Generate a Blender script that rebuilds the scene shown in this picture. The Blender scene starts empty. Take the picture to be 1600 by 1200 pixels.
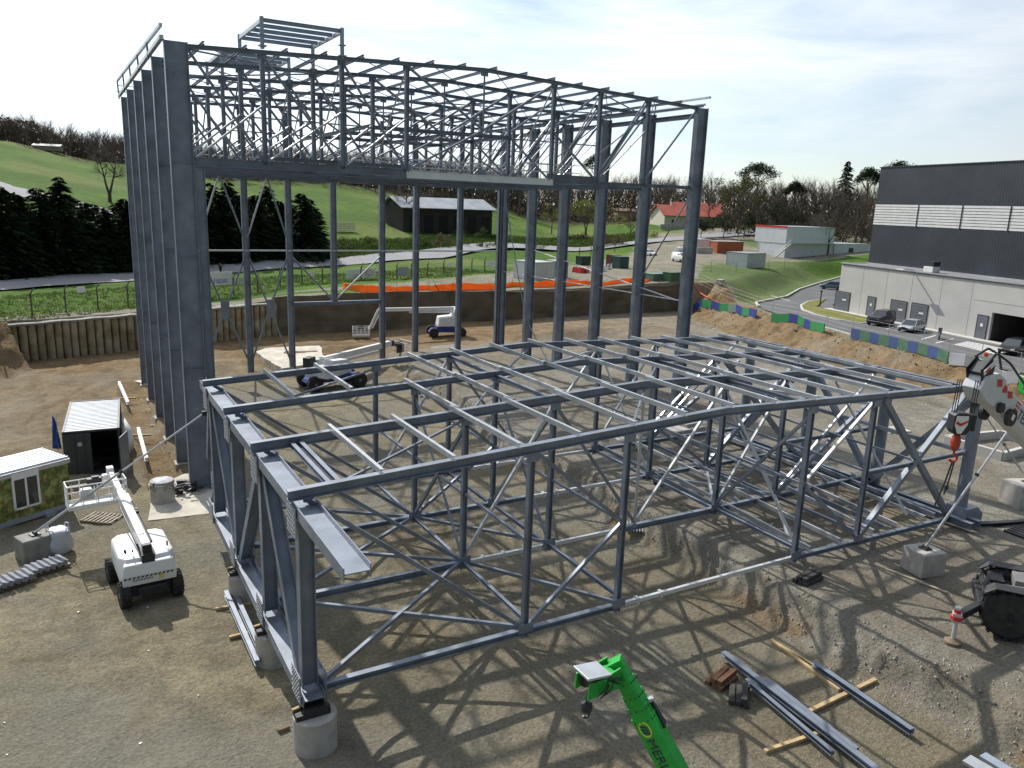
import bpy, bmesh, math, random
import numpy as np
from mathutils import Vector, Matrix, Euler
sc = bpy.context.scene
COL = sc.collection
R_ = math.radians
rnd = random.Random(7)

# ------------------------------------------------------------------ camera
CP = np.array([-5.2484, -21.4683, 14.6563])
CR = np.array([0.86875631, -0.49401197, 0.03485174])
CU = np.array([0.08086189, 0.21092638, 0.97415164])
CF = np.array([0.48859372, 0.84348221, -0.22319037])
FPX = 1223.93
cam = bpy.data.objects.new('camera', bpy.data.cameras.new('camera'))
COL.objects.link(cam); sc.camera = cam
cam.data.sensor_width = 36.0; cam.data.lens = 36.0*FPX/1600.0
cam.data.clip_start = 0.2; cam.data.clip_end = 6000
cam.matrix_world = Matrix(((CR[0],CU[0],-CF[0],CP[0]),(CR[1],CU[1],-CF[1],CP[1]),(CR[2],CU[2],-CF[2],CP[2]),(0,0,0,1)))

# ------------------------------------------------------------------ sky and sun
SUN_AZ, SUN_EL = -7.0, 41.0          # azimuth from +Y towards +X
world = bpy.data.worlds.new('World'); sc.world = world; world.use_nodes = True
nt = world.node_tree; nt.nodes.clear()
def N(t, typ, **kw):
    n = t.nodes.new(typ)
    for k, v in kw.items(): setattr(n, k, v)
    return n
wo = N(nt,'ShaderNodeOutputWorld'); bg = N(nt,'ShaderNodeBackground'); sky = N(nt,'ShaderNodeTexSky')
sky.sky_type = 'NISHITA'; sky.sun_disc = False
sky.sun_elevation = R_(SUN_EL); sky.sun_rotation = R_(SUN_AZ)
sky.air_density = 1.0; sky.dust_density = 0.25; sky.ozone_density = 1.6
tc = N(nt,'ShaderNodeTexCoord'); mp = N(nt,'ShaderNodeMapping'); mp.inputs['Scale'].default_value = (1.1,1.9,7.5)
mp.inputs['Rotation'].default_value = (0,0.08,0.5)
nz = N(nt,'ShaderNodeTexNoise'); nz.inputs['Scale'].default_value = 1.5; nz.inputs['Detail'].default_value = 7; nz.inputs['Roughness'].default_value = 0.58
nz.inputs['Distortion'].default_value = 0.4
cr = N(nt,'ShaderNodeMapRange'); cr.inputs['From Min'].default_value = 0.36; cr.inputs['From Max'].default_value = 0.66
cr.inputs['To Min'].default_value = 0.24; cr.inputs['To Max'].default_value = 0.95
# thin high cloud: it is brighter towards the sun
sd = N(nt,'ShaderNodeVectorMath', operation='DOT_PRODUCT')
sdir = Vector((math.sin(R_(SUN_AZ))*math.cos(R_(SUN_EL)), math.cos(R_(SUN_AZ))*math.cos(R_(SUN_EL)), math.sin(R_(SUN_EL))))
sd.inputs[1].default_value = sdir
pw = N(nt,'ShaderNodeMapRange'); pw.inputs['From Min'].default_value = -0.2; pw.inputs['From Max'].default_value = 1.0
pw.inputs['To Min'].default_value = 0.9; pw.inputs['To Max'].default_value = 14.0
cc = N(nt,'ShaderNodeVectorMath', operation='SCALE'); cc.inputs[0].default_value = (0.96,1.02,1.08)
mx = N(nt,'ShaderNodeMixRGB')
L = nt.links.new
L(tc.outputs['Generated'], mp.inputs[0]); L(mp.outputs[0], nz.inputs['Vector']); L(nz.outputs['Fac'], cr.inputs['Value'])
L(tc.outputs['Generated'], sd.inputs[0]); L(sd.outputs['Value'], pw.inputs['Value']); L(pw.outputs[0], cc.inputs['Scale'])
L(cr.outputs[0], mx.inputs['Fac']); L(sky.outputs[0], mx.inputs['Color1']); L(cc.outputs[0], mx.inputs['Color2'])
L(mx.outputs[0], bg.inputs['Color']); L(bg.outputs[0], wo.inputs['Surface'])
bg.inputs['Strength'].default_value = 0.115
sun = bpy.data.objects.new('sun', bpy.data.lights.new('sun','SUN')); COL.objects.link(sun)
sun.data.energy = 4.9; sun.data.angle = R_(0.55); sun.data.color = (1.0,0.95,0.87)
sun.rotation_euler = sdir.to_track_quat('Z','Y').to_euler()
sun.location = (0,60,80)
sc.view_settings.view_transform = 'Standard'; sc.view_settings.look = 'None'
sc.view_settings.exposure = 0.10; sc.view_settings.gamma = 1.0

# ------------------------------------------------------------------ helpers
def PXD(px, py): return CF + CR*(px-800)/FPX - CU*(py-600)/FPX
def G(px, py, z):                      # point of the horizontal plane z seen at a spot of the photo
    d = PXD(px,py); return CP + d*((z-CP[2])/d[2])
def YP(px, py, y):
    d = PXD(px,py); return CP + d*((y-CP[1])/d[1])
def XP(px, py, x):
    d = PXD(px,py); return CP + d*((x-CP[0])/d[0])
def PL(px, py, P, n):
    d = PXD(px,py); n = np.asarray(n); return CP + d*(((np.asarray(P)-CP)@n)/(d@n))

class MB:
    def __init__(s): s.V=[]; s.F=[]; s.M=[]; s.m=0
    def add(s, vs, fs):
        b=len(s.V); s.V += [tuple(map(float,v)) for v in vs]; s.F += [tuple(b+i for i in f) for f in fs]; s.M += [s.m]*len(fs); return s
    def box(s, cx,cy,cz, sx,sy,sz, rz=0.0, M=None):
        vs=[]
        for x in (-.5,.5):
            for y in (-.5,.5):
                for z in (-.5,.5): vs.append(Vector((x*sx,y*sy,z*sz)))
        if rz: q=Matrix.Rotation(rz,3,'Z'); vs=[q@v for v in vs]
        if M is not None: vs=[M@v for v in vs]
        vs=[v+Vector((cx,cy,cz)) for v in vs]
        return s.add(vs,[(0,1,3,2),(4,6,7,5),(0,4,5,1),(2,3,7,6),(0,2,6,4),(1,5,7,3)])
    def frame(s,p,q,up=(0,0,1)):
        p=Vector(p); q=Vector(q); d=(q-p); Ln=d.length; d=d/Ln; u=Vector(up)
        if abs(d.dot(u))>0.98: u=Vector((0,1,0)) if abs(d.y)<0.9 else Vector((1,0,0))
        r=d.cross(u).normalized(); u=r.cross(d).normalized(); return p,q,d,r,u
    def sweep(s,p,q,prof,up=(0,0,1),prof2=None):
        p,q,d,r,u=s.frame(p,q,up); n=len(prof); prof2=prof2 or prof
        vs=[p+r*a+u*b for a,b in prof]+[q+r*a+u*b for a,b in prof2]
        fs=[(i,(i+1)%n,n+(i+1)%n,n+i) for i in range(n)]
        fs+= [tuple(range(n-1,-1,-1)), tuple(range(n,2*n))]
        return s.add(vs,fs)
    def bar(s,p,q,w,h,up=(0,0,1)):
        a,b=w/2,h/2; return s.sweep(p,q,[(-a,-b),(a,-b),(a,b),(-a,b)],up)
    def ib(s,p,q,b,h,up=(0,0,1),tf=.03,tw=.02):       # rolled H section: flanges b wide at +-h/2 along up
        B,Hh,t=b/2,h/2,tw/2
        return s.sweep(p,q,[(-B,-Hh),(B,-Hh),(B,-Hh+tf),(t,-Hh+tf),(t,Hh-tf),(B,Hh-tf),(B,Hh),(-B,Hh),(-B,Hh-tf),(-t,Hh-tf),(-t,-Hh+tf),(-B,-Hh+tf)],up)
    def cc(s,p,q,b,h,up=(0,0,1),t=.012):             # C section
        B,Hh=b/2,h/2
        return s.sweep(p,q,[(-B,-Hh),(B,-Hh),(B,-Hh+t),(-B+t,-Hh+t),(-B+t,Hh-t),(B,Hh-t),(B,Hh),(-B,Hh)],up)
    def tube(s,p,q,r0,r1=None,n=8):
        r1=r0 if r1 is None else r1
        c=[(math.cos(2*math.pi*i/n),math.sin(2*math.pi*i/n)) for i in range(n)]
        return s.sweep(p,q,[(r0*a,r0*b) for a,b in c],(0,0,1),[(r1*a,r1*b) for a,b in c])
    def path(s,pts,r,n=6):
        for a,b in zip(pts[:-1],pts[1:]): s.tube(a,b,r,None,n)
        return s
    def lathe(s,c,prof,n=24,axis='Z'):
        vs=[];c=Vector(c)
        for r,z in prof:
            for i in range(n):
                a=2*math.pi*i/n; v=Vector((r*math.cos(a),r*math.sin(a),z))
                if axis=='X': v=Vector((v.z,v.x,v.y))
                if axis=='Y': v=Vector((v.x,v.z,v.y))
                vs.append(c+v)
        fs=[];m=len(prof)
        for k in range(m-1):
            for i in range(n):
                f=(k*n+i,k*n+(i+1)%n,(k+1)*n+(i+1)%n,(k+1)*n+i)
                fs.append(f if axis!='Y' else f[::-1])
        if prof[0][0]>1e-4: fs.append(tuple(range(n-1,-1,-1)))
        if prof[-1][0]>1e-4: fs.append(tuple((m-1)*n+i for i in range(n)))
        return s.add(vs,fs)
    def prism(s,pts,vec):
        n=len(pts); vec=Vector(vec); pts=[Vector(p) for p in pts]
        vs=pts+[p+vec for p in pts]
        fs=[(i,(i+1)%n,n+(i+1)%n,n+i) for i in range(n)]+[tuple(range(n-1,-1,-1)),tuple(range(n,2*n))]
        return s.add(vs,fs)
    def loft(s,secs,cap=True):
        n=len(secs[0]); vs=[v for sec in secs for v in sec]; fs=[]
        for k in range(len(secs)-1):
            for i in range(n): fs.append((k*n+i,k*n+(i+1)%n,(k+1)*n+(i+1)%n,(k+1)*n+i))
        if cap: fs+=[tuple(range(n-1,-1,-1)),tuple((len(secs)-1)*n+i for i in range(n))]
        return s.add(vs,fs)
    def bolts(s,c,u,v,nu,nv,du,dv,sz=.03):
        c=Vector(c);u=Vector(u);v=Vector(v);n=u.cross(v)
        for i in range(nu):
            for j in range(nv):
                p=c+u*(i-(nu-1)/2)*du+v*(j-(nv-1)/2)*dv
                s.add([p-u*sz-v*sz,p+u*sz-v*sz,p+u*sz+v*sz,p-u*sz+v*sz,p+n*sz*1.2,p-n*sz*1.2],[(0,1,4),(1,2,4),(2,3,4),(3,0,4),(1,0,5),(2,1,5),(3,2,5),(0,3,5)])
        return s
    def build(s,name,mat,parent=None,w=False,smooth=False,bevel=0,auto=None):
        me=bpy.data.meshes.new(name); vs=s.V
        if w and parent is not None:
            o=parent.location
            if parent.parent: o=o+parent.parent.location
            vs=[(a-o[0],b-o[1],c-o[2]) for a,b,c in vs]
        me.from_pydata(vs,[],s.F)
        mats=mat if isinstance(mat,(list,tuple)) else [mat]
        for m in mats: me.materials.append(m)
        if len(mats)>1: me.polygons.foreach_set('material_index',s.M)
        bm=bmesh.new(); bm.from_mesh(me); bmesh.ops.recalc_face_normals(bm,faces=bm.faces); bm.to_mesh(me); bm.free()
        if smooth:
            me.polygons.foreach_set('use_smooth',[True]*len(me.polygons))
            if smooth is not True: me.set_sharp_from_angle(angle=R_(smooth))
        ob=bpy.data.objects.new(name,me); COL.objects.link(ob)
        if parent is not None: ob.parent=parent
        if bevel:
            b=ob.modifiers.new('b','BEVEL'); b.width=bevel; b.segments=2; b.limit_method='ANGLE'; b.angle_limit=R_(40)
        return ob
def tag(o,label=None,cat=None,group=None,kind=None):
    if label: o['label']=label
    if cat: o['category']=cat
    if group: o['group']=group
    if kind: o['kind']=kind
    return o
def thing(name,label,cat,loc=(0,0,0),rz=0.0,group=None):
    o=bpy.data.objects.new(name,None); COL.objects.link(o); o.location=Vector(loc); o.rotation_euler=(0,0,rz)
    o.empty_display_size=0.3
    return tag(o,label,cat,group)
def copy_tree(o,parent=None):
    c=o.copy(); COL.objects.link(c)
    if parent is not None: c.parent=parent
    for ch in list(o.children): copy_tree(ch,c)
    return c
def dup(o,label,loc=None,rz=None):
    c=copy_tree(o); c['label']=label
    if loc is not None: c.location=Vector(loc)
    if rz is not None: c.rotation_euler=(0,0,rz)
    return c
def text(s,size,mat,parent,name,M,ext=.004):
    cu=bpy.data.curves.new(name,'FONT'); cu.body=s; cu.size=size; cu.extrude=ext; cu.align_x='LEFT'; cu.align_y='CENTER'
    tmp=bpy.data.objects.new('t',cu); COL.objects.link(tmp)
    dg=bpy.context.evaluated_depsgraph_get(); dg.update()
    me=bpy.data.meshes.new_from_object(tmp.evaluated_get(dg)); COL.objects.unlink(tmp); bpy.data.objects.remove(tmp)
    me.materials.clear(); me.materials.append(mat); me.transform(M)
    o=bpy.data.objects.new(name,me); COL.objects.link(o); o.parent=parent; return o

# ------------------------------------------------------------------ materials
def pm(name,col,rough=.6,metal=0.0,var=.18,scale=3.0,bump=0.0,bscale=20.0,spec=.5,coord='Object',col2=None,detail=6):
    m=bpy.data.materials.new(name); m.use_nodes=True; t=m.node_tree; b=t.nodes['Principled BSDF']
    b.inputs['Roughness'].default_value=rough; b.inputs['Metallic'].default_value=metal
    b.inputs['Specular IOR Level'].default_value=spec
    c=N(t,'ShaderNodeTexCoord'); n=N(t,'ShaderNodeTexNoise'); n.inputs['Scale'].default_value=scale; n.inputs['Detail'].default_value=detail
    wp=N(t,'ShaderNodeNewGeometry').outputs['Position'] if coord=='World' else c.outputs[coord]
    t.links.new(wp,n.inputs['Vector'])
    mix=N(t,'ShaderNodeMixRGB'); mr=N(t,'ShaderNodeMapRange'); mr.inputs['From Min'].default_value=.3; mr.inputs['From Max'].default_value=.7
    t.links.new(n.outputs['Fac'],mr.inputs['Value']); t.links.new(mr.outputs[0],mix.inputs['Fac'])
    c1=col; c2=col2 or tuple(min(1,x*(1+var)) for x in col); c1=tuple(x*(1-var) for x in col) if col2 is None else col
    mix.inputs['Color1'].default_value=(*c1,1); mix.inputs['Color2'].default_value=(*c2,1)
    t.links.new(mix.outputs[0],b.inputs['Base Color'])
    if bump:
        n2=N(t,'ShaderNodeTexNoise'); n2.inputs['Scale'].default_value=bscale; n2.inputs['Detail'].default_value=4
        bp=N(t,'ShaderNodeBump'); bp.inputs['Strength'].default_value=bump; bp.inputs['Distance'].default_value=.05
        t.links.new(wp,n2.inputs['Vector']); t.links.new(n2.outputs['Fac'],bp.inputs['Height']); t.links.new(bp.outputs[0],b.inputs['Normal'])
    return m
def stripes(name,ca,cb,scale,axis='X',rough=.5,metal=0.0,duty=.5,bump=.0,coord='Object'):
    m=pm(name,ca,rough,metal); t=m.node_tree; b=t.nodes['Principled BSDF']
    c=N(t,'ShaderNodeTexCoord'); sx=N(t,'ShaderNodeSeparateXYZ'); t.links.new(c.outputs[coord],sx.inputs[0])
    mu=N(t,'ShaderNodeMath',operation='MULTIPLY'); mu.inputs[1].default_value=scale; t.links.new(sx.outputs[axis],mu.inputs[0])
    fr=N(t,'ShaderNodeMath',operation='FRACT'); t.links.new(mu.outputs[0],fr.inputs[0])
    gt=N(t,'ShaderNodeMath',operation='GREATER_THAN'); gt.inputs[1].default_value=duty; t.links.new(fr.outputs[0],gt.inputs[0])
    mix=N(t,'ShaderNodeMixRGB'); mix.inputs['Color1'].default_value=(*ca,1); mix.inputs['Color2'].default_value=(*cb,1)
    t.links.new(gt.outputs[0],mix.inputs['Fac'])
    nn=N(t,'ShaderNodeTexNoise'); nn.inputs['Scale'].default_value=.35; nn.inputs['Detail'].default_value=6; t.links.new(c.outputs[coord],nn.inputs['Vector'])
    m2=N(t,'ShaderNodeMapRange'); m2.inputs['From Min'].default_value=.3; m2.inputs['From Max'].default_value=.7; m2.inputs['To Min'].default_value=.78; m2.inputs['To Max'].default_value=1.2; t.links.new(nn.outputs['Fac'],m2.inputs['Value'])
    sc3=N(t,'ShaderNodeVectorMath',operation='SCALE'); t.links.new(mix.outputs[0],sc3.inputs[0]); t.links.new(m2.outputs[0],sc3.inputs['Scale']); t.links.new(sc3.outputs[0],b.inputs['Base Color'])
    return m
MT={}
MT['steel']=pm('grey primed steel',(.200,.230,.282),.42,.3,.24,1.1,.05,40)
MT['steel_dark']=pm('dark painted steel',(.168,.194,.236),.45,.3,.24,.9)
MT['galv']=pm('galvanised steel',(.50,.52,.54),.38,.55,.12,2.5)
MT['silver']=pm('silver tube steel',(.66,.68,.70),.35,.45,.08,1.5)
MT['rail']=pm('pale handrail',(.55,.56,.56),.45,.3,.08,2)
MT['blue_galv']=pm('blue grey galvanised',(.33,.38,.45),.45,.3,.1,2)
MT['conc']=pm('concrete',(.40,.38,.35),.85,0,.16,2.2,.12,25,.2)
MT['conc_pale']=pm('pale concrete',(.50,.465,.395),.85,0,.22,.9,.15,14,.2)
MT['conc_wall']=pm('precast concrete',(.47,.46,.44),.8,0,.07,.35,.03,12,.25)
MT['black']=pm('black rubber',(.034,.033,.031),.8,0,.35,5,.2,30,.3)
MT['dark']=pm('dark metal',(.035,.036,.04),.5,.3,.2,4)
MT['white']=pm('white paint',(.80,.80,.79),.32,0,.03,1.2)
MT['white_dirty']=pm('dusty white',(.66,.66,.65),.5,0,.08,1.5)
MT['blue']=pm('deep blue paint',(.03,.06,.25),.4,0,.15,2)
MT['green']=pm('bright green paint',(.010,.33,.035),.38,0,.16,3.5)
MT['green2']=pm('bright green paint dusty',(.02,.36,.05),.5,0,.12,2.5)
MT['red']=pm('red paint',(.55,.03,.03),.45,0,.1,2)
MT['orange']=pm('orange red plastic',(.62,.09,.02),.6,0,.18,3)
MT['orange_paint']=pm('rusty orange container paint',(.42,.12,.055),.65,0,.2,1)
MT['yellow']=pm('yellow paint',(.75,.55,.03),.5,0,.1,2)
MT['wood']=pm('sawn timber',(.46,.34,.19),.8,0,.2,4,.1,30,.2)
MT['wood_old']=pm('weathered timber',(.20,.15,.105),.85,0,.25,4,.15,30,.2)
MT['wood_grey']=pm('grey pallet wood',(.36,.32,.26),.85,0,.2,4,.1,30,.2)
MT['glass']=pm('dark window glass',(.03,.035,.042),.08,0,.1,1,0,20,.8)
MT['tarp']=pm('woven white bag',(.55,.57,.62),.7,0,.12,4,.2,14)
MT['paving']=pm('grey kerb stones',(.27,.28,.31),.8,0,.15,3,.05,20,.2)
MT['sign']=pm('white sign board',(.72,.72,.72),.5,0,.05,2)
MT['sign_red']=pm('red print',(.6,.06,.06),.5,0,.05,2)
MT['ink']=pm('dark print',(.03,.03,.06),.5,0,.05,2)
MT['ink_blue']=pm('blue print',(.10,.16,.45),.5,0,.05,2)
MT['skin']=pm('skin',(.45,.27,.19),.6,0,.08,4)
MT['post']=pm('concrete fence post',(.10,.095,.085),.85,0,.2,3)
MT['wire']=pm('galvanised wire',(.20,.21,.21),.5,.4,.1,3)
# ------------------------------------------------------------------ terrain
def vnoise(x,y,seed=0):
    x=np.asarray(x,float);y=np.asarray(y,float); xi=np.floor(x).astype(np.int64); yi=np.floor(y).astype(np.int64); fx=x-xi; fy=y-yi
    fx=fx*fx*(3-2*fx); fy=fy*fy*(3-2*fy)
    def h(a,b):
        n=(a*374761393+b*668265263+seed*1442695041)&0x7fffffff; n=((n^(n>>13))*1274126177)&0x7fffffff
        return ((n^(n>>16))&0xffff)/65535.0
    return (h(xi,yi)*(1-fx)+h(xi+1,yi)*fx)*(1-fy)+(h(xi,yi+1)*(1-fx)+h(xi+1,yi+1)*fx)*fy
def fbm(x,y,seed=0,o=4):
    s=0;a=.5
    for k in range(o): s=s+a*vnoise(x*2**k,y*2**k,seed+k); a*=.5
    return s
def sst(a,b,x):
    t=np.clip((x-a)/(b-a),0,1); return t*t*(3-2*t)
PROF={-60:[(80,3),(120,4),(190,16),(280,30)],-20:[(80,3),(120,4),(190,18),(280,31)],-3:[(110,3),(120,3.4),(185,14.5),(275,27.6)],3.4:[(122,3),(130,3.4),(190,13.4),(275,22.8)],
 10:[(131,3),(140,3.6),(290,20.5)],16:[(150,3),(160,4),(280,20)],25:[(168,3),(178,4.4),(210,7),(300,18.5)],34:[(95,3),(210,3.1),(235,5),(330,13.5)],43:[(100,3),(195,5.2),(215,6.2),(262,10.2),(310,13)],
 50:[(100,3),(150,3.7),(205,4.2),(255,9),(310,12.5)],62:[(80,1.5),(150,3),(220,5),(350,12)],100:[(80,1.5),(150,3),(220,5),(350,12)]}
AZK=sorted(PROF)
def prof(x,y):
    dx=x-CP[0]; dy=y-CP[1]; d=np.hypot(dx,dy); az=np.degrees(np.arctan2(dx,dy)); az=np.clip(az,AZK[0],AZK[-1])
    tab=np.stack([np.interp(d,[p[0] for p in PROF[k]],[p[1] for p in PROF[k]]) for k in AZK])
    idx=np.clip(np.searchsorted(AZK,az)-1,0,len(AZK)-2); K=np.array(AZK,float); t=(az-K[idx])/(K[idx+1]-K[idx]); t=np.clip(t,0,1)
    t=t*t*(3-2*t)
    fl=tab.reshape(len(AZK),-1); ii=idx.ravel(); jj=np.arange(ii.size)
    return (fl[ii,jj]*(1-t.ravel())+fl[ii+1,jj]*t.ravel()).reshape(d.shape)
PIT=[(-90,55),(-22,60),(-10.2,65.2),(16,72.6),(80.5,74.3),(86,71.5),(80.3,58),(76.3,51),(73.6,41),(72,36),(68.5,22.6),(67.7,12),(66,-40),(66,-160),(-90,-160)]
PW=[7,7,.25,.25,3,6,5.5,5,5,5,5,5,6,6,6]
def pit_sd(x,y):
    best=np.full(x.shape,1e9); w=np.full(x.shape,5.0); ins=np.zeros(x.shape,bool); n=len(PIT)
    for i in range(n):
        (x0,y0),(x1,y1)=PIT[i],PIT[(i+1)%n]; ex,ey=x1-x0,y1-y0; t=np.clip(((x-x0)*ex+(y-y0)*ey)/(ex*ex+ey*ey),0,1)
        d=np.hypot(x-x0-t*ex,y-y0-t*ey); u=d<best; best=np.where(u,d,best); w=np.where(u,PW[i],w)
        c=((y0>y)!=(y1>y)); ins^= c&(x<(x1-x0)*(y-y0)/((y1-y0) if y1!=y0 else 1e-9)+x0)
    return np.where(ins,best,-best),w
WA=np.array([90.7,52.4]); WD=np.array([-.2355,-.9719]); WN=np.array([.9719,-.2355])     # hall front wall: start, direction towards the viewer, inward normal
def poly_in(x,y,P):
    ins=np.zeros(x.shape,bool); n=len(P)
    for i in range(n):
        (x0,y0),(x1,y1)=P[i],P[(i+1)%n]
        c=((y0>y)!=(y1>y)); ins^= c&(x<(x1-x0)*(y-y0)/((y1-y0) if y1!=y0 else 1e-9)+x0)
    return ins
def park_mask(x,y):
    s=(x-WA[0])*WD[0]+(y-WA[1])*WD[1]; n=(x-WA[0])*WN[0]+(y-WA[1])*WN[1]
    m=sst(-14,-9,s)*sst(-30,-24,n)*(1-sst(52,60,n))
    # access road leaving behind the hall corner
    ax,ay=95.,62.; bx,by=150.,92.; t=np.clip(((x-ax)*(bx-ax)+(y-ay)*(by-ay))/((bx-ax)**2+(by-ay)**2),0,1)
    dd=np.hypot(x-ax-t*(bx-ax),y-ay-t*(by-ay)); return np.maximum(m,1-sst(7,13,dd))
def toe(y): return 19.4+.25*np.sin(y*.5)+np.where(y>24,np.clip((y-24)/14,0,1)*2.4,0)+np.where(y>45,(y-45)*.2,0)
TRK=[[(-11,-4),(-6,2),(-2.4,9),(-3.2,20),(-6,40),(-7,62)],[(-14,6),(-8,8),(-3,6),(1,-3),(4,-14)],[(-9,30),(-7,45),(0,60),(14,66),(40,66),(62,60)],[(12,-14),(11,-4),(12,12),(11,30),(13,48),(22,60)],[(26,-14),(25,5),(27,25),(33,45),(45,62)],[(40,-10),(38,10),(40,30),(52,52),(66,58)],[(58,-10),(57,12),(60,34),(66,52)]]
def track(x,y):
    m=np.zeros(np.shape(x))
    for L in TRK:
        best=np.full(np.shape(x),1e9)
        for (x0,y0),(x1,y1) in zip(L[:-1],L[1:]):
            ex,ey=x1-x0,y1-y0; t=np.clip(((x-x0)*ex+(y-y0)*ey)/(ex*ex+ey*ey),0,1); best=np.minimum(best,np.hypot(x-x0-t*ex,y-y0-t*ey))
        best=best+(vnoise(x*.35,y*.35,55)-.5)*.7
        m=np.maximum(m,np.maximum(np.exp(-((best-1.05)/.26)**2),.6*np.exp(-((best-2.9)/.24)**2)))
    return m*np.clip(vnoise(x*.3,y*.3,57)*1.8-.3,0,1)
def H(x,y,detail=True):
    x=np.asarray(x,float); y=np.asarray(y,float)
    out=prof(x,y); sd,w=pit_sd(x,y)
    pk=park_mask(x,y); near=1-sst(120,180,np.hypot(x-60,y-20))
    out=out*(1-pk)+1.45*pk
    # ledge behind the sheet piles lies lower
    lf=(1-sst(12,20,x))*(1-sst(66+.28*(x+9)+6,66+.28*(x+9)+11,y))*sst(40,60,y); out=out*(1-lf)+2.35*lf
    n1=fbm(x*.9,y*.9,3); n2=fbm(x*.22,y*.22,9); n3=fbm(x*2.6,y*2.6,21,3)
    e=toe(y)+(n1-.5)*.7+(n2-.5)*.8; wd=1.25+n2*.6
    k=sst(0,1,(x-e)/wd)
    gul=k*(1-k)*4
    up=-.7-.25*sst(30,60,y); lo=-1.9+.5*sst(50,64,y)
    fl=lo*(1-k)+up*k
    fade=sst(52,62,y)*(1-sst(30,40,x)); fl=fl*(1-fade)+(-1.45)*fade
    n4=fbm(x*5.2,y*5.2,91,2); fl=fl+gul*(n3-.5)*.55+gul*(n1-.5)*.3+gul*(n4-.4)*.34
    fl=fl+(n2-.5)*.16+(n1-.5)*.06
    if detail:
        bk=sst(16,30,y)*(1-sst(-1,6,x)); fl=fl+(n3-.5)*(.05+.16*bk)+(n1-.5)*.25*bk-track(x,y)*.06
    # excavated strip along the left columns, and broken ground at the far right
    tr=sst(-2.0,-1.3,x)*(1-sst(-.1,.3,x))*sst(22,27,y)*(1-sst(50,55,y)); fl=fl-tr*(.25+.45*n1+.5*(n3-.5))
    hole=np.exp(-(((x-.2)/1.7)**2+((y-27.2)/1.5)**2)); fl=fl-.5*hole
    ex=sst(40,46,x)*(1-sst(62,68,x))*sst(36,42,y)*(1-sst(58,64,y)); fl=fl+ex*(vnoise(x*.25+y*.05,y*.22,40)-.5)*2.0
    rr=sst(3,7,x)*(1-sst(22,27,x))*sst(49,53,y)*(1-sst(64,68,y)); fl=fl+rr*(vnoise(x*.4,y*.4,44)-.62)*.9
    mound=np.exp(-(((x-24.5)/4.0)**2+((y-51)/3.2)**2))*.55; fl=fl+mound
    p=sst(0,1,sd/w+ (n1-.5)*.35*(w>1))
    p=np.where(sd>0,p,0)
    rough=(w>1)*(p*(1-p)*4)*(n3-.5)*.5*(sd>0)
    return out*(1-p)+fl*p+rough+ (1-p)*(n2-.5)*.25*(1-pk)
def H1(x,y): return float(H(np.array([[x]]),np.array([[y]]))[0,0])
def TR(px,py,dmin=20,dmax=500):        # where a sight line meets the terrain
    d=PXD(px,py); h=np.hypot(d[0],d[1]); t=np.arange(dmin,dmax,.5)/h
    P=CP[None]+t[:,None]*d[None]; below=P[:,2]<H(P[:,0][None],P[:,1][None])[0]
    i=int(np.argmax(below)) if below.any() else len(t)-1
    return Vector((P[i,0],P[i,1],H1(P[i,0],P[i,1])))
def TD(px,dist):                       # terrain point at a given distance along a bearing
    d=PXD(px,320); d=d[:2]/np.hypot(d[0],d[1]); x,y=CP[0]+d[0]*dist,CP[1]+d[1]*dist
    return Vector((x,y,H1(x,y)))
def axis(segs):
    a=[]
    for lo,hi,st in segs: a+=list(np.arange(lo,hi-1e-6,st))
    return np.array(a+[segs[-1][1]])
def geo(lo,hi,s0,g):
    a=[];x=lo;s=s0
    while x<hi: a.append(x); x+=s; s*=g
    return np.array(a)
xs=np.concatenate([-geo(26,1500,.9,1.13)[::-1],axis([(-25,-10,.5),(-10,17,.27),(17,27,.14),(27,34,.3),(34,95,.5)]),95+geo(.6,1500,.8,1.075)])
ys=np.concatenate([-14-geo(.5,300,.7,1.2)[::-1],axis([(-14,20,.2),(20,34,.28),(34,63,.4),(63,78,.2),(78,90,.5)]),90+geo(.6,1600,.7,1.065)])
GX,GY=np.meshgrid(xs,ys); GZ=H(GX,GY)
def grid_mesh(name,X,Y,Z,mat):
    ny,nx=X.shape; v=np.stack([X,Y,Z],-1).reshape(-1,3); i=np.arange(nx*ny).reshape(ny,nx)
    f=np.stack([i[:-1,:-1],i[:-1,1:],i[1:,1:],i[1:,:-1]],-1).reshape(-1,4)
    me=bpy.data.meshes.new(name); me.vertices.add(len(v)); me.vertices.foreach_set('co',v.ravel())
    me.loops.add(f.size); me.loops.foreach_set('vertex_index',f.ravel().astype(np.int32))
    me.polygons.add(len(f)); me.polygons.foreach_set('loop_start',np.arange(0,f.size,4,dtype=np.int32)); me.polygons.foreach_set('loop_total',np.full(len(f),4,np.int32))
    me.polygons.foreach_set('use_smooth',[True]*len(f)); me.update(); me.materials.append(mat)
    o=bpy.data.objects.new(name,me); COL.objects.link(o); return o
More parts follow.
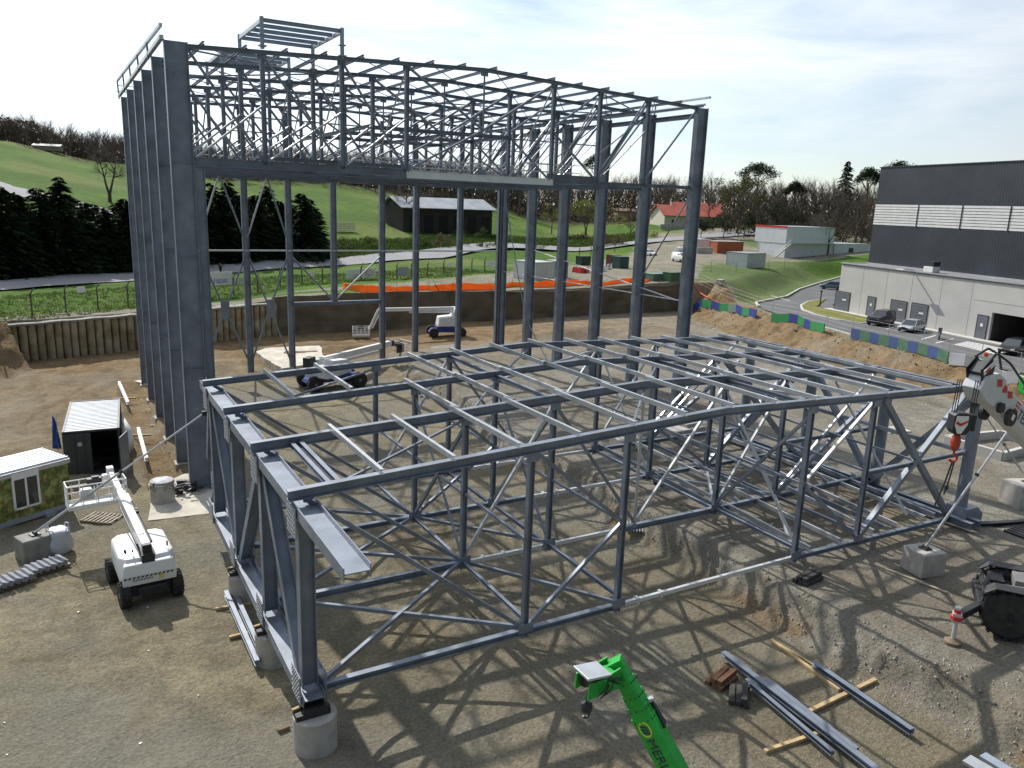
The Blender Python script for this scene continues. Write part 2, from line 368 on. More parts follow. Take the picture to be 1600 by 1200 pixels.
# ground cover masks (what grows or lies where, with shade in the slope grass)
SD,SW=pit_sd(GX,GY); PKM=park_mask(GX,GY)
COMP=[(17,77),(60,84),(80,77.5),(86,76),(105,95),(120,101),(150,105),(230,120),(250,150),(150,165),(112,128),(72,104),(45,90)]
compound=poly_in(GX,GY,COMP)
n_a=fbm(GX*.25,GY*.25,77); n_b=fbm(GX*1.1,GY*1.1,78)
grass=np.where(SD<-.6,1.0,0.0)*(1-PKM*.0)
grass=np.where((SD>-3.2)&(GX<16)&(GY>50),0,grass)
grass=np.where((SD>-2.5)&(GX>=16)&(GX<82)&(GY>70),0,grass)
grass=np.where(compound,np.where(n_b>.62,.7,0.0),grass)
dcam=np.hypot(GX-CP[0],GY-CP[1])
grass=grass*np.where((GX>70)&(dcam<185)&(GY<115),.62+.3*n_b,1.0)  # backlit shade of the right-hand slope put in as tan mixed into its green
soil=np.zeros_like(GX)
onslope=(SD>0)&(SD<SW*1.15)&(SW>1)
soil=np.where(onslope,np.where(GX<0,.25,1.0),soil)
soil=np.maximum(soil,sst(52,60,GY)*(SD>0)*(1-sst(40,70,GX)*.55))
k_=(GX-toe(GY)); soil=np.maximum(soil,np.exp(-((k_-.15)/.55)**2)*sst(.46,.58,fbm(GX*.45,GY*.45,31))*1.0*(SD>0)*(GY<50))
soil=np.maximum(soil,sst(-2.2,-1.4,GX)*(1-sst(-.1,.5,GX))*sst(22,27,GY)*(SD>0)*(GY<56))
soil=np.maximum(soil,np.exp(-(((GX-31)/3.2)**2+((GY-2.6)/2.2)**2))*.9)
soil=np.maximum(soil,.55*sst(20,34,GY)*(1-sst(0,5,GX))*(SD>0)*(.5+n_a))
soil=np.maximum(soil,.5*sst(44,54,GY)*(SD>0)*(.4+n_a)*(GX<64))
gray=sst(-.4,.6,k_+(n_b-.5)*1.2)*(1-.25*n_a)
gray=np.where(SD<0,.5,gray)
trk=track(GX,GY)*(SD>0)
wood=sst(262,290,dcam+(n_a-.5)*40)*(1-sst(1000,1200,dcam))*(1-.0*n_a)
gm=bpy.data.materials.new('site ground'); gm.use_nodes=True; t=gm.node_tree; B=t.nodes['Principled BSDF']; B.inputs['Roughness'].default_value=.95; B.inputs['Specular IOR Level'].default_value=.12
lk=t.links.new; tcg=N(t,'ShaderNodeTexCoord')
def nz_(sc_,det=6,rg=.55,dist=0):
    n=N(t,'ShaderNodeTexNoise'); n.inputs['Scale'].default_value=sc_; n.inputs['Detail'].default_value=det; n.inputs['Roughness'].default_value=rg; n.inputs['Distortion'].default_value=dist; lk(tcg.outputs['Object'],n.inputs['Vector']); return n.outputs['Fac']
def mr_(v,a,b,c=0,d=1):
    n=N(t,'ShaderNodeMapRange'); n.inputs['From Min'].default_value=a; n.inputs['From Max'].default_value=b; n.inputs['To Min'].default_value=c; n.inputs['To Max'].default_value=d; lk(v,n.inputs['Value']); return n.outputs[0]
def mix_(f,a,b,bt='MIX'):
    n=N(t,'ShaderNodeMixRGB',blend_type=bt)
    if isinstance(f,float): n.inputs['Fac'].default_value=f
    else: lk(f,n.inputs['Fac'])
    for i,c in ((1,a),(2,b)):
        if isinstance(c,tuple): n.inputs[i].default_value=(*c,1)
        else: lk(c,n.inputs[i])
    return n.outputs[0]
def at_(name):
    n=N(t,'ShaderNodeAttribute',attribute_name=name); return n.outputs['Fac']
big=nz_(.12,5); mid=nz_(.8,6,.6,.5); fine=nz_(9,5,.7); grit=nz_(38,3,.7)
tan=mix_(mr_(mid,.35,.65),(.240,.206,.134),(.372,.328,.218))
tan=mix_(mr_(at_('low'),0,1,0,.6),tan,(.225,.186,.128)); tan=mix_(mr_(nz_(.33,5,.7,.8),.47,.60,0,.55),tan,(.20,.185,.140)); tan=mix_(mr_(big,.42,.62),tan,(.252,.238,.190))
gry=mix_(mr_(mid,.35,.68),(.262,.246,.208),(.372,.352,.302)); gry=mix_(mr_(big,.45,.6,0,.6),gry,(.215,.18,.13))
so=mix_(mr_(mid,.35,.65),(.205,.140,.075),(.315,.225,.125))
base=mix_(mr_(at_('gray'),0,1),tan,gry)
base=mix_(at_('soil'),base,so)
base=mix_(mr_(fine,.36,.62,0,1),mix_(1.0,base,(.60,.60,.61),'MULTIPLY'),base)
base=mix_(mr_(nz_(15,4,.75),.55,.68,0,.6),base,mix_(1.0,base,(1.35,1.34,1.32),'MULTIPLY'))
base=mix_(mr_(grit,.60,.72,0,.55),base,mix_(1.0,base,(1.5,1.5,1.48),'MULTIPLY'))
base=mix_(mr_(grit,.42,.30,0,.5),base,mix_(1.0,base,(.5,.5,.5),'MULTIPLY'))
# wheel tracks running along the building axis
wv=N(t,'ShaderNodeTexWave'); wv.inputs['Scale'].default_value=.42; wv.inputs['Distortion'].default_value=5.5; wv.inputs['Detail'].default_value=3; wv.inputs['Detail Scale'].default_value=.6; lk(tcg.outputs['Object'],wv.inputs['Vector'])
base=mix_(mr_(wv.outputs['Fac'],.80,.98,0,.10),base,mix_(1.0,base,(.72,.71,.70),'MULTIPLY'))
base=mix_(mr_(at_('track'),0,1,0,.55),base,mix_(1.0,base,(.66,.63,.60),'MULTIPLY'))
base=mix_(mr_(nz_(.28,5,.6,1.0),.56,.70,0,.5),base,mix_(1.0,base,(.70,.66,.62),'MULTIPLY'))
base=mix_(mr_(nz_(.17,5,.6,.5),.52,.66,0,.45),base,(.29,.26,.20))
gr=mix_(mr_(nz_(.05,4),.4,.6),(.070,.150,.016),(.125,.225,.028)); gr=mix_(mr_(nz_(.6,6),.35,.65,0,.55),gr,(.055,.095,.018)); gr=mix_(mr_(nz_(.025,3),.52,.66,0,.6),gr,(.19,.20,.07))
gr=mix_(mr_(nz_(.11,6,.65,1.2),.52,.66,0,.5),gr,(.12,.135,.04)); gr=mix_(mr_(nz_(.26,5,.65,.8),.54,.68,0,.55),gr,(.065,.105,.02)); gr=mix_(mr_(nz_(1.4,5,.6),.55,.7,0,.6),gr,(.05,.075,.02)); gr=mix_(mr_(nz_(4,4),.3,.7,.0,.45),gr,mix_(1.0,gr,(.5,.52,.5),'MULTIPLY'))
wd_=mix_(mr_(nz_(.3,4),.4,.6),(.07,.055,.035),(.12,.095,.055))
c_=mix_(at_('grass'),base,gr); c_=mix_(at_('wood'),c_,wd_)
lk(c_,B.inputs['Base Color'])
bp=N(t,'ShaderNodeBump'); bp.inputs['Strength'].default_value=.9; bp.inputs['Distance'].default_value=.10
md=N(t,'ShaderNodeMath',operation='MULTIPLY'); md.inputs[1].default_value=1.6; lk(nz_(2.6,5,.65,.6),md.inputs[0])
ad=N(t,'ShaderNodeMath',operation='ADD'); m1=N(t,'ShaderNodeMath',operation='MULTIPLY'); m1.inputs[1].default_value=.5; lk(grit,m1.inputs[0]); lk(fine,ad.inputs[0]); lk(m1.outputs[0],ad.inputs[1])
ad2=N(t,'ShaderNodeMath',operation='ADD'); lk(ad.outputs[0],ad2.inputs[0]); lk(md.outputs[0],ad2.inputs[1]); lk(ad2.outputs[0],bp.inputs['Height']); lk(bp.outputs[0],B.inputs['Normal'])
ground=grid_mesh('ground',GX,GY,GZ,gm); tag(ground,kind='structure')
for nm,arr in (('grass',grass),('soil',soil),('gray',gray),('wood',wood),('track',trk),('low',sst(3,9,GX)*(GX<24)*(SD>0)*(1-sst(18,40,GY)))):
    a=ground.data.attributes.new(nm,'FLOAT','POINT'); a.data.foreach_set('value',np.ascontiguousarray(arr.ravel(),dtype=np.float32))

# ------------------------------------------------------------------ roads, parking
MT['asphalt']=pm('worn asphalt',(.125,.125,.13),.9,0,.14,.25,.1,60,.2)
MT['asphalt_pale']=pm('sun bleached road',(.25,.25,.26),.85,0,.10,.2,.06,60,.3)
MT['paint_white']=pm('white road paint',(.72,.72,.70),.7,0,.08,3)
MT['kerb']=pm('concrete kerb',(.50,.49,.46),.85,0,.1,1,.05,20,.2)
def strip(name,pts,wdt,mat,lift,kind='structure',zf=None):
    P=[Vector((p[0],p[1],0)) for p in pts]; mb=MB(); n=len(P); vs=[]
    K=5
    for i in range(n):
        a=P[max(0,i-1)]; b=P[min(n-1,i+1)]; d=(b-a).normalized(); r=Vector((d.y,-d.x,0))
        for j in range(K):
            q=P[i]+r*wdt*((j/(K-1))-.5); vs.append((q.x,q.y,(zf(q.x,q.y) if zf else H1(q.x,q.y))+lift))
    fs=[(i*K+j,i*K+j+1,(i+1)*K+j+1,(i+1)*K+j) for i in range(n-1) for j in range(K-1)]
    mb.add(vs,fs); o=mb.build(name,mat,smooth=True); tag(o,kind=kind); return o
def resample(pts,st):
    o=[]
    for (a,b) in zip(pts[:-1],pts[1:]):
        L_=math.hypot(b[0]-a[0],b[1]-a[1]); k=max(1,int(L_/st))
        for i in range(k): o.append((a[0]+(b[0]-a[0])*i/k,a[1]+(b[1]-a[1])*i/k))
    return o+[pts[-1]]
def zroad(x,y): return max(H1(x-2,y+3),H1(x+2,y-3),H1(x,y))
road_pts=[(-60,60.5),(-11.5,89),(2.3,97.3),(13,104.6),(36.7,118.5),(57,129.5),(86.7,146),(110,155),(129,152),(146,147),(175,150),(215,165)]
strip('road',resample(road_pts,3),7.2,MT['asphalt_pale'],.12,zf=zroad)
lane=[TD(-120,210),TD(0,182),TD(60,178),TD(120,174),TD(165,168),TD(205,166)]
strip('lane',resample([(p.x,p.y) for p in lane],3),7.5,MT['asphalt_pale'],.35)
side=[(212,164),(235,185),(262,230),(290,300)]
strip('side_road',resample(side,3),5.5,MT['asphalt_pale'],.15,zf=zroad)
def sheet(name,poly,z,mat,kind='structure'):
    mb=MB(); mb.add([(x,y,z) for x,y in poly],[tuple(range(len(poly)))]); o=mb.build(name,mat); 
    me=o.data
    if me.polygons[0].normal.z<0: me.flip_normals()
    tag(o,kind=kind); return o
def wl(s,n): p=WA+WD*s+WN*n; return (p[0],p[1])
ZP=1.5
acc=[(97.5,66.5),(110,75),(124,82.5),(150,96),(154,89),(130,76),(112,66.5),wl(-6,4),wl(-1.5,1)]
park=[(68.2,-30),(68.4,12),(69.3,22.6),(72.8,36),(74.6,41),(77.5,51),(81.5,58.2),(85,61.5),(90,63.5)]+acc+[wl(-1.5,-1.0),wl(60,-1.0),wl(90,-1.0)]
park_o=sheet('parking_lot',park,ZP+.06,MT['asphalt'])
apron=MB(); apron.box(0,0,0,1,1,1) ; apron.V=[]; apron.F=[]; apron.M=[]
a0,a1,a2,a3=[wl(-1.5,-1.05),wl(90,-1.05),wl(90,.2),wl(-1.5,.2)]
apron.prism([(*a0,ZP),(*a1,ZP),(*a2,ZP),(*a3,ZP)],(0,0,.16)); tag(apron.build('pavement',MT['kerb']),kind='structure')
# kerbed grass island at the hall corner
isl=[G(1345,505,1.6),G(1310,500,1.6),G(1275,492,1.6),G(1252,484,1.6),G(1250,477,1.6),G(1262,471,1.6),G(1290,467,1.6)]
isl=[(p[0],p[1]) for p in isl]+[wl(-3,-1.3),wl(12.5,-1.3)]
MT['lawn']=pm('dry lawn',(.12,.135,.03),.95,0,.3,.6,.4,30,.1,col2=(.20,.185,.065))
kb=MB()
def off(poly,d):
    c=np.mean(np.array(poly),0); return [tuple(np.array(p)+(c-np.array(p))/np.linalg.norm(c-np.array(p))*d) for p in poly]
kb.prism([(x,y,ZP) for x,y in isl],(0,0,.18)); tag(kb.build('kerb',MT['kerb']),kind='structure')
sheet('lawn_island',off(isl,.35),ZP+.19,MT['lawn'])
kb=MB(); kp=[(81.8,58.6),(85,62.2),(90,64.3),(97.3,67.3),(110,75.6),(124,83.2),(150,96.6)]
for a,b in zip(kp[:-1],kp[1:]): kb.bar((*a,ZP+.1),(*b,ZP+.1),.28,.26)
tag(kb.build('kerb',MT['kerb']),kind='structure')
# hatched bay and lines
mk=MB(); z_=ZP+.066
q=[G(1490,538,z_),G(1513,533,z_),G(1588,548,z_),G(1553,553,z_)]
for i in range(6):
    u0,u1=i/6+.02,i/6+.11
    a=q[0]*(1-u0)+q[1]*u0; b=q[3]*(1-u0)+q[2]*u0; c=q[3]*(1-u1)+q[2]*u1; d=q[0]*(1-u1)+q[1]*u1
    mk.add([(*p[:2],z_) for p in (a,b,c,d)],[(0,1,2,3)])
for (a,b) in (((1440,530),(1462,524)),((1205,462),(1235,470)),((1462,536),(1490,529)),((1385,514),(1410,508))):
    A=G(*a,z_);Bq=G(*b,z_);d=(Bq-A)/np.linalg.norm(Bq-A);r=np.array([d[1],-d[0],0])*.09
    mk.add([(*(p)[:2],z_) for p in (A-r,Bq-r,Bq+r,A+r)],[(0,1,2,3)])
for f in mk.F: pass
o=mk.build('road_marking',MT['paint_white']); tag(o,kind='structure')
for p_ in o.data.polygons:
    if p_.normal.z<0: o.data.flip_normals(); break
# ------------------------------------------------------------------ the tall steel frame
ST,SD_,GV,SV,RL=MT['steel'],MT['steel_dark'],MT['galv'],MT['silver'],MT['rail']
TY=[23.89+5.82*k for k in range(6)]
tall=thing('steel_hall_frame','tall open steel hall frame on deep columns with a trussed roof','steel frame',(18.4,23.89,-1.9))
def B_(name,mb,mat,parent,**k): return mb.build(name,mat,parent,w=True,**k)
def roofT(x): return 22.02+.72*(1-abs(x-18.4)/17.2)
for k,y in enumerate(TY):
    m=MB(); m.ib((.69,y,-2.5),(.69,y,22.1),.46,1.12,(1,0,0),.03,.03)
    for z in (5.2,11.3,16.2): m.box(.69,y,z,1.04,.44,.03)
    if k==0: m.bolts((.72,y-.03,21.6),(1,0,0),(0,0,1),6,5,.14,.16,.022); m.box(.72,y-.02,21.55,1.06,.03,1.0)
    B_('column',m,ST,tall)
    m=MB(); m.ib((1.56,y,-2.5),(1.56,y,15.95),.3,.42,(1,0,0)); B_('inner_post',m,ST,tall)
    b=-1.0 if k>2 else -.8
    m=MB(); m.ib((36.1,y,b-1.0),(36.1,y,21.95),.48,.95,(1,0,0),.035,.03); m.box(36.1,y,11.2,.9,.46,.03); m.box(36.1,y,16.6,.9,.46,.03)
    B_('column',m,ST,tall)
    # base plates and footings
    m=MB(); m.box(.75,y,-2.1,1.5,.9,.3); B_('footing',m,MT['conc'],tall)
    m=MB(); m.box(36.1,y,b-.15,1.7,1.1,.3); B_('footing',m,MT['conc_pale'],tall)
NX=[1.25,4.95,9.3,13.2,18.3,23.4,27.1,31.2,35.65]
ZB=16.22
for k,y in enumerate(TY):
    t=thing('roof_truss',None,None,(0,0,0)); del_=t; t.parent=tall
    t.location=Vector((0,y,16))-tall.location
    def TB(name,mb,mat): 
        o=mb.build(name,mat,None); o.parent=t
        o.data.transform(Matrix.Translation((0,-y,-16))); o.location=(0,0,0); return o
    # (truss empty sits at x=0 in world)
    m=MB()
    m.ib((1.2,y,roofT(1.2)-.11),(18.3,y,roofT(18.3)-.11),.2,.22); m.ib((18.3,y,roofT(18.3)-.11),(35.7,y,roofT(35.7)-.11),.2,.22); TB('top_chord',m,SD_)
    if k==0:
        m=MB(); m.ib((1.2,y,ZB+.06),(13.2,y,ZB+.08),.34,.42); TB('bottom_chord',m,SD_)
        m=MB(); m.ib((23.6,y,ZB+.32),(27.2,y,ZB+.32),.3,.3); m.ib((23.6,y,ZB+.03),(35.6,y,ZB+.1),.24,.24); TB('bottom_chord',m,SD_)
        m=MB(); m.cc((13.2,y-.1,ZB-.03),(23.6,y-.1,ZB-.03),.14,.42,(0,0,1)); TB('temporary_tie',m,SV)
        m=MB(); m.ib((4.9,y+.35,ZB+.45),(13.2,y+.35,ZB+.42),.18,.2); TB('bottom_chord',m,SD_)
    else:
        m=MB(); m.ib((1.2,y,ZB),(35.6,y,ZB+.05),.3,.34); TB('bottom_chord',m,SD_)
    for i,x in enumerate(NX[1:-1]):
        if i==3:
            m=MB(); m.tube((x,y,roofT(x)-.3),(x,y,19.0 if k<5 else ZB),.06,None,8); TB('hanger',m,ST); continue
        m=MB(); m.ib((x,y,ZB+.1),(x,y,roofT(x)-.2),.21,.24,(1,0,0)); TB('vertical',m,ST)
    zt=lambda x: roofT(x)-.22
    dg=[]
    for i in range(3): dg.append((NX[i],zt(NX[i]),NX[i+1],ZB+.2,.075))
    for i in (1,2,3): dg.append((NX[i],19.4,NX[i-1]+.15,ZB+.25,.06))
    dg+= [(NX[3],zt(NX[3]),NX[4],19.1,.085),(NX[5],zt(NX[5]),NX[4],19.1,.085),(NX[4],19.1,NX[3],ZB+.2,.07),
          (NX[6],zt(NX[6]),NX[5],19.6,.07),(NX[7],zt(NX[7]),NX[6],ZB+.3,.085),(NX[7]-.25,zt(NX[7]),NX[6]-.1,ZB+.3,.06),(NX[8],zt(NX[8]),NX[7],ZB+.3,.075),(NX[5],19.4,NX[6],ZB+.2,.085)]
    if k>0: dg+=[(NX[4],19.1,NX[5],ZB+.2,.06),(NX[8],zt(NX[8]),NX[7]+.1,18.6,.05)]
    for (xa,za,xb,zb,r) in dg:
        m=MB(); m.tube((xa,y,za),(xb,y,zb),r,None,8); TB('diagonal',m,GV if (zb<17 and xa<14 and za<20) else ST)
    for i in range(8):
        if k>0 and i not in (3,4):
            m=MB(); m.tube((NX[i],y,ZB+.25),(NX[i+1],y,19.3 if i<4 else zt(NX[i+1])-1.2),.045,None,6); TB('thin_brace',m,GV if (i+k)%3==0 else ST)
    if k in (1,3):
        m=MB(); m.tube((NX[1],y,19.25),(NX[7],y,19.25),.05,None,6); TB('thin_brace',m,ST)
    if k in (1,2,3):
        m=MB(); m.ib((NX[3],y,19.25),(NX[5],y,19.3),.22,.26); TB('middle_chord',m,SD_)
    for x in NX[1:-1]:
        m=MB(); m.box(x,y,roofT(x)-.34,.5,.03,.26); TB('gusset_plate',m,ST)
        m=MB(); m.box(x,y,ZB+.34,.6,.03,.36); TB('gusset_plate',m,ST)
# beams along the building
px_=[2.0]+[2.0+2.13*i for i in range(1,17)]
for i,x in enumerate(px_):
    y0=TY[0]-(.2 if i%3 else .28); m=MB(); y1=TY[-1]+.4
    m.ib((x,y0,roofT(x)+.09),(x,y1,roofT(x)+.09),.12,.17); B_('purlin',m,SD_,tall)
for k in range(5):
    a,b=TY[k],TY[k+1]
    m=MB(); m.ib((36.1,a+.3,21.45),(36.1,b-.3,21.45),.25,.34); B_('eave_beam',m,SD_,tall)
    m=MB(); m.ib((.7,a+.3,21.7),(.7,b-.3,21.7),.2,.3); B_('eave_beam',m,SD_,tall)
    for x in (9.3,13.2,23.4,27.1):
        m=MB(); m.ib((x,a+.2,ZB+.05),(x,b-.2,ZB+.05),.15,.18); B_('tie_beam',m,SD_,tall)
    for x,z in ((13.2,19.35),(18.3,19.1),(23.4,19.35),(30.5,21.2)):
        if k in (1,2,3) or x==30.5:
            m=MB(); m.ib((x,a+.2,z),(x,b-.2,z),.18,.24); B_('tie_beam',m,SD_,tall)
for k in range(5):
    for i in range(0,16,2):
        x=px_[i]; x2=px_[min(16,i+2)]
        m=MB(); m.tube((x,TY[k]+.1,roofT(x)-.05),(x2,TY[k+1]-.1,roofT(x2)-.05),.03,None,5); B_('sag_rod',m,ST,tall)
    for x in (4.95,9.3,13.2,23.4,27.1,31.2):
        if (k+int(x))%2: m=MB(); m.tube((x,TY[k],roofT(x)-.3),(x,TY[k+1],ZB+.2),.05,None,6); B_('sway_brace',m,ST if k%2 else GV,tall)
for (k,xa,xb) in ((0,1.3,9.3),(1,9.3,1.3),(0,27.1,35.6),(1,35.6,27.1),(3,13.2,23.4),(4,23.4,13.2),(2,4.9,13.2),(4,4.9,9.3),(2,27.1,18.3)):
    m=MB(); m.tube((xa,TY[k],roofT(xa)-.25),(xb,TY[k+1],roofT(xb)-.25),.05,None,6); B_('roof_brace',m,ST,tall)
    m=MB(); m.tube((xa,TY[k],ZB+.1),(xb,TY[k+1],ZB+.1),.05,None,6); B_('roof_brace',m,ST,tall)
# edge rails
m=MB(); m.bar((-.02,23.2,22.66),(-.02,TY[-1]+.2,23.35),.14,.16); B_('edge_rail',m,GV,tall)
m=MB(); m.bar((.05,TY[0]-.1,22.2),(.05,TY[-1]+.2,22.2),.2,.2); B_('edge_rail',m,GV,tall)
for y in TY[1:]:
    m=MB(); m.bar((.0,y,21.9),(-.05,y,22.68+.0222*(y-23.9)),.10,.12,(0,1,0)); B_('rail_post',m,SD_,tall)
m=MB()
for z in (22.5,22.95): m.bar((-.1,TY[-1]+.1,z),(1.9,TY[-1]+.1,z),.06,.06)
m.bar((1.2,TY[-1]+.1,22.0),(1.2,TY[-1]+.1,23.0),.07,.07); B_('edge_rail',m,GV,tall)
m=MB(); m.bar((36.65,TY[0]-.2,22.72),(36.65,TY[-1]+.2,22.72),.16,.14); B_('edge_rail',m,GV,tall)
m=MB(); m.bar((36.3,TY[0]-.1,22.2),(36.3,TY[-1]+.2,22.2),.14,.14); B_('edge_rail',m,GV,tall)
for y in TY[1:]:
    m=MB(); m.bar((36.5,y,21.7),(36.6,y,22.7),.08,.1,(0,1,0)); B_('rail_post',m,SD_,tall)
# gable posts at the back
YR=53.0
GP=[(5.4,-1.7),(9.5,-1.6),(13.4,-1.5),(17.62,4.9),(22.5,-1.1),(26.1,-1.2),(31.0,-1.3),(35.7,-1.3)]
for x,z0 in GP:
    m=MB(); m.ib((x,YR,z0),(x,YR,16.2),.42,.55,(1,0,0),.03,.025); B_('gable_post',m,ST,tall)
for x in (5.4,9.5,13.4,22.5,26.1,31.0):
    m=MB(); m.ib((x,YR,16.3),(x,YR,22.0),.25,.3,(1,0,0)); B_('gable_post',m,ST,tall)
br=[(7.4,16.2,5.6,10.9),(7.5,16.2,9.35,10.9),(11.5,16.2,9.65,10.9),(11.6,16.2,13.2,10.9),
    (5.6,9.2,9.4,-.6),(9.4,9.2,5.6,-.2),(9.7,9.2,13.2,-.6),(13.2,9.2,9.7,-.4),(13.6,9.2,17.4,5.1),(22.3,9.2,17.8,5.1)]
for xa,za,xb,zb in br:
    m=MB(); m.tube((xa,YR,za),(xb,YR,zb),.085,None,8); B_('gable_brace',m,GV if xb<xa and za>15 or zb>5 and xa>20 else ST,tall)
for x,z in ((7.45,4.4),(11.5,4.4)):
    m=MB(); m.box(x,YR-.1,z,.75,.04,1.7); B_('gusset_plate',m,ST,tall)
m=MB(); m.bar((5.4,YR-.05,9.75),(35.7,YR-.05,9.75),.12,.14); B_('gable_rail',m,GV,tall)
m=MB(); m.ib((13.4,YR,4.75),(22.4,YR,4.75),.3,.34); B_('door_header',m,ST,tall)
# rods on the right-hand side
for (ya,za,yb,zb) in ((46.3,10.3,25.0,7.9),(52.6,15.2,47.4,3.2),(47.4,3.2,42.0,-1.0),(24.2,15.8,29.4,9.0)):
    m=MB(); m.tube((36.0,ya,za),(36.0,yb,zb),.055,None,6); B_('wall_brace',m,GV if za==10.3 else ST,tall)
m=MB(); m.tube((36.0,TY[0],7.9),(36.0,52.8,7.6),.05,None,6); B_('wall_brace',m,GV,tall)
# catwalks with hand rails between the trusses
for (y,x0,x1) in ((29.9,24.6,29.5),(35.3,13.2,27.0),(41.0,13.2,31),(47.0,5,23.4)):
    c=MB(); c.box((x0+x1)/2,y,ZB+.32,x1-x0,.9,.06); B_('catwalk',c,SD_,tall)
    m=MB()
    for s in (-.45,.45):
        for z in (.9,1.45): m.tube((x0,y+s,ZB+z),(x1,y+s,ZB+z),.028,None,5)
        xx=x0
        while xx<=x1: m.tube((xx,y+s,ZB+.3),(xx,y+s,ZB+1.5),.028,None,5); xx+=2.0
    B_('hand_rail',m,RL,tall)
# roof-top frames standing on the trusses
def roof_box(y0,y1,lab):
    t=thing('roof_top_frame',lab,'steel frame',(7.15,y0,22.3),0,'steel frames standing on the hall roof')
    for x in (5.0,9.35):
        for y in (y0,y1):
            m=MB(); m.ib((x,y,22.25),(x,y,23.85),.18,.18); m.box(x,y,22.95,.34,.34,.05); m.box(x,y,22.4,.4,.4,.05); B_('post',m,MT['blue_galv'],t)
    for x in (5.0,9.35):
        m=MB(); m.cc((x,y0,23.66),(x,y1,23.66),.12,.2); B_('side_beam',m,GV,t)
    for i in range(5):
        y=y0+(y1-y0)*i/4; m=MB(); m.cc((5.08,y,23.68),(9.27,y,23.68),.12,.2); B_('cross_beam',m,MT['blue_galv'],t)
roof_box(TY[0]+.02,TY[1],'galvanised box frame standing on the hall roof directly above its front truss')
roof_box(TY[2],TY[3],'galvanised box frame set further back on the hall roof behind the front one')

# ------------------------------------------------------------------ the roof section assembled on the ground
LYs=[0,5.0,10.08,15.2]
low=thing('ground_roof_frame','low steel roof section being assembled on the ground before the tall frame','steel frame',(16.8,0,-.7))
def roofL(x): return 6.45+.8*x/16.8 if x<16.8 else 7.25-.5*(x-16.8)/16.8
LX=[.35,8.05,12.15,16.9,21.9,26.1,33.5]
# left box girder
gd=thing('edge_girder',None,None); gd.parent=low; gd.location=Vector((.4,0,0))-low.location
def GB(name,mb,mat=ST,p=gd):
    o=mb.build(name,mat); o.parent=p; o.data.transform(Matrix.Translation((-(p.location.x+low.location.x),-(p.location.y+low.location.y),-(p.location.z+low.location.z)))); return o
m=MB(); m.ib((.36,-4.7,5.9),(.36,17.0,5.9),.36,.70,(1,0,0),.03,.03); GB('top_chord',m)
m=MB(); m.ib((.36,-.55,-.14),(.36,17.0,-.14),.36,.70,(1,0,0),.035,.03); GB('bottom_chord',m)
for y in LYs: 
    m=MB(); m.ib((.36,y+.05,.03),(.36,y+.05,5.74),.38,.48,(1,0,0),.03,.025); GB('post',m)
for ya,yb in ((4.75,.6),(5.3,9.6),(14.9,10.5),(15.5,17.0)):
    m=MB(); m.ib((.36,ya,5.7),(.36,yb,.08 if yb<16 else 2.2),.34,.44,(1,0,0),.03,.025); GB('diagonal',m)
for s_ in (-.03,.75):
    for y in LYs:
        m=MB(); m.box(s_,y,5.55,.025,1.0,.95); GB('gusset_plate',m,ST)
        m=MB(); m.box(s_,y,.18,.025,1.0,.95); GB('gusset_plate',m,ST)
for y in LYs:
    m=MB(); m.bolts((-.05,y,5.5),(0,1,0),(0,0,1),6,6,.15,.15,.022); m.bolts((-.05,y,.2),(0,1,0),(0,0,1),6,6,.15,.15,.026); GB('bolt_group',m,RL)
m=MB(); m.bolts((.42,-1.6,5.90),(1,0,0),(0,1,0),2,4,.2,.25,.02); GB('bolt_group',m,MT['dark'])
SIL=[(LX[2],LX[4]),(8.2,16.1),(14.4,21.2),(13.6,21.1)]
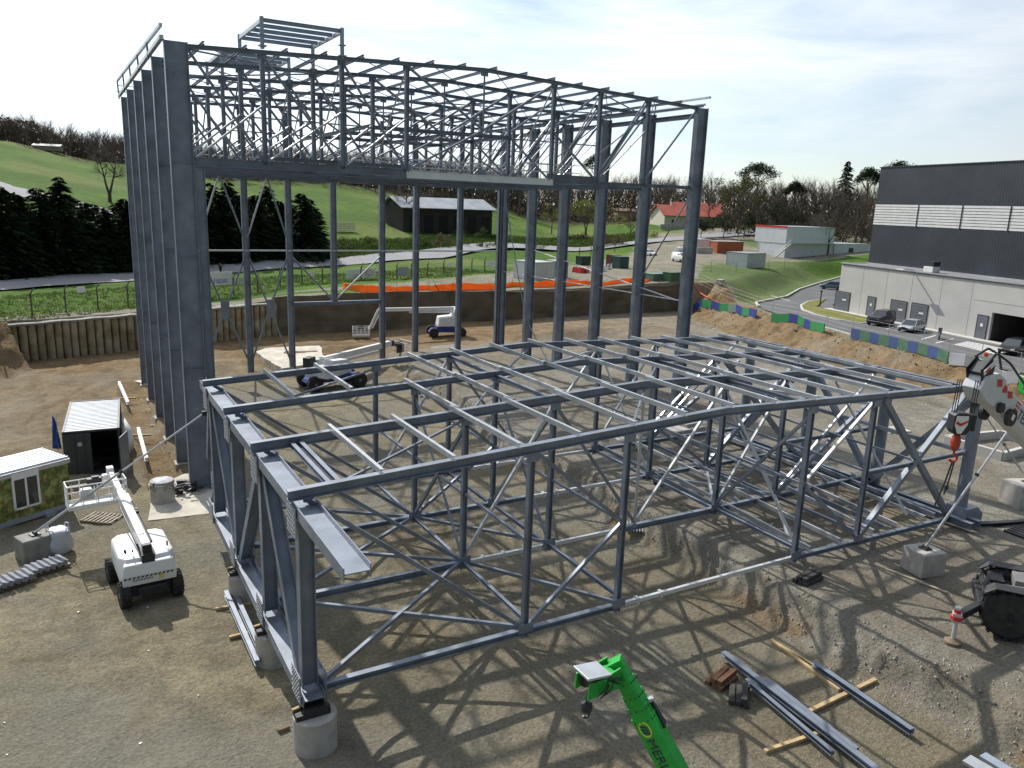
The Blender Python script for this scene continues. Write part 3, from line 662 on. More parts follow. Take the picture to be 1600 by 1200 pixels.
for k,y in enumerate(LYs):
    t=thing('roof_truss',None,None); t.parent=low; t.location=Vector((0,y,0))-low.location
    def TB(name,mb,mat=ST):
        o=mb.build(name,mat); o.parent=t; o.data.transform(Matrix.Translation((0,-y,0))); return o
    hh=(.32,.36,.30,.28)[k]
    m=MB(); m.ib((-.12,y,roofL(0)-hh/2),(16.8,y,roofL(16.8)-hh/2),.26,hh); TB('top_chord',m)
    m=MB(); m.ib((16.8,y,roofL(16.8)-hh/2),(33.3+(.0 if k else .6),y,roofL(33.5)-hh/2),.26,hh); TB('top_chord',m)
    zb=-.12
    if k>0: zb=.3 if k==1 else .38
    sl=SIL[k]
    m=MB(); m.ib((.85,y,zb),(sl[0],y,zb),.22,.21 if k!=1 else .26); TB('bottom_chord',m)
    m=MB(); m.ib((sl[1],y,zb),(33.6,y,zb-.2 if k==0 else zb),.22,.21 if k!=1 else .26); TB('bottom_chord',m)
    m=MB(); m.bar((sl[0]-.2,y,zb),(sl[1]+.2,y,zb),.14,.16)
    for q_ in (.1,.22): m.box(sl[0]+(sl[1]-sl[0])*q_,y,zb,.12,.24,.27)
    TB('temporary_tie',m,SV)
    for x in (LX[1],LX[2],LX[4],LX[5]):
        m=MB(); m.ib((x,y,zb-.25),(x,y,roofL(x)-hh),.2,.22,(1,0,0)); TB('vertical',m,ST)
    if k==1:
        m=MB(); m.tube((16.9,y,zb),(16.9,y,roofL(16.9)-hh),.07,None,8); TB('hanger',m,GV)
    T=lambda x: roofL(x)-hh
    if k in (0,2):
        D=[(LX[0],T(LX[0]),LX[1],zb+.1,.14,0),(LX[1],zb+.1,LX[2],3.3,.13,0),(LX[1]+.2,T(LX[1]),LX[2],3.3,.13,0),
           (LX[4],3.3,LX[5],T(LX[5]),.12,1),(LX[4],3.3,LX[5],zb+.1,.14,0),(LX[5],zb+.1,33.3,T(33.3),.24,0),(LX[5]+.6,T(LX[5]),33.3,zb,.26,0)]
    else:
        D=[(LX[0],T(LX[0]),LX[1],zb+.1,.14,0),(LX[2],T(LX[2]),LX[1],zb+.2,.12,1),(LX[5],T(LX[5]),LX[4],zb+.2,.12,1),(33.1,T(33.1),LX[5],zb+.2,.12,1),
           (LX[5],zb+.1,33.3,T(33.3)-1.4,.2,0),(LX[2],T(LX[2]),16.9,zb+.2,.12,0),(16.9,zb+.2,LX[4],T(LX[4]),.12,1)]
    for xa,za,xb,zb2,w_,gal in D:
        m=MB(); m.bar((xa,y,za),(xb,y,zb2),w_,w_,(0,1,0)); TB('diagonal',m,GV if gal else ST)
    m=MB(); m.ib((26.2,y,3.2),(33.8,y,3.2),.2,.2); 
    if k in (0,1): TB('middle_rail',m)
    for x in (LX[1],LX[2],LX[4],LX[5]):
        m=MB(); m.box(x,y-.12,zb+.16,.62,.025,.36); m.bolts((x,y-.12,zb+.16),(1,0,0),(0,0,1),4,2,.16,.16,.02); TB('gusset_plate',m,ST)
        m=MB(); m.box(x,y-.12,T(x)-.14,.5,.025,.28); TB('gusset_plate',m,ST)
# purlins, bay by bay as bolted so far
PX=[2.75+2.4*i for i in range(13)]
for i,x in enumerate(PX):
    for b in range(3):
        if b==1 and i in (0,1): continue
        if b==2 and i==2: continue
        ya,yb=LYs[b],LYs[b+1]; z=roofL(x)+.12
        z=roofL(x)+.09; xo=x+(.08 if b%2 else -.08); m=MB(); m.cc((xo,ya-.2,z),(xo,yb+.22,z),.12,.18); B_('purlin',m,GV,low)
for x,b in ((1.25,0),(1.55,0),(LX[1],0),(LX[1],1),(LX[2],1),(LX[2],2),(LX[4],0),(LX[4],1),(LX[5],2),(29.6,0),(29.6,1)):
    m=MB(); m.ib((x,LYs[b],roofL(x)-.26),(x,LYs[b+1],roofL(x)-.26),.15,.18); B_('tie_beam',m,ST,low)
for x in LX[1:3]+LX[4:6]:
    for b in range(3):
        m=MB(); m.ib((x,LYs[b],.32),(x,LYs[b+1],.36),.14,.15); B_('tie_beam',m,ST,low)
for i,x in enumerate((22.3,22.8,23.4,24.8,25.3,27.2,28.2,29.0,30.1,31.2,32.0,32.5)):
    y0=(0,0,5,0,5,0,0,0,5,0,0,5)[i]; m=MB(); m.cc((x,y0-.1,.16 if y0<1 else .5),(x,15.3-(i%3)*5.05,.58),.12,.2); B_('lower_purlin',m,GV if i%2 else ST,low)
for (xa,ya,xb,yb) in ((.9,5,LX[1],0),(.9,0,LX[1],5),(LX[1],5,LX[2],0),(.9,5,LX[1],10.08),(LX[1],5,.9,10.08),(LX[1],10.08,LX[2],5),(LX[4],0,LX[5],5),(LX[4],5,LX[5],10.08),(LX[4],10.08,LX[5],5),(LX[1],10.08,.9,15.2),(26.1,0,33.2,5)):
    m=MB(); xa=.72 if xa==.9 else xa; xb=.72 if xb==.9 else xb; m.bar((xa,ya,.02 if ya==0 else .4),(xb,yb,.02 if yb==0 else .44),.13,.13); B_('plan_brace',m,ST if xa<20 else GV,low)
for (xa,ya,xb,yb) in ((LX[4],0,LX[5],5),(LX[5],0,LX[4],5),(LX[4],5.0,LX[5],10.08),(LX[5],10.08,33.,15.2),(LX[2],10.08,LX[4],15.2)):
    m=MB(); m.bar((xa,ya,roofL(xa)-.5),(xb,yb,roofL(xb)-.5),.12,.12); B_('roof_brace',m,GV,low)
for (xa,xb,y0) in ((LX[4],LX[4],0),(LX[1],LX[1],5),(LX[2],LX[2],5)):
    m=MB(); m.bar((xa,y0,roofL(xa)-.7),(xb,y0+5.0,.6),.13,.13,(1,0,0)); B_('sway_brace',m,ST,low)
for b in range(3):
    for i in range(6):
        if (i+b)%2==0:
            xa,xb=LX[i],LX[i+1]; m=MB(); m.bar((xa,LYs[b],roofL(xa)-.42),(xb,LYs[b+1],roofL(xb)-.42),.08,.08); B_('roof_brace',m,ST,low)
    for x in (LX[1],LX[2],LX[4],LX[5],29.8):
        m=MB(); m.bar((x,LYs[b],3.3),(x,LYs[b+1],3.35),.1,.1); B_('middle_tie',m,ST,low)
        if (b+int(x))%2: m=MB(); m.bar((x,LYs[b],.5),(x,LYs[b+1],roofL(x)-.7),.09,.09,(1,0,0)); B_('sway_brace',m,GV if x>20 else ST,low)
# right-hand end frame
eg=thing('end_frame',None,None); eg.parent=low; eg.location=Vector((33.9,0,0))-low.location
for x in (33.5,34.2):
    m=MB(); m.ib((x,-1.2,-.32),(x,16.2,-.32),.3,.36); GB('bottom_chord',m,ST,eg)
m=MB(); m.ib((33.7,-.2,roofL(33.5)-.3),(33.7,15.4,roofL(33.5)-.3),.3,.36); GB('top_chord',m,SD_,eg)
for k,y in enumerate(LYs):
    m=MB(); m.tube((34.35,y,-.3),(34.35,y,6.25),.3,None,14); m.tube((34.35,y,5.6),(34.35,y,5.75),.4,None,14); GB('post',m,ST,eg)
for ya,yb in ((0,5.0),(10.08,5.0),(10.08,15.2)):
    m=MB(); m.bar((34.0,ya,6.0),(34.0,yb,.0),.28,.32,(1,0,0)); GB('diagonal',m,ST,eg)
m=MB(); m.bar((34.0,0,3.2),(34.0,15.2,3.2),.2,.2); GB('rail',m,ST,eg)
for y in (0,10.08):
    m=MB(); m.prism([(34.0,y-.55,-.75),(35.5,y-.55,-.75),(35.5,y-.55,-.2),(35.0,y-.55,.25),(34.0,y-.55,.25)],(0,1.1,0)); GB('bearing_shoe',m,MT['steel'],eg)
# loose cross-beam on two sleepers under the far end
t=thing('sleeper_stack','dark steel sleepers carrying the right end of the low roof section','support',(35.2,-1.0,-.75))
m=MB()
for i in range(7): m.box(.3+i*.32,-1.6,.06,.2,1.7,.16)
m.build('sleeper',MT['dark'],t)
m=MB(); m.ib((-.6,.3,.12),(3.2,-.9,.12),.3,.24); m.build('beam',MT['dark'],t)
# ------------------------------------------------------------------ piers under the box girder
def pier(y,lab,ht=1.35,r=.66,x=.42):
    zg=H1(x,y)-.06
    t=thing('concrete_pier',lab,'pier',(x,y,zg),0,'round concrete piers under the girder')
    top=-.38; h=top-.34-zg
    m=MB(); m.lathe((0,0,0),[(r,0),(r,h-.03),(r-.03,h),(0,h)],32); m.build('cylinder',MT['conc'],t,smooth=40)
    m=MB(); m.box(-.1,0,h+.09,1.05,.5,.17); m.box(.0,-.2,h+.25,.8,.14,.16); m.box(0,.2,h+.25,.8,.14,.16); m.build('bearing_beam',MT['dark'],t)
    m=MB(); m.box(-.55,.12,h+.22,.24,.10,.07,.2); m.build('timber_wedge',MT['wood'],t)
pier(-.35,'round concrete pier nearest the camera under the open front corner of the girder')
pier(5.0,'round concrete pier standing beside the two channels laid on timbers')
pier(10.1,'round concrete pier next in line behind the one by the laid channels')
# ------------------------------------------------------------------ access platforms
def tyre_wheel(p,axis,r,w,parent,name='wheel',rimmat=None,tread=True,hub=.5):
    """wheel with a treaded tyre and a dished rim; axis 'X' or 'Y' in the parent's space"""
    wroot=None
    m=MB(); prof=[(r*.55,-w/2),(r*.86,-w/2),(r*.97,-w*.40),(r,-w*.25),(r,w*.25),(r*.97,w*.40),(r*.86,w/2),(r*.55,w/2)]
    m.lathe((0,0,0),prof,28,axis)
    if tread:
        for i in range(18):
            a=2*math.pi*i/18
            for s in (-1,1):
                a2=a+(.17 if s>0 else 0)
                rot=Matrix.Rotation(a2,3,axis)
                off={'X':Vector((s*w*.27,0,r*1.0)),'Y':Vector((s*w*.27,0,r*1.0))}[axis]
                if axis=='Y': off=Vector((0,s*w*.27,r))
                sz=(w*.42,r*.13,r*.10) if axis=='X' else (r*.13,w*.42,r*.10)
                c=rot@off; m.box(c.x,c.y,c.z,*sz,M=rot)
    wroot=m.build(name,MT['black'],parent); wroot.location=Vector(p)
    h=MB(); h.lathe((0,0,0),[(0,-w*.5),(r*.2,-w*.5),(r*.25,-w*.3),(r*.5,-w*.28),(r*.57,-w*.44),(r*.57,w*.44),(r*.5,w*.28),(r*.25,w*.3),(r*.2,w*.5),(0,w*.5)],24,axis)
    ho=h.build('rim',rimmat or MT['white_dirty'],wroot)
    return wroot
def cage(name,parent,w,d,h,mat,loc,rz=0):
    m=MB()
    def rail(z):
        m.path([(-w/2,-d/2,z),(w/2,-d/2,z),(w/2,d/2,z),(-w/2,d/2,z),(-w/2,-d/2,z)],.028,6)
    for z in (.05,.5,.85,h): rail(z)
    for x in np.linspace(-w/2,w/2,5):
        for y in (-d/2,d/2): m.tube((x,y,0),(x,y,h),.025,None,6)
    for y in (0,):
        for x in (-w/2,w/2): m.tube((x,y,0),(x,y,h),.025,None,6)
    o=m.build(name,mat,parent); o.location=Vector(loc); o.rotation_euler=(0,0,rz)
    f=MB(); f.box(0,0,.02,w*.99,d*.99,.05); f.box(0,-d/2,.1,w,.02,.16); f.box(0,d/2,.1,w,.02,.16); f.build('floor_plate',mat,o)
    c=MB(); c.box(0,d/2-.12,h-.15,.6,.28,.34); c.box(.05,d/2-.14,h+.05,.3,.2,.1); c.build('control_box',MT['dark'],o)
    return o
# near white boom lift
LF=thing('boom_lift','white boom lift with its basket lowered beside the flower-printed site cabin','boom lift',(-3.22,12.95,H1(-3.22,12.95)-.02),R_(7),'boom lifts')
W=MT['white']
for sx in (-1,1):
    for sy in (-1,1): tyre_wheel((sx*1.0,sy*1.28,.52),'X',.52,.42,LF,rimmat=MT['white_dirty'])
m=MB(); m.box(0,0,.62,1.5,3.0,.42); m.box(0,-1.28,.52,1.9,.24,.22); m.box(0,1.28,.52,1.9,.24,.22); m.box(0,-1.62,.66,1.1,.2,.3); m.build('chassis',MT['dark'],LF,bevel=.03)
up=bpy.data.objects.new('turret',None); COL.objects.link(up); up.parent=LF; up.location=(0.02,0,.9); up.rotation_euler=(0,0,R_(-3))
# counterweight hood: a tall rounded body with a rear slot for the boom
def hood(x0,x1):
    s=1 if x1>x0 else -1
    return [(x0,-1.55),(x1-s*.25,-1.52),(x1,-1.15),(x1,1.05),(x1-s*.3,1.42),(x0,1.45)]
m=MB()
for x0,x1 in ((-.24,-1.08),(.24,1.08)):
    pl=hood(x0,x1)
    secs=[]
    for z,sc_,dy in ((0.02,.93,.02),(.35,1.0,0),(.85,.97,.02),(1.08,.9,.10),(1.16,.78,.22)):
        cx=(x0+x1)/2; secs.append([( cx+(x-cx)*sc_ if abs(x-x0)>.01 else x, y*sc_+dy, z) for x,y in pl])
    m.loft(secs)
m.build('engine_hood',W,up,smooth=35,bevel=.03)
m=MB(); m.loft([[(-1.02,-1.62,.02),(1.02,-1.62,.02),(.9,-1.1,.02),(-.9,-1.1,.02)],[(-1.06,-1.66,.47),(1.06,-1.66,.47),(.9,-1.1,.5),(-.9,-1.1,.5)],[(-.94,-1.58,.92),(.94,-1.58,.92),(.85,-1.1,1.0),(-.85,-1.1,1.0)]]); m.build('counterweight',W,up,bevel=.05)
m=MB()
for i in range(12):
    x=-.98+i*.16; m.prism([(x,-1.672,.36),(x+.09,-1.672,.36),(x+.13,-1.672,.43),(x+.04,-1.672,.43)],(0,-.008,0))
m.build('warning_stripe',MT['dark'],up)
m=MB(); m.box(.42,-1.674,.27,.16,.012,.15); m.build('warning_label',MT['yellow'],up)
m=MB()
for i in range(8): m.box(-.62+i*.1,-1.672,.28,.055,.008,.05)
m.build('lettering',MT['ink'],up)
for sx in (-1,1):
    m=MB()
    for i in range(5): m.box(sx*.68,.1+i*.22,1.145 ,.34,.03,.012)
    m.build('vent_slots',MT['dark'],up)
m=MB(); m.tube((-.74,-.72,1.08),(-.74,-.72,1.3),.06,.05,10); m.box(-.5,-1.0,1.3,.07,.07,.1); m.box(.84,-.95,1.34,.06,.06,.2); m.build('beacon',MT['dark'],up)
m=MB(); m.prism([(-.92,-.75,1.05),(-.76,-.95,1.15),(-.68,-.62,1.16),(-.84,-.45,1.13)],(0,0,.03)); m.build('filler_cap',MT['dark'],up)
m=MB(); m.box(0,-1.2,.85,.44,.6,.9); m.box(0,0,.6,.42,2.4,.6); m.build('boom_pedestal',MT['dark'],up,bevel=.03)
pv=Vector((0,-1.18,1.42))
tipw=Vector(G(172,737,1.3)); M_=LF.matrix_basis; 
inv=(Matrix.Translation(LF.location)@Matrix.Rotation(R_(7),4,'Z')@Matrix.Translation(up.location)@Matrix.Rotation(R_(-3),4,'Z')).inverted()
tip=inv@tipw
dv=(tip-pv)
m=MB(); m.bar(pv-dv*.02,pv+dv*.66,.34,.42); m.bar(pv+dv*.1,pv+dv*.62,.2,.48); m.build('boom',W,up,bevel=.02)
m=MB(); m.bar(pv+dv*.6,pv+dv*.9,.26,.32); m.build('boom_extension',W,up,bevel=.02)
m=MB(); m.box(pv.x,pv.y-.12,pv.z-.05,.36,.28,.52); m.box(pv.x,pv.y-.3,pv.z-.32,.5,.2,.34); m.build('boom_end_cap',MT['dark'],up,bevel=.02)
side=Vector((.27,0,0))
m=MB(); m.tube(pv+side+dv*.05,pv+side+dv*.55,.06,None,8); m.tube(pv-side+dv*.05,pv-side+dv*.5,.035,None,6); m.box(*(pv+side+dv*.42),.16,.5,.2); m.build('hose_track',MT['dark'],up)
m=MB(); m.tube(pv+Vector((.26,0,-.1))+dv*.3,pv+Vector((.26,0,-.02))+dv*.66,.07,None,10); m.build('cylinder_ram',W,up)
m=MB(); m.bar(tip-dv*.1,tip,.2,.26); m.box(*(tip),.3,.4,.5); m.box(tip.x-.1,tip.y+.1,tip.z-.45,.5,.4,.6); m.build('jib_head',W,up,bevel=.02)
bl=inv@Vector(G(152,786,.35))
bk=cage('basket',up,2.45,.95,1.12,MT['white'],bl,R_(3))
m=MB(); m.loft([[(-.28,-.55,.62),(.28,-.55,.62),(.28,-.1,.62),(-.28,-.1,.62)],[(-.3,-.62,.85),(.3,-.62,.85),(.3,-.1,.95),(-.3,-.1,.95)],[(-.22,-.5,1.12),(.22,-.5,1.12),(.22,-.15,1.12),(-.22,-.15,1.12)]])
q=m.build('welding_set',MT['white_dirty'],bk,bevel=.04); q.location=(-.45,0,-.2)
# blue and white lifts
def boom_lift_b(label,loc,rz,boom,basket,bw=2.2,articul=False,tur=0):
    t=thing('boom_lift',label,'boom lift',loc,rz,'boom lifts')
    for sx in (-1,1):
        for sy in (-1,1): tyre_wheel((sx*1.7,sy*1.05,.56),'Y',.56,.42,t,rimmat=MT['white_dirty'] if not articul else MT['blue'])
    m=MB(); m.box(0,0,.72,3.4,1.3,.44); m.box(1.7,0,.6,.3,1.9,.24); m.box(-1.7,0,.6,.3,1.9,.24); m.prism([(-2.2,-.5,.55),(-1.8,-.5,.95),(1.8,-.5,.95),(2.2,-.5,.55)],(0,1.0,0)); m.build('chassis',MT['blue'],t,bevel=.04)
    u=bpy.data.objects.new('turret',None); COL.objects.link(u); u.parent=t; u.location=(0,0,1.0); u.rotation_euler=(0,0,tur)
    m=MB()
    if articul: m.box(0,0,.1,2.6,1.5,.3); m.build('turntable',MT['blue'],u,bevel=.03); return t,u
    m.loft([[(-1.5,-1.0,0),(1.1,-1.0,0),(1.1,-.2,0),(-1.5,-.2,0)],[(-1.55,-1.05,.6),(1.15,-1.05,.5),(1.15,-.2,.5),(-1.55,-.2,.6)],[(-1.3,-.95,1.25),(.7,-.95,1.05),(.7,-.25,1.05),(-1.3,-.25,1.25)]])
    m.loft([[(-1.5,.2,0),(1.1,.2,0),(1.1,1.0,0),(-1.5,1.0,0)],[(-1.55,.2,.6),(1.15,.2,.5),(1.15,1.05,.5),(-1.55,1.05,.6)],[(-1.3,.25,1.25),(.7,.25,1.05),(.7,.95,1.05),(-1.3,.95,1.25)]])
    m.build('engine_hood',MT['white_dirty'],u,bevel=.06)
    m=MB(); m.box(-1.65,0,.45,.7,2.0,.9); m.build('counterweight',MT['white_dirty'],u,bevel=.08)
    m=MB(); m.box(-.2,0,.35,2.2,.42,.6); m.build('boom_pedestal',MT['dark'],u)
    return t,u
gz=-1.9
yaw=math.atan2(2.3,5.6)
B2p=G(520,600,-1.85); h2=H1(15.2,45.8)
L2,u2=boom_lift_b('blue and white boom lift with its telescopic boom raised gently, standing inside the hall',(15.2,46.2,h2-.02),R_(6),None,None)
u2.rotation_euler=(0,0,R_(40)-R_(6))
L2.scale=(1.22,)*3
inv2=(Matrix.Translation(L2.location)@Matrix.Rotation(R_(6),4,'Z')@Matrix.Scale(1.22,4)@Matrix.Translation(u2.location)@u2.rotation_euler.to_matrix().to_4x4()).inverted()
p0=inv2@Vector((12.9,45.2,.55)); p1=inv2@Vector((24.1,54.6,.15)); dv=p1-p0
m=MB(); m.bar(p0,p0+dv*.97,.36,.46); m.bar(p0+dv*.5,p1,.28,.36); m.build('boom',MT['white_dirty'],u2,bevel=.02)
m=MB(); m.bar(p0+Vector((0,.0,-.42))+dv*.12,p0+Vector((0,0,-.46))+dv*.82,.2,.2); m.build('cable_tray',MT['white_dirty'],u2)
m=MB(); m.box(*p0,.75,.62,.95); m.build('boom_end_cap',MT['dark'],u2,bevel=.05)
m=MB(); m.box(*p1,.3,.4,.5); m.bar(p1,p1+Vector((1.4,0,-.55)),.2,.2); m.box(p1.x+1.6,p1.y-.0,p1.z-.7,.45,.5,.8); m.build('jib_head',MT['dark'],u2)
bk=cage('basket',u2,2.6,.95,1.1,MT['white_dirty'],p1+Vector((2.2,0,-1.3)),R_(60))
P3=Vector((34.8,64.3,0)); h3=H1(34.8,64.3)
L3,u3=boom_lift_b('white articulated boom lift parked along the brown excavation wall',(35.0,64.5,h3-.02),R_(-14),None,None,articul=True)
m=MB(); m.prism([(-1.2,-1.0,.25),(1.6,-1.0,.25),(1.65,-1.0,2.45),(.85,-1.0,2.5),(.6,-1.0,1.5),(-1.0,-1.0,1.35)],(0,2.0,0)); m.build('upper_hood',MT['white_dirty'],u3,bevel=.1)
a=Vector((1.0,0,2.35)); b=Vector((-8.2,.0,2.2)); c=Vector((-9.3,0,-.2))
m=MB(); m.bar(a,b,.34,.42); m.bar(a+Vector((0,0,-.4)),a+(b-a)*.6+Vector((0,0,-.34)),.24,.24); m.build('boom',MT['white_dirty'],u3,bevel=.02)
m=MB(); m.bar(b,c,.22,.26); m.bar(b+Vector((.35,0,-.1)),c+Vector((.4,0,.2)),.12,.12); m.build('jib',MT['white_dirty'],u3)
cage('basket',u3,1.9,.9,1.1,MT['white_dirty'],c+Vector((-.95,0,-.7)))

# ------------------------------------------------------------------ green telescopic handler
TH=thing('telehandler','bright green telescopic handler boom with a winch head pointing up over the site','telehandler',(5.3,-14.9,H1(5.3,-14.9)))
GR=MT['green']
lo=lambda p: Vector(p)-TH.location
tp=Vector(CP+PXD(962,1034)*14.9); bs=Vector(G(1255,1580,.75)); dv=(tp-bs); Ld=dv.length; dn=dv.normalized()
rt=dn.cross(Vector((0,0,1))).normalized(); upv=rt.cross(dn).normalized()
secs=[(0,.62,.86,1.08),(.50,.80,.74,.92),(.74,.86,.66,.80),(.81,.915,.58,.68),(.87,1.0,.50,.58)]
m=MB(); P=lambda f,a=0,b=0: lo(bs)+dn*(Ld*f)+rt*a+upv*b
MZ=[(0,.845,.38,.46),(.83,.875,.35,.41),(.86,.91,.32,.37),(.895,.95,.29,.335),(.935,1.0,.26,.30)]
for i,(f0,f1,w_,h_) in enumerate(MZ):
    m=MB(); q=.045
    a,b=w_/2,h_/2
    m.sweep(P(f0),P(f1),[(-a+q,-b),(a-q,-b),(a,-b+q),(a,b-q),(a-q,b),(-a+q,b),(-a,b-q),(-a,-b+q)],upv); 
    m.build('boom_section',GR,TH,bevel=.012)
m=MB()
for i,(f0,f1,w_,h_) in enumerate(MZ[:-1]):
    for s in (-1,1):
        for k in range(3): m.box(*P(f1-.012-.0*k,s*(w_/2+.008),-h_/2+h_*(k+.5)/3),.018,.018,.018)
        for k in range(4): m.box(*P(f1-.012,-w_/2+w_*(k+.5)/4,h_/2+.006),.018,.018,.018)
m.build('wear_pad_bolts',MT['dark'],TH)
m=MB(); m.prism([P(.79,.02,.23),P(.80,.14,.23),P(.87,.13,.20),P(.86,.08,.20)],upv*.05); m.build('cable_guide',MT['dark'],TH)
m=MB(); m.box(*P(.87,.10,.22),.12,.08,.08); m.build('lamp_bracket',MT['galv'],TH)
# head with winch, hung to the left of the boom tip
hd=P(1.0); JS=.74
m=MB(); m.bar(P(.985),P(1.008)+rt*-.03,.27,.31); m.build('boom_head',GR,TH,bevel=.02)
hl=Vector((-1,.05,-.08)); 
e0=P(.985,-.12,-.04)
for s in (-.28,.28):
    m=MB(); s_=Vector((0,s,0))
    m.prism([e0+JS*s_+JS*Vector((0,0,.22)),e0+JS*s_+JS*Vector((-.62,0,.05)),e0+JS*s_+JS*Vector((-.95,0,.02)),e0+JS*s_+JS*Vector((-.98,0,-.42)),e0+JS*s_+JS*Vector((-.6,0,-.36)),e0+JS*s_+JS*Vector((0,0,-.36))],(0,.04,0)); m.build('jib_frame',GR,TH,bevel=.01)
m=MB(); m.box(*(e0+JS*Vector((-.66,.03,.15))),.54,.50,.05,M=Matrix.Rotation(.1,3,'Y')); m.build('jib_cover_plate',MT['galv'],TH,bevel=.01)
m=MB(); m.lathe(e0+JS*Vector((-.64,0,-.16)),[(.0,-.18),(.19,-.18),(.19,-.15),(.13,-.13),(.13,.13),(.19,.15),(.19,.18),(0,.24)],20,'Y'); m.build('winch_drum',MT['dark'],TH)
m=MB(); m.box(*(e0+JS*Vector((-.26,0,-.1))),.27,.32,.27); m.tube(e0+JS*Vector((-.55,-.3,.05)),e0+JS*Vector((-.1,-.34,-.25)),.03,None,6); m.build('winch_motor',MT['green2'],TH,bevel=.03)
m=MB()
pts=[e0+JS*Vector((-.1-.55*i/10,-.36-.05*math.sin(i),-.05+.25*math.sin(i/10*math.pi)-.25*i/10)) for i in range(11)]
m.path(pts,.014,5); m.path([p+Vector((.03,.02,-.1)) for p in pts],.014,5); m.path([p+Vector((.12,.0,-.05)) for p in pts[2:]],.012,5); m.build('hydraulic_hose',MT['black'],TH)
m=MB(); m.tube(e0+JS*Vector((-.80,0,-.45)),e0+JS*Vector((-.80,0,-.72)),.018,None,6); m.lathe(e0+JS*Vector((-.80,0,-.8)),[(0,-.1),(.1,-.08),(.12,0),(.1,.08),(0,.1)],12); 
hk=[e0+JS*Vector((-.80+.09*math.sin(a_),0,-1.02-.09*math.cos(a_)+0)) for a_ in np.linspace(3.1,-1.4,10)]; m.tube(e0+JS*Vector((-.80,0,-.88)),hk[0],.022,None,6); m.path(hk,.024,6); m.build('hook',MT['dark'],TH)
# lettering on the left side of the main section
Mx=Matrix.Identity(4)
def side_text(s,size,mat,f,b,name='lettering',off=.006,w_=.80,sgn=-1):
    X=-dn*1.0; Y=upv; Z=X.cross(Y)      # reads downwards along the boom
    o=P(f,0,b)+(-rt)*(w_/2+off) ; Mq=Matrix(((X.x,Y.x,Z.x,o.x),(X.y,Y.y,Z.y,o.y),(X.z,Y.z,Z.z,o.z),(0,0,0,1)))
    return text(s,size,mat,TH,name,Mq,.004)
XZ=(-dn).cross(upv)
side_text('MERLO',.27,MT['ink'],.785,-.02,w_=.38)
MT['lime']=pm('lime outline',(.45,.62,.05),.5,0,.05,2)
m=MB()
o_=P(.53,0,0)-rt*(.404)
def leaf(c,sx,sy): return [c-dn*(sx*math.cos(a_))+upv*(sy*math.sin(a_)) for a_ in np.linspace(0,2*math.pi,14)[:-1]]
m.prism(leaf(P(.812)-rt*.194,.16,.13),-rt*.004); m.build('emblem',MT['lime'],TH)
m=MB(); m.prism(leaf(P(.812)-rt*.199,.12,.095),-rt*.004); m.build('emblem',GR,TH)
m=MB()
for i in range(3): 
    c=P(.812)-rt*.204; m.prism([c-dn*(-.1+.06*i)+upv*-.07,c-dn*(-.06+.06*i)+upv*-.07,c-dn*(-.01+.06*i)+upv*.07,c-dn*(-.05+.06*i)+upv*.07],-rt*.004)
m.build('emblem_stripe',MT['ink'],TH)
# carrier below (outside the picture)
for sx in (-1,1):
    for sy in (-1.4,1.4): tyre_wheel((sx*1.0,sy,.62),'X',.62,.45,TH,rimmat=MT['white_dirty'])
m=MB(); m.box(0,0,.85,1.3,4.2,.5); m.build('chassis',MT['dark'],TH,bevel=.04)
m=MB(); m.box(.1,.0,1.75,2.1,2.6,1.1); m.box(.75,-1.2,2.0,.9,1.2,1.6); m.build('upper_body',GR,TH,bevel=.08)
m=MB(); m.loft([[(-1.1,-1.3,1.5),(-.35,-1.3,1.5),(-.35,.3,1.5),(-1.1,.3,1.5)],[(-1.1,-1.2,2.6),(-.35,-1.2,2.6),(-.35,.0,2.6),(-1.1,.0,2.6)]]); m.build('cab',MT['glass'],TH,bevel=.05)

# ------------------------------------------------------------------ mobile crane on the right
ax=Vector((.57,-.82,0)).normalized(); azc=math.atan2(ax.y,ax.x)
fc=Vector((24.75,-5.75,0)); gcr=H1(26.5,-8.5)
CR_=thing('mobile_crane','grey mobile crane with a red hook block, its boom reaching over from the right edge','crane',(fc.x,fc.y,gcr),azc)
iv=(Matrix.Translation(CR_.location)@Matrix.Rotation(azc,4,'Z')).inverted()
CG=pm('crane grey paint',(.56,.58,.61),.35,0,.07,1.2); CB=pm('crane black frame',(.03,.03,.033),.55,.2,.3,3)
for x in (1.55,5.6):
    for y in (-1.08,1.08): tyre_wheel((x,y,.93),'Y',.93,.62,CR_,rimmat=pm('dark rim',(.12,.125,.14),.5,.3,.2,3))
m=MB(); m.box(4.0,0,1.25,6.6,1.5,.6); m.box(.85,0,1.0,.7,2.3,.42); m.box(7.1,0,1.0,.6,2.5,.42); m.box(1.55,0,.93,.5,1.7,.4); m.build('chassis',CB,CR_,bevel=.04)
m=MB()
for x in (1.55,5.6):
    if x>2: m.build('fender',CB,CR_,bevel=.02); m=MB()
    for y_ in (-1.45,.85):
        if y_>0: m.build('fender',CB,CR_,bevel=.02); m=MB()
        m.prism([(x-.95,y_,1.75),(x-.6,y_,2.0),(x+.8,y_,2.0),(x+1.15,y_,1.65),(x+1.05,y_,1.62),(x+.75,y_,1.95),(x-.55,y_,1.95),(x-.9,y_,1.70)],(0,.6,0))
m.build('fender',CB,CR_,bevel=.02)
m=MB(); m.box(4.7,0,1.66,4.8,1.7,.08); m.box(2.2,.2,1.8,1.0,1.0,.4); m.tube((1.3,-.5,1.75),(3.0,-.5,1.85),.1,None,8); m.build('deck',pm('dusty deck',(.17,.17,.165),.7,.1,.2,2),CR_,bevel=.02)
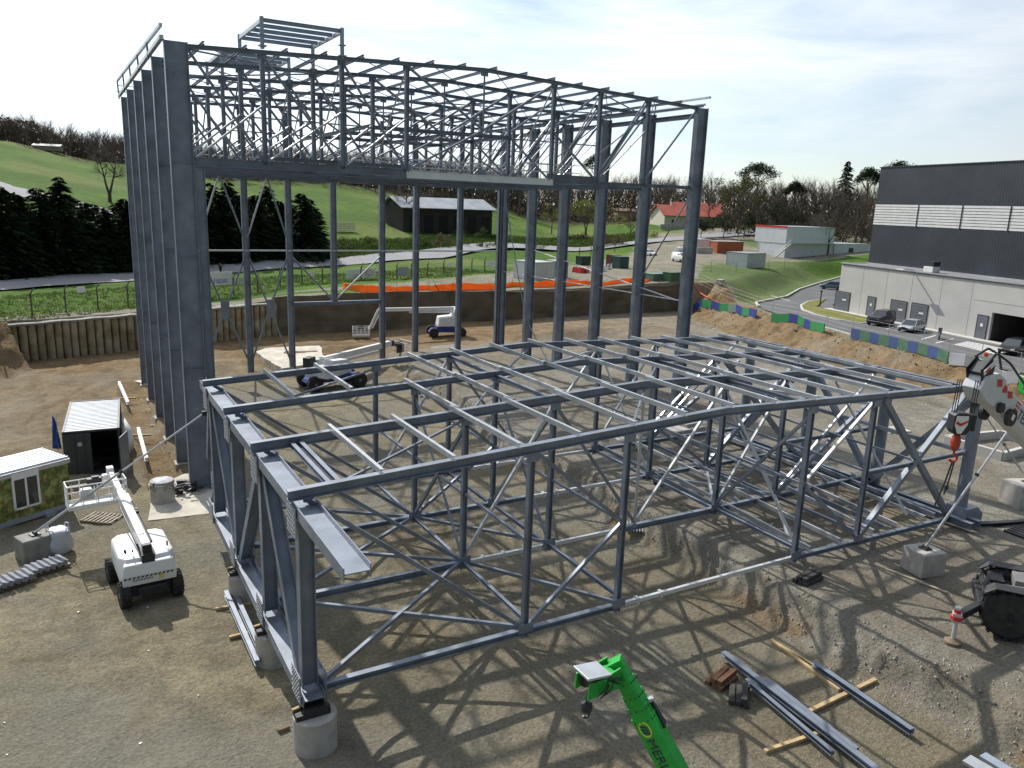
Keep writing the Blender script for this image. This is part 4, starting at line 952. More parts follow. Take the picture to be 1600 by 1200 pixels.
m=MB(); m.box(.95,-.5,1.45,.5,.6,.5); m.box(1.15,.3,1.5,.5,.9,.6); m.tube((.75,-.9,1.4),(.75,.9,1.4),.09,None,8); m.path([(.95,-.9,1.7),(.75,-.6,1.85),(.85,-.2,1.6),(.75,.3,1.75)],.03,6); m.build('front_winch',CB,CR_,bevel=.03)
jk=iv@Vector((22.55,-6.95,gcr))
m=MB(); m.bar((.85,-.6,1.05),(jk.x+.05,jk.y+.1,1.02),.26,.28); m.build('outrigger_beam',CB,CR_,bevel=.015)
m=MB(); m.tube((jk.x,jk.y,.80),(jk.x,jk.y,1.42),.12,None,12); m.box(jk.x,jk.y,1.02,.3,.3,.34); m.build('jack_housing',MT['rail'],CR_)
m=MB()
for z in (1.26,1.0): m.lathe((jk.x,jk.y,z),[(.127 if z>1.1 else .217,-.07),(.127 if z>1.1 else .217,.07)],12)
m.build('jack_band',MT['red'],CR_)
m=MB(); m.tube((jk.x,jk.y,.08),(jk.x,jk.y,.78),.075,None,10); m.build('jack_rod',MT['rail'],CR_)
m=MB(); m.lathe((jk.x,jk.y,0),[(.3,-.05),(.3,.05),(.2,.1),(.1,.14),(0,.14)],14); m.build('jack_pad',MT['wood_old'],CR_)
tb=iv@Vector((27.6,-9.4,gcr+2.0))
m=MB(); m.lathe((tb.x,tb.y,2.0),[(1.0,0),(1.0,.35),(0,.35)],20); m.box(tb.x,tb.y,2.8,2.6,2.2,.9); m.build('turntable',CG,CR_,bevel=.06)
m=MB(); m.loft([[(tb.x-1.2,tb.y+1.1,2.3),(tb.x+.6,tb.y+1.1,2.3),(tb.x+.6,tb.y+2.0,2.3),(tb.x-1.2,tb.y+2.0,2.3)],[(tb.x-1.0,tb.y+1.15,3.9),(tb.x+.5,tb.y+1.15,3.9),(tb.x+.5,tb.y+1.95,3.9),(tb.x-1.0,tb.y+1.95,3.9)]]); m.build('cab',MT['glass'],CR_,bevel=.06)
t0=iv@Vector((14.66,-10.56,10.78)); b0=iv@Vector((27.9,-10.32,2.95)); dv=(b0-t0); dn2=dv.normalized(); Ld2=dv.length
r2=dn2.cross(Vector((0,0,1))).normalized(); u2_=r2.cross(dn2).normalized()
if u2_.z<0: u2_=-u2_
Q=lambda d,a=0,b=0: t0+dn2*d+r2*a+u2_*b
m=MB(); a,b=.27,.36
pf=[(-a,-b+.12),(-a+.12,-b),(a-.12,-b),(a,-b+.12),(a,b-.12),(a-.12,b),(-a+.12,b),(-a,b-.12)]
m.sweep(Q(.5),Q(6.5),pf,u2_); m.sweep(Q(6.3),Q(Ld2),[(x*1.15,y*1.15) for x,y in pf],u2_); m.build('boom',CG,CR_,bevel=.015)
m=MB(); m.loft([[Q(-.1,-.24,-.30),Q(-.1,.24,-.30),Q(-.1,.24,.05),Q(-.1,-.24,.05)],[Q(.3,-.28,-.43),Q(.3,.28,-.43),Q(.3,.28,.36),Q(.3,-.28,.36)],[Q(.75,-.29,-.40),Q(.75,.29,-.40),Q(.75,.29,.38),Q(.75,-.29,.38)]]); m.build('boom_head',CG,CR_,bevel=.02)
for d_ in (.42,.78,1.14):
    for s in (-1,1):
        m=MB(); x_=s*.29 if d_<.7 else s*.275; 
        m.prism([Q(d_-.10,x_,.20),Q(d_+.10,x_,.29),Q(d_+.30,x_,.10) if False else Q(d_+.24,x_,.15),Q(d_+.04,x_,.06)],r2*s*.01); m.build('chevron',MT['red'],CR_)
for s in (-1,1):
    m=MB()
    c=Q(1.62,s*.28,-.29); nrm=r2*s; 
    pts=[c+dn2*(.23*math.cos(a_))+u2_*(.23*math.sin(a_)) for a_ in np.linspace(0,2*math.pi,22)[:-1]]; m.prism(pts,nrm*.1); m.build('sheave_cover',CB,CR_)
    m=MB(); c=Q(.98,s*.28,-.30); pts=[c+dn2*(.14*math.cos(a_))+u2_*(.14*math.sin(a_)) for a_ in np.linspace(0,2*math.pi,16)[:-1]]; m.prism(pts,nrm*.09); m.build('boom_pin',CB,CR_)
m=MB()
for s in (-1,1):
    c=Q(1.62,s*.385,-.27); m.prism([c+dn2*.07+u2_*.08,c-dn2*.07+u2_*.08,c-dn2*.07-u2_*.08,c+dn2*.07-u2_*.08],r2*s*.006)
m.build('sheave_label',MT['sign'],CR_)
# rooster head with the auxiliary sheaves at the very tip
hv=Vector((-1,0.1,.12)); 
A0=iv.to_3x3()@Vector((-1,.0,.25)); A0.normalize(); A1=iv.to_3x3()@Vector((0,1,0)); A2=A0.cross(A1).normalized(); A2=A2 if A2.z>0 else -A2
m=MB(); c0=Q(.02,0,.2); A0=A0*.72; A1=A1*.72; A2=A2*.72
for s in (-.26,.26):
    m.prism([c0+A1*s-A0*.3-A2*.3,c0+A1*s+A0*.25-A2*.35,c0+A1*s+A0*.5+A2*.05,c0+A1*s+A0*.1+A2*.55,c0+A1*s-A0*.25+A2*.35],A1*.05)
m.prism([c0-A1*.2+A0*.1-A2*.2,c0-A1*.2+A0*.42-A2*.05,c0-A1*.2+A0*.1+A2*.42,c0-A1*.2-A0*.2+A2*.3],A1*.4)
m.build('sheave_head',MT['dark'],CR_)
m=MB(); m.prism([c0-A1*.335+A0*.38-A2*.12,c0-A1*.335+A0*.48+A2*.02,c0-A1*.335+A0*.02+A2*.46,c0-A1*.335-A0*.1+A2*.34],A1*.02); m.build('head_label',MT['sign'],CR_)
m=MB(); m.prism([c0-A1*.345+A0*.30-A2*.02,c0-A1*.345+A0*.36+A2*.05,c0-A1*.345+A0*.18+A2*.22,c0-A1*.345+A0*.12+A2*.14],A1*.015); m.build('head_mark',MT['red'],CR_)
m=MB(); m.box(*(c0+A2*.62+A0*.05),.09,.09,.09); m.build('tip_lamp',MT['orange'],CR_)
m=MB(); m.path([Q(.15,0,.55),Q(.1,.1,.8),Q(.5,.3,.75),Q(1.5,.36,.62),Q(1.5,.36,.5)],.03,6); m.path([Q(-.2,-.2,.5),Q(.0,-.1,.85),Q(.4,0,.9),Q(.6,.1,.6)],.03,6); m.build('rope_guard',MT['dark'],CR_)
hkP=iv@Vector((14.22,-10.52,9.68))
top=iv@Vector((14.26,-10.52,10.78))
m=MB()
for i in range(3):
    for s in (-.2,.2):
        m.tube((top.x+s*1.0+i*.05,top.y+s*.3,top.z),(hkP.x+s*1.0+i*.05,hkP.y+s*.3,hkP.z+.25),.012,None,5)
m.build('hoist_rope',MT['dark'],CR_)
E1=iv.to_3x3()@Vector((.8,.6,0)); E2=Vector((0,0,1)); 
E1=iv.to_3x3()@Vector((CR[0],CR[1],0)).normalized(); EN=iv.to_3x3()@Vector((CR[1],-CR[0],0)).normalized()   # block faces along the boom's cross axis
hb=MB(); pts=[(-.22,.2),(-.15,.26),(.15,.26),(.22,.2),(.22,-.18),(.14,-.3),(-.14,-.3),(-.22,-.18)]
hb.prism([hkP+E1*a_+E2*b_-EN*.16 for a_,b_ in pts],EN*.32); hb.box(*(hkP+E1*.33),.16,.2,.42); hb.build('hook_block',MT['dark'],CR_,bevel=.02)
m=MB(); m.prism([hkP+EN*.165+E1*a_+E2*b_ for a_,b_ in ((-.17,.2),(.13,.2),(.13,-.02),(.0,-.26),(-.1,-.26),(-.19,-.05))],EN*.008); m.build('block_label',MT['sign'],CR_)
m=MB(); m.prism([hkP+EN*.176+E1*a_+E2*b_ for a_,b_ in ((-.17,.0),(-.06,-.07),(.12,.04),(.12,.09),(-.05,.01),(-.15,.07))],EN*.006); m.build('block_mark',MT['red'],CR_)
m=MB(); m.lathe((hkP.x,hkP.y,hkP.z-.55),[(0,-.22),(.06,-.2),(.11,-.1),(.12,.05),(.09,.18),(.07,.22),(0,.22)],12)
hk=[hkP+Vector((0,0,-.95))+E1*(.10*math.sin(a_))+E2*(-.10*math.cos(a_)) for a_ in np.linspace(3.1,-1.3,12)]; m.tube(hkP+Vector((0,0,-.7)),hk[0],.032,None,8); m.path(hk,.034,8); m.build('hook',pm('worn red hook',(.40,.045,.02),.5,.1,.2,8),CR_)
m=MB(); m.path([hkP+Vector((0,0,-1.05)),hkP+Vector((0,0,-1.6))+E1*-.1,hkP+Vector((0,0,-2.3))+E1*-.28],.022,6); m.path([hkP+Vector((0,0,-1.05))+E1*.05,hkP+Vector((0,0,-1.5))+E1*.0,hkP+Vector((0,0,-1.95))+E1*-.08],.02,6); m.lathe((hkP+Vector((0,0,-1.75))+E1*-.04),[(0,-.09),(.05,-.05),(.05,.05),(0,.09)],8); m.build('chain_sling',MT['dark'],CR_)
# lettering along the boom, readable from the camera side
sgn=-1 if (iv.inverted().to_3x3()@r2).y>0 else 1
X=dn2; Z=r2*sgn; Y=Z.cross(X)
o_=Q(2.0,sgn*.275,-.02); Mq=Matrix(((X.x,Y.x,Z.x,o_.x),(X.y,Y.y,Z.y,o_.y),(X.z,Y.z,Z.z,o_.z),(0,0,0,1)))
text('TEREX',.40,MT['ink'],CR_,'lettering',Mq,.004)
o_=Q(1.7,sgn*.275,.08)
m=MB()
for i in range(2):
    for j in range(3): m.prism([o_+X*(i*.13+.0)+Y*(.1-j*.1),o_+X*(i*.13+.1)+Y*(.1-j*.1),o_+X*(i*.13+.1)+Y*(.1-j*.1+.05),o_+X*(i*.13)+Y*(.1-j*.1+.05)],Z*.004)
m.build('boom_marks',MT['sign_red'],CR_)
# ------------------------------------------------------------------ yard on the left
# dark shipping container with an open door
def zt(p): return p
ca,cb,cc_,cd=G(98,676,.75),G(185,669,.75),G(176,620,.75),G(98,625,.75)
cx=(ca+cb)/2; ang=math.atan2(cb[1]-ca[1],cb[0]-ca[0]); cw=float(np.linalg.norm(cb-ca)); cl=7.6
gz=H1(-4.4,33.5)
CT=thing('shipping_container','dark grey shipping container with a ribbed white roof and one door open','container',(cx[0],cx[1],gz),ang)
ch=.75-gz
DK=pm('dark container paint',(.045,.05,.058),.5,0,.2,1.2)
m=MB()
w2=cw/2
for x in (-w2+.05,w2-.05): m.box(x,cl/2,ch/2,.06,cl,ch-.2)
m.box(0,cl-.05,ch/2,cw,.06,ch-.1); m.box(0,cl/2,.09,cw,cl,.12); m.build('body',DK,CT)
m=MB()
n=22
for i in range(n):
    y=.12+(cl-.24)*i/n; d=(cl-.24)/n; m.prism([(-w2+.06,y,ch-.05),(-w2+.06,y+d*.2,ch+.012),(-w2+.06,y+d*.55,ch+.012),(-w2+.06,y+d*.75,ch-.05)],(cw-.12,0,0))
m.box(0,cl/2,ch-.07,cw-.1,cl-.1,.05); m.build('roof',pm('white container roof',(.70,.71,.72),.4,.1,.06,1.5),CT)
m=MB()
for x in (-w2,w2):
    m.box(x,cl/2,ch-.03,.1,cl,.12)
    for y in (0,cl): m.box(x,y+(.05 if y<1 else -.05),ch/2,.12,.12,ch)
for y in (.04,cl-.04): m.box(0,y,ch-.03,cw,.1,.12); m.box(0,y,.07,cw,.1,.14)
m.build('frame',DK,CT)
m=MB(); m.box(-w2/2-.02,-.03,ch/2,w2-.06,.05,ch-.26)
for x in (-w2*.62,-w2*.28): m.tube((x,-.08,.15),(x,-.08,ch-.12),.022,None,6); m.box(x,-.08,ch*.4,.12,.05,.08)
m.build('door',DK,CT)
m=MB(); pts=[(-w2*.44+.13*math.cos(a_),-.066,ch*.72+.13*math.sin(a_)) for a_ in np.linspace(0,2*math.pi,17)[:-1]]; m.prism(pts,(0,-.01,0)); m.build('door_emblem',MT['galv'],CT)
m=MB(); m.box(w2*.55,-.02,ch/2,.05,w2*1.02,ch-.26); d=m.build('door',pm('open door inside',(.16,.18,.20),.5,0,.12,2),CT); d.location=(w2*.5+.22,-.02-w2*.45,0); d.rotation_euler=(0,0,R_(-16)); d['label']='container door swung open beside the entrance'
# white sacks against the container's far side
m=MB()
t=thing('white_sheet_bundle','bundle of white sheeting leaning on the container side','bundle',(CT.location.x+1.9,CT.location.y+4.6,gz),ang)
m.loft([[(-.2,-1.6,.1),(.35,-1.6,.1),(.5,-1.2,1.2),(.05,-1.5,1.9)],[(-.2,0,.1),(.6,0,.1),(.55,.1,1.3),(.0,0,2.2)],[(-.2,1.4,.1),(.4,1.5,.1),(.3,1.3,1.5),(.0,1.4,2.1)]])
m.build('sheeting',MT['white_dirty'],t,smooth=True)
# blue cloth on a pole
fp=G(92,706,-1.85); t=thing('blue_flag','tall narrow blue cloth flag beside the dark container','flag',(fp[0],fp[1],H1(fp[0],fp[1])))
m=MB(); m.tube((0,0,0),(.02,0,2.5),.02,None,6); m.build('pole',MT['rail'],t)
vs=[];fs=[]
for i in range(9):
    z=2.45-2.15*i/8; w_=.10+.42*(i/8)**.8
    for j in range(5): vs.append((.02-.2+ w_*(j/4)-.02*i, .06*math.sin(j*2.1+i*.9), z-.1*(j/4)))
for i in range(8):
    for j in range(4): fs.append((i*5+j,i*5+j+1,i*5+j+6,i*5+j+5))
m=MB(); m.add(vs,fs); o=m.build('cloth',pm('blue cloth',(.045,.11,.42),.8,0,.2,6),t,smooth=True); sm=o.modifiers.new('s','SOLIDIFY'); sm.thickness=.01
# site cabin wrapped in a flower-meadow print
k0=G(106,714,.95); k1=G(68,698,.95); k2=G(0,741,.95)
u=(k2-k0); u/=np.linalg.norm(u); ang=math.atan2(u[1],u[0])+math.pi
L_=7.0; Wd=float(np.linalg.norm((k1-k0)[:2])); gz=H1(k0[0],k0[1])
SC=thing('site_cabin','site cabin printed with a green meadow and red flowers, white window','cabin',(k0[0],k0[1],gz),ang)   # local x runs back along the near wall (negative), y away
hC=.95-gz
mw=bpy.data.materials.new('meadow print'); mw.use_nodes=True; t_=mw.node_tree; Bm=t_.nodes['Principled BSDF']; Bm.inputs['Roughness'].default_value=.6
c=N(t_,'ShaderNodeTexCoord'); mpp=N(t_,'ShaderNodeMapping'); mpp.inputs['Scale'].default_value=(2.2,2.2,1.5); t_.links.new(c.outputs['Object'],mpp.inputs[0])
n1=N(t_,'ShaderNodeTexNoise'); n1.inputs['Scale'].default_value=1.6; n1.inputs['Detail'].default_value=8; n1.inputs['Distortion'].default_value=.8; t_.links.new(mpp.outputs[0],n1.inputs['Vector'])
rp=N(t_,'ShaderNodeValToRGB'); e=rp.color_ramp.elements; e[0].position=.32; e[0].color=(.035,.060,.012,1); e[1].position=.66; e[1].color=(.36,.36,.13,1); x_=e.new(.5); x_.color=(.15,.18,.04,1)
t_.links.new(n1.outputs['Fac'],rp.inputs[0])
v=N(t_,'ShaderNodeTexVoronoi'); v.inputs['Scale'].default_value=1.9; v.inputs['Randomness'].default_value=1; t_.links.new(c.outputs['Object'],v.inputs['Vector'])
vr=N(t_,'ShaderNodeMapRange'); vr.inputs['From Min'].default_value=.06; vr.inputs['From Max'].default_value=.30; vr.inputs['To Min'].default_value=.8; vr.inputs['To Max'].default_value=0; t_.links.new(v.outputs['Distance'],vr.inputs['Value'])
mxx=N(t_,'ShaderNodeMixRGB'); mxx.inputs['Color2'].default_value=(.26,.035,.012,1); t_.links.new(vr.outputs[0],mxx.inputs['Fac']); t_.links.new(rp.outputs[0],mxx.inputs['Color1']); t_.links.new(mxx.outputs[0],Bm.inputs['Base Color'])
m=MB(); m.box(-L_/2,Wd/2,.3+(hC-.5)/2,L_-.06,Wd-.06,hC-.5); m.build('wall',mw,SC)
m=MB(); m.box(-L_/2,Wd/2,.18,L_,Wd,.26); 
for x in (-1.2,-5.6): m.box(x,-.0,.05,.5,.3,.2)
m.build('base_frame',pm('cabin base frame',(.30,.33,.37),.6,.1,.1,2),SC)
m=MB()
for i in range(10):
    y=.05+(Wd-.1)*i/10; d_=(Wd-.1)/10; m.prism([(-L_-.02,y,hC-.1),(-L_-.02,y+d_*.12,hC+.02),(-L_-.02,y+d_*.5,hC+.02),(-L_-.02,y+d_*.62,hC-.1)],(L_+.08,0,0))
m.box(-L_/2,Wd/2,hC-.13,L_+.12,Wd+.12,.1); m.build('roof',pm('cabin roof sheet',(.62,.64,.66),.4,.2,.12,2),SC)
m=MB(); m.box(-L_/2,-.02,hC-.2,L_+.1,.1,.22); m.box(.02,Wd/2,hC-.2,.1,Wd+.1,.22); m.build('fascia',MT['galv'],SC)
iC=(Matrix.Translation(SC.location)@Matrix.Rotation(ang,4,'Z')).inverted()
nrm=np.array([math.sin(ang),-math.cos(ang),0]); 
wa=iC@Vector(PL(20,742,k0,nrm)); wb=iC@Vector(PL(60,784,k0,nrm))
x0,x1=min(wa.x,wb.x),max(wa.x,wb.x); z0,z1=min(wa.z,wb.z),max(wa.z,wb.z)
wf=MB(); x0-=.12; x1+=.12; z0-=.1
wf.box((x0+x1)/2,-.02,z1-.12,x1-x0,.12,.34); wf.box((x0+x1)/2,-.02,z0+.04,x1-x0,.1,.1)
for x in (x0+.05,x1-.05,(x0+x1)/2): wf.box(x,-.02,(z0+z1)/2,.1,.1,z1-z0)
wo_=wf.build('window',MT['white'],SC); m=MB(); m.box((x0+x1)/2,.0,(z0+z1)/2,x1-x0-.05,.07,z1-z0-.1); m.build('pane',MT['glass'],wo_)
# round concrete drum by the column foot
def drum(px,py,r,h,lab,extra=None):
    p=G(px,py,-1.9); g=H1(p[0],p[1])-.03; t=thing('concrete_drum',lab,'concrete drum',(p[0],p[1],g))
    m=MB(); m.lathe((0,0,0),[(r,0),(r,h-.03),(r-.03,h),(0,h)],28); m.build('cylinder',MT['conc'],t,smooth=40); return t,h,r
t,h,r=drum(255,784,.62,1.3,'round concrete block draped with white sacking and green netting')
m=MB()
vs=[];
for i in range(24):
    a=2*math.pi*i/24; vs.append((.66*math.cos(a),.66*math.sin(a),1.3-.08-.10*abs(math.sin(a*2.5))))
for i in range(24):
    a=2*math.pi*i/24; vs.append((.35*math.cos(a),.35*math.sin(a),1.36+.05*math.sin(3*a)))
m.add(vs+[(0,0,1.40)],[(i,(i+1)%24,24+(i+1)%24,24+i) for i in range(24)]+[(24+i,24+(i+1)%24,48) for i in range(24)]); m.build('sacking',MT['tarp'],t,smooth=True)
m=MB(); rg=random.Random(3)
for k in range(26):
    a=rg.uniform(math.pi*.95,math.pi*1.9); z=1.28-rg.uniform(0,.4); p0=Vector((.68*math.cos(a),.68*math.sin(a),z)); m.tube(p0,p0+Vector((rg.uniform(-.18,.18),-.02,rg.uniform(-.22,.1))),.018,None,5)
m.build('netting',pm('green netting',(.03,.075,.04),.9,0,.3,8),t)
# pale slab, lumps and rubble around the foot of the first column
def slab(name,lab,pts,z0,h,mat=MT['conc_pale']):
    c=np.mean(np.array(pts),0); t=thing(name,lab,'slab',(c[0],c[1],z0))
    rj=random.Random(int(abs(c[0])*10)); pp=[]
    for (a,b) in zip(pts,list(pts[1:])+[pts[0]]):
        n_=max(2,int(math.hypot(b[0]-a[0],b[1]-a[1])/.6))
        for i in range(n_): pp.append((a[0]+(b[0]-a[0])*i/n_-c[0]+rj.uniform(-.1,.1),a[1]+(b[1]-a[1])*i/n_-c[1]+rj.uniform(-.1,.1),0))
    m=MB(); m.prism(pp,(0,0,h)); m.build('slab',mat,t); return t
slab('concrete_slab','pale concrete slab at the foot of the nearest deep column',[G(235,770,-1.9)[:2],G(285,742,-1.9)[:2],G(335,738,-1.9)[:2],G(328,803,-1.9)[:2],G(232,815,-1.9)[:2]],-2.05,.21)
slab('concrete_slab','large pale concrete slab at the base of the rear gable posts',[G(500,541,-1.4)[:2],G(415,545,-1.4)[:2],G(398,551,-1.4)[:2],G(440,577,-1.4)[:2],G(508,567,-1.4)[:2]],-2.2,.9)
slab('concrete_slab','pale slab beside the corner column on the right rear side',[G(748,541,-1.35)[:2],G(735,549,-1.35)[:2],G(790,557,-1.35)[:2],G(822,552,-1.35)[:2],G(800,542,-1.35)[:2]],-2.0,.72)
slab('concrete_slab','small pale slab around the farthest left column feet',[G(190,585,-1.8)[:2],G(228,580,-1.8)[:2],G(232,600,-1.8)[:2],G(200,592,-1.8)[:2]],-2.2,.36)
rub=MB(); rg=random.Random(11)
for k in range(90):
    y=rg.uniform(24,50); x=rg.uniform(-.3,.1) if k%3 else rg.uniform(-1.7,.3); s_=rg.uniform(.05,.2); z=H1(x,y)
    p=[Vector((rg.uniform(.6,1.1)*s_*a,rg.uniform(.6,1.1)*s_*b,rg.uniform(.4,.8)*s_*c)) for a,b,c in ((1,0,0),(-1,0,0),(0,1,0),(0,-1,0),(0,0,1),(0,0,-.5))]
    rub.add([q+Vector((x,y,z)) for q in p],[(0,2,4),(2,1,4),(1,3,4),(3,0,4),(2,0,5),(1,2,5),(3,1,5),(0,3,5)])
tag(rub.build('rubble',MT['conc_pale'],None),kind='stuff')
m=MB(); t=thing('tool_pile','pile of hoses and steel fittings beside the draped concrete drum','tool pile',(.0,24.0,-1.88))
rg=random.Random(5)
for k in range(22):
    p=Vector((rg.uniform(-.8,.8),rg.uniform(-1,1.2),rg.uniform(.05,.45))); m.tube(p,p+Vector((rg.uniform(-.5,.5),rg.uniform(-.5,.5),rg.uniform(-.1,.15))),rg.uniform(.03,.09),None,6)
for k in range(7): m.box(rg.uniform(-.7,.7),rg.uniform(-1,1),.2,rg.uniform(.2,.5),rg.uniform(.2,.4),rg.uniform(.2,.5),rz=rg.uniform(0,3))
m.build('fitting_heap',MT['dark'],t)
# two white beams lying on timbers
def beam_on(lab,a,b,tims,mat=MT['white'],sec='ib',zz=-1.62,grp='white beams on the ground'):
    A=G(*a,zz);B=G(*b,zz); c=(A+B)/2; t=thing('laid_beam',lab,'beam',c,0,grp)
    m=MB(); f=m.ib if sec=='ib' else m.cc; f(Vector(A-c),Vector(B-c),.2,.26); m.build('beam',mat,t)
beam_on('white steel beam lying on timber above the container','' or (186,598),(200,630),())
beam_on('white steel beam lying right of the container door',(216,670),(229,718),())
def timber(lab,a,b,zz=-1.82,mat=MT['wood'],w_=.14,h_=.12,grp='timber bearers on the ground'):
    A=G(*a,zz);B=G(*b,zz); c=(A+B)/2; zc=max(H1(A[0],A[1]),H1(B[0],B[1]),H1(c[0],c[1]))+h_/2; t=thing('timber_bearer',lab,'timber',(c[0],c[1],zc),0,grp)
    m=MB(); m.bar((A[0]-c[0],A[1]-c[1],0),(B[0]-c[0],B[1]-c[1],0),w_,h_); m.build('timber',mat,t,bevel=.01)
timber('timber under the farther white beam above the container',(176,622),(212,621)); timber('timber under the nearer white beam right of the container',(196,681),(236,680))
# pair of light channels on timbers beside the girder
for i,(a,b) in enumerate((((353,926),(402,1036)),((366,926),(412,1028)))):
    A=G(*a,-1.6);B=G(*b,-1.6); c=(A+B)/2; t=thing('steel_channel',('left channel','right channel')[i]+' of the pair lying on timbers beside the piers','steel channel',c,0,'channels on timbers by the girder')
    m=MB(); m.cc(Vector(A-c),Vector(B-c),.17,.22); m.build('channel',MT['steel'],t)
timber('timber under the far end of the channel pair',(337,951),(392,943)); timber('timber under the near end of the channel pair',(358,995),(414,981))
timber('dark timber stub beside the nearest pier',(434,1143),(452,1136),-1.85,MT['wood_old'])
# slatted timber pallets
def pallet(lab,px,py,rz,load=None,zz=-1.85,sx=1.2,sy=.9,mat=None):
    p=G(px,py,zz); g=H1(p[0],p[1]); t=thing('pallet',lab,'pallet',(p[0],p[1],g+.01),rz,'timber pallets')
    m=MB()
    for y in (-sy/2+.05,0,sy/2-.05): m.box(0,y,.06,sx,.09,.09)
    m.build('bearer',mat or MT['wood_old'],t)
    m=MB()
    for i in range(8): m.box(-sx/2+.07+i*(sx-.14)/7,0,.125,.1,sy,.025)
    m.build('deck_board',mat or MT['wood_grey'],t); return t
pallet('empty slatted pallet lying between the cabin and the white lift',160,810,R_(-38),sx=1.7,sy=1.2)
def load(lab,px,py,rz,nx,ny,zz=-1.72):
    p=G(px,py,zz); g=H1(p[0],p[1])+.15; t=thing('kerb_stone_stack',lab,'kerb stones',(p[0],p[1],g),rz,'kerb stones on pallets'); rg=random.Random(int(px))
    for i in range(nx):
        m=MB(); m.box(0,0,0,.22,ny*.3,.24,M=Matrix.Rotation(R_(24),3,'Y')@Matrix.Rotation(rg.uniform(-.05,.05),3,'Z')); o=m.build('kerb_stone',MT['paving'],t,bevel=.015); o.location=(-nx*.12+i*.26,rg.uniform(-.05,.05),.16)
pallet('pallet of leaning kerb stones beside the square block',75,888,R_(24),sx=1.6,sy=.9); load('stack of leaning grey kerb stones on the pallet beside the square block',75,886,R_(24),6,3)
pallet('pallet of kerb stones at the very left edge',20,911,R_(24),sx=1.6,sy=.9); load('stack of leaning grey kerb stones at the very left edge',20,909,R_(24),6,3)
# square block with the left prop and a woven big bag
def block(lab,px,py,w_,d_,h_,rz,zg=None,zz=-1.9,mat=MT['conc']):
    p=G(px,py,zz); g=(zg if zg is not None else H1(p[0],p[1]))-.03; t=thing('concrete_block',lab,'concrete block',(p[0],p[1],g),rz,'anchor blocks of the props')
    m=MB(); q=.1; m.loft([[(-w_/2,-d_/2,0),(w_/2,-d_/2,0),(w_/2,d_/2,0),(-w_/2,d_/2,0)],[(-w_/2+.02,-d_/2+.02,h_),(w_/2-.02,-d_/2+.02,h_),(w_/2-.02,d_/2-.02,h_),(-w_/2+.02,d_/2-.02,h_)]]); m.build('block',mat,t,bevel=.05)
    m=MB(); m.box(0,0,h_+.03,.4,.4,.06); m.tube((0,-.15,h_+.1),(0,.15,h_+.1),.07,None,8); m.build('base_plate',MT['dark'],t); return t,Vector((p[0],p[1],g+h_+.1))
MT['conc_dirty']=pm('muddy concrete',(.27,.265,.24),.9,0,.25,1.8,.2,14,.15)
_,bt=block('square muddy concrete block holding the foot of the long left prop',58,868,1.45,1.1,1.05,R_(22),mat=MT['conc_dirty'])
def prop(lab,a,b,r=.06):
    a=Vector(a);b=Vector(b); c=a; t=thing('steel_prop',lab,'prop',c,0,'inclined steel props'); d=b-a
    m=MB(); m.tube((0,0,0),d*.52,r,None,10); m.build('outer_tube',MT['galv'],t)
    m=MB(); m.tube(d*.5,d,r*.8,None,10); m.build('inner_tube',MT['galv'],t)
    m=MB(); m.tube(d*.505,d*.52,r*1.5,None,10); m.build('collar',MT['dark'],t); m=MB(); m.box(*d,.2,.2,.2); m.build('head_plate',MT['dark'],t)
prop('long inclined prop from the muddy block at left up to the girder',bt,(-.1,15.3,4.9))
p=G(88,868,-1.9); t=thing('big_bag','crumpled white woven bulk bag behind the square block','bag',(p[0]+.15,p[1]+.45,H1(p[0],p[1]+.4)))
m=MB(); secs=[]
for z,s_ in ((0,.44),(.2,.55),(.55,.56),(.85,.5),(1.0,.52),(1.12,.42)):
    secs.append([(s_*math.cos(a)*(1+.12*math.cos(4*a+z*3)),s_*math.sin(a)*(1+.1*math.sin(3*a+z*5)),z+.06*math.sin(2*a+z*4)) for a in np.linspace(0,2*math.pi,19)[:-1]])
m.loft(secs); m.build('sack',MT['tarp'],t,smooth=True)
m=MB()
for a in (0.6,2.4,4.0,5.4): 
    q=[Vector((.46*math.cos(a),.46*math.sin(a),1.0)),Vector((.55*math.cos(a),.55*math.sin(a),1.25)),Vector((.55*math.cos(a+.35),.55*math.sin(a+.35),1.25)),Vector((.46*math.cos(a+.4),.46*math.sin(a+.4),1.0))]; m.path(q,.025,5)
m.build('lifting_loop',MT['tarp'],t)
# ------------------------------------------------------------------ right foreground: blocks, steel and timber on the ground
_,bt=block('square concrete block on the right carrying the foot of a pale prop',1440,893,1.35,1.25,1.1,R_(-12),zz=-.75,mat=MT['conc'])
prop('pale prop rising from the square block on the right past the crane hook',bt+Vector((0,0,.0)),PL(1605,632,(30.5,-2.0,0),(.5,-.86,0)) if False else tuple(CP+PXD(1606,630)*33.5),.06)
_,bt2=block('smooth concrete block at the right edge under a prop from the end post',1598,790,1.9,1.5,1.35,R_(-20),zz=-.75)
prop('dark prop from the end post down to the block at the right edge',bt2,(34.4,-.05,5.6),.05)
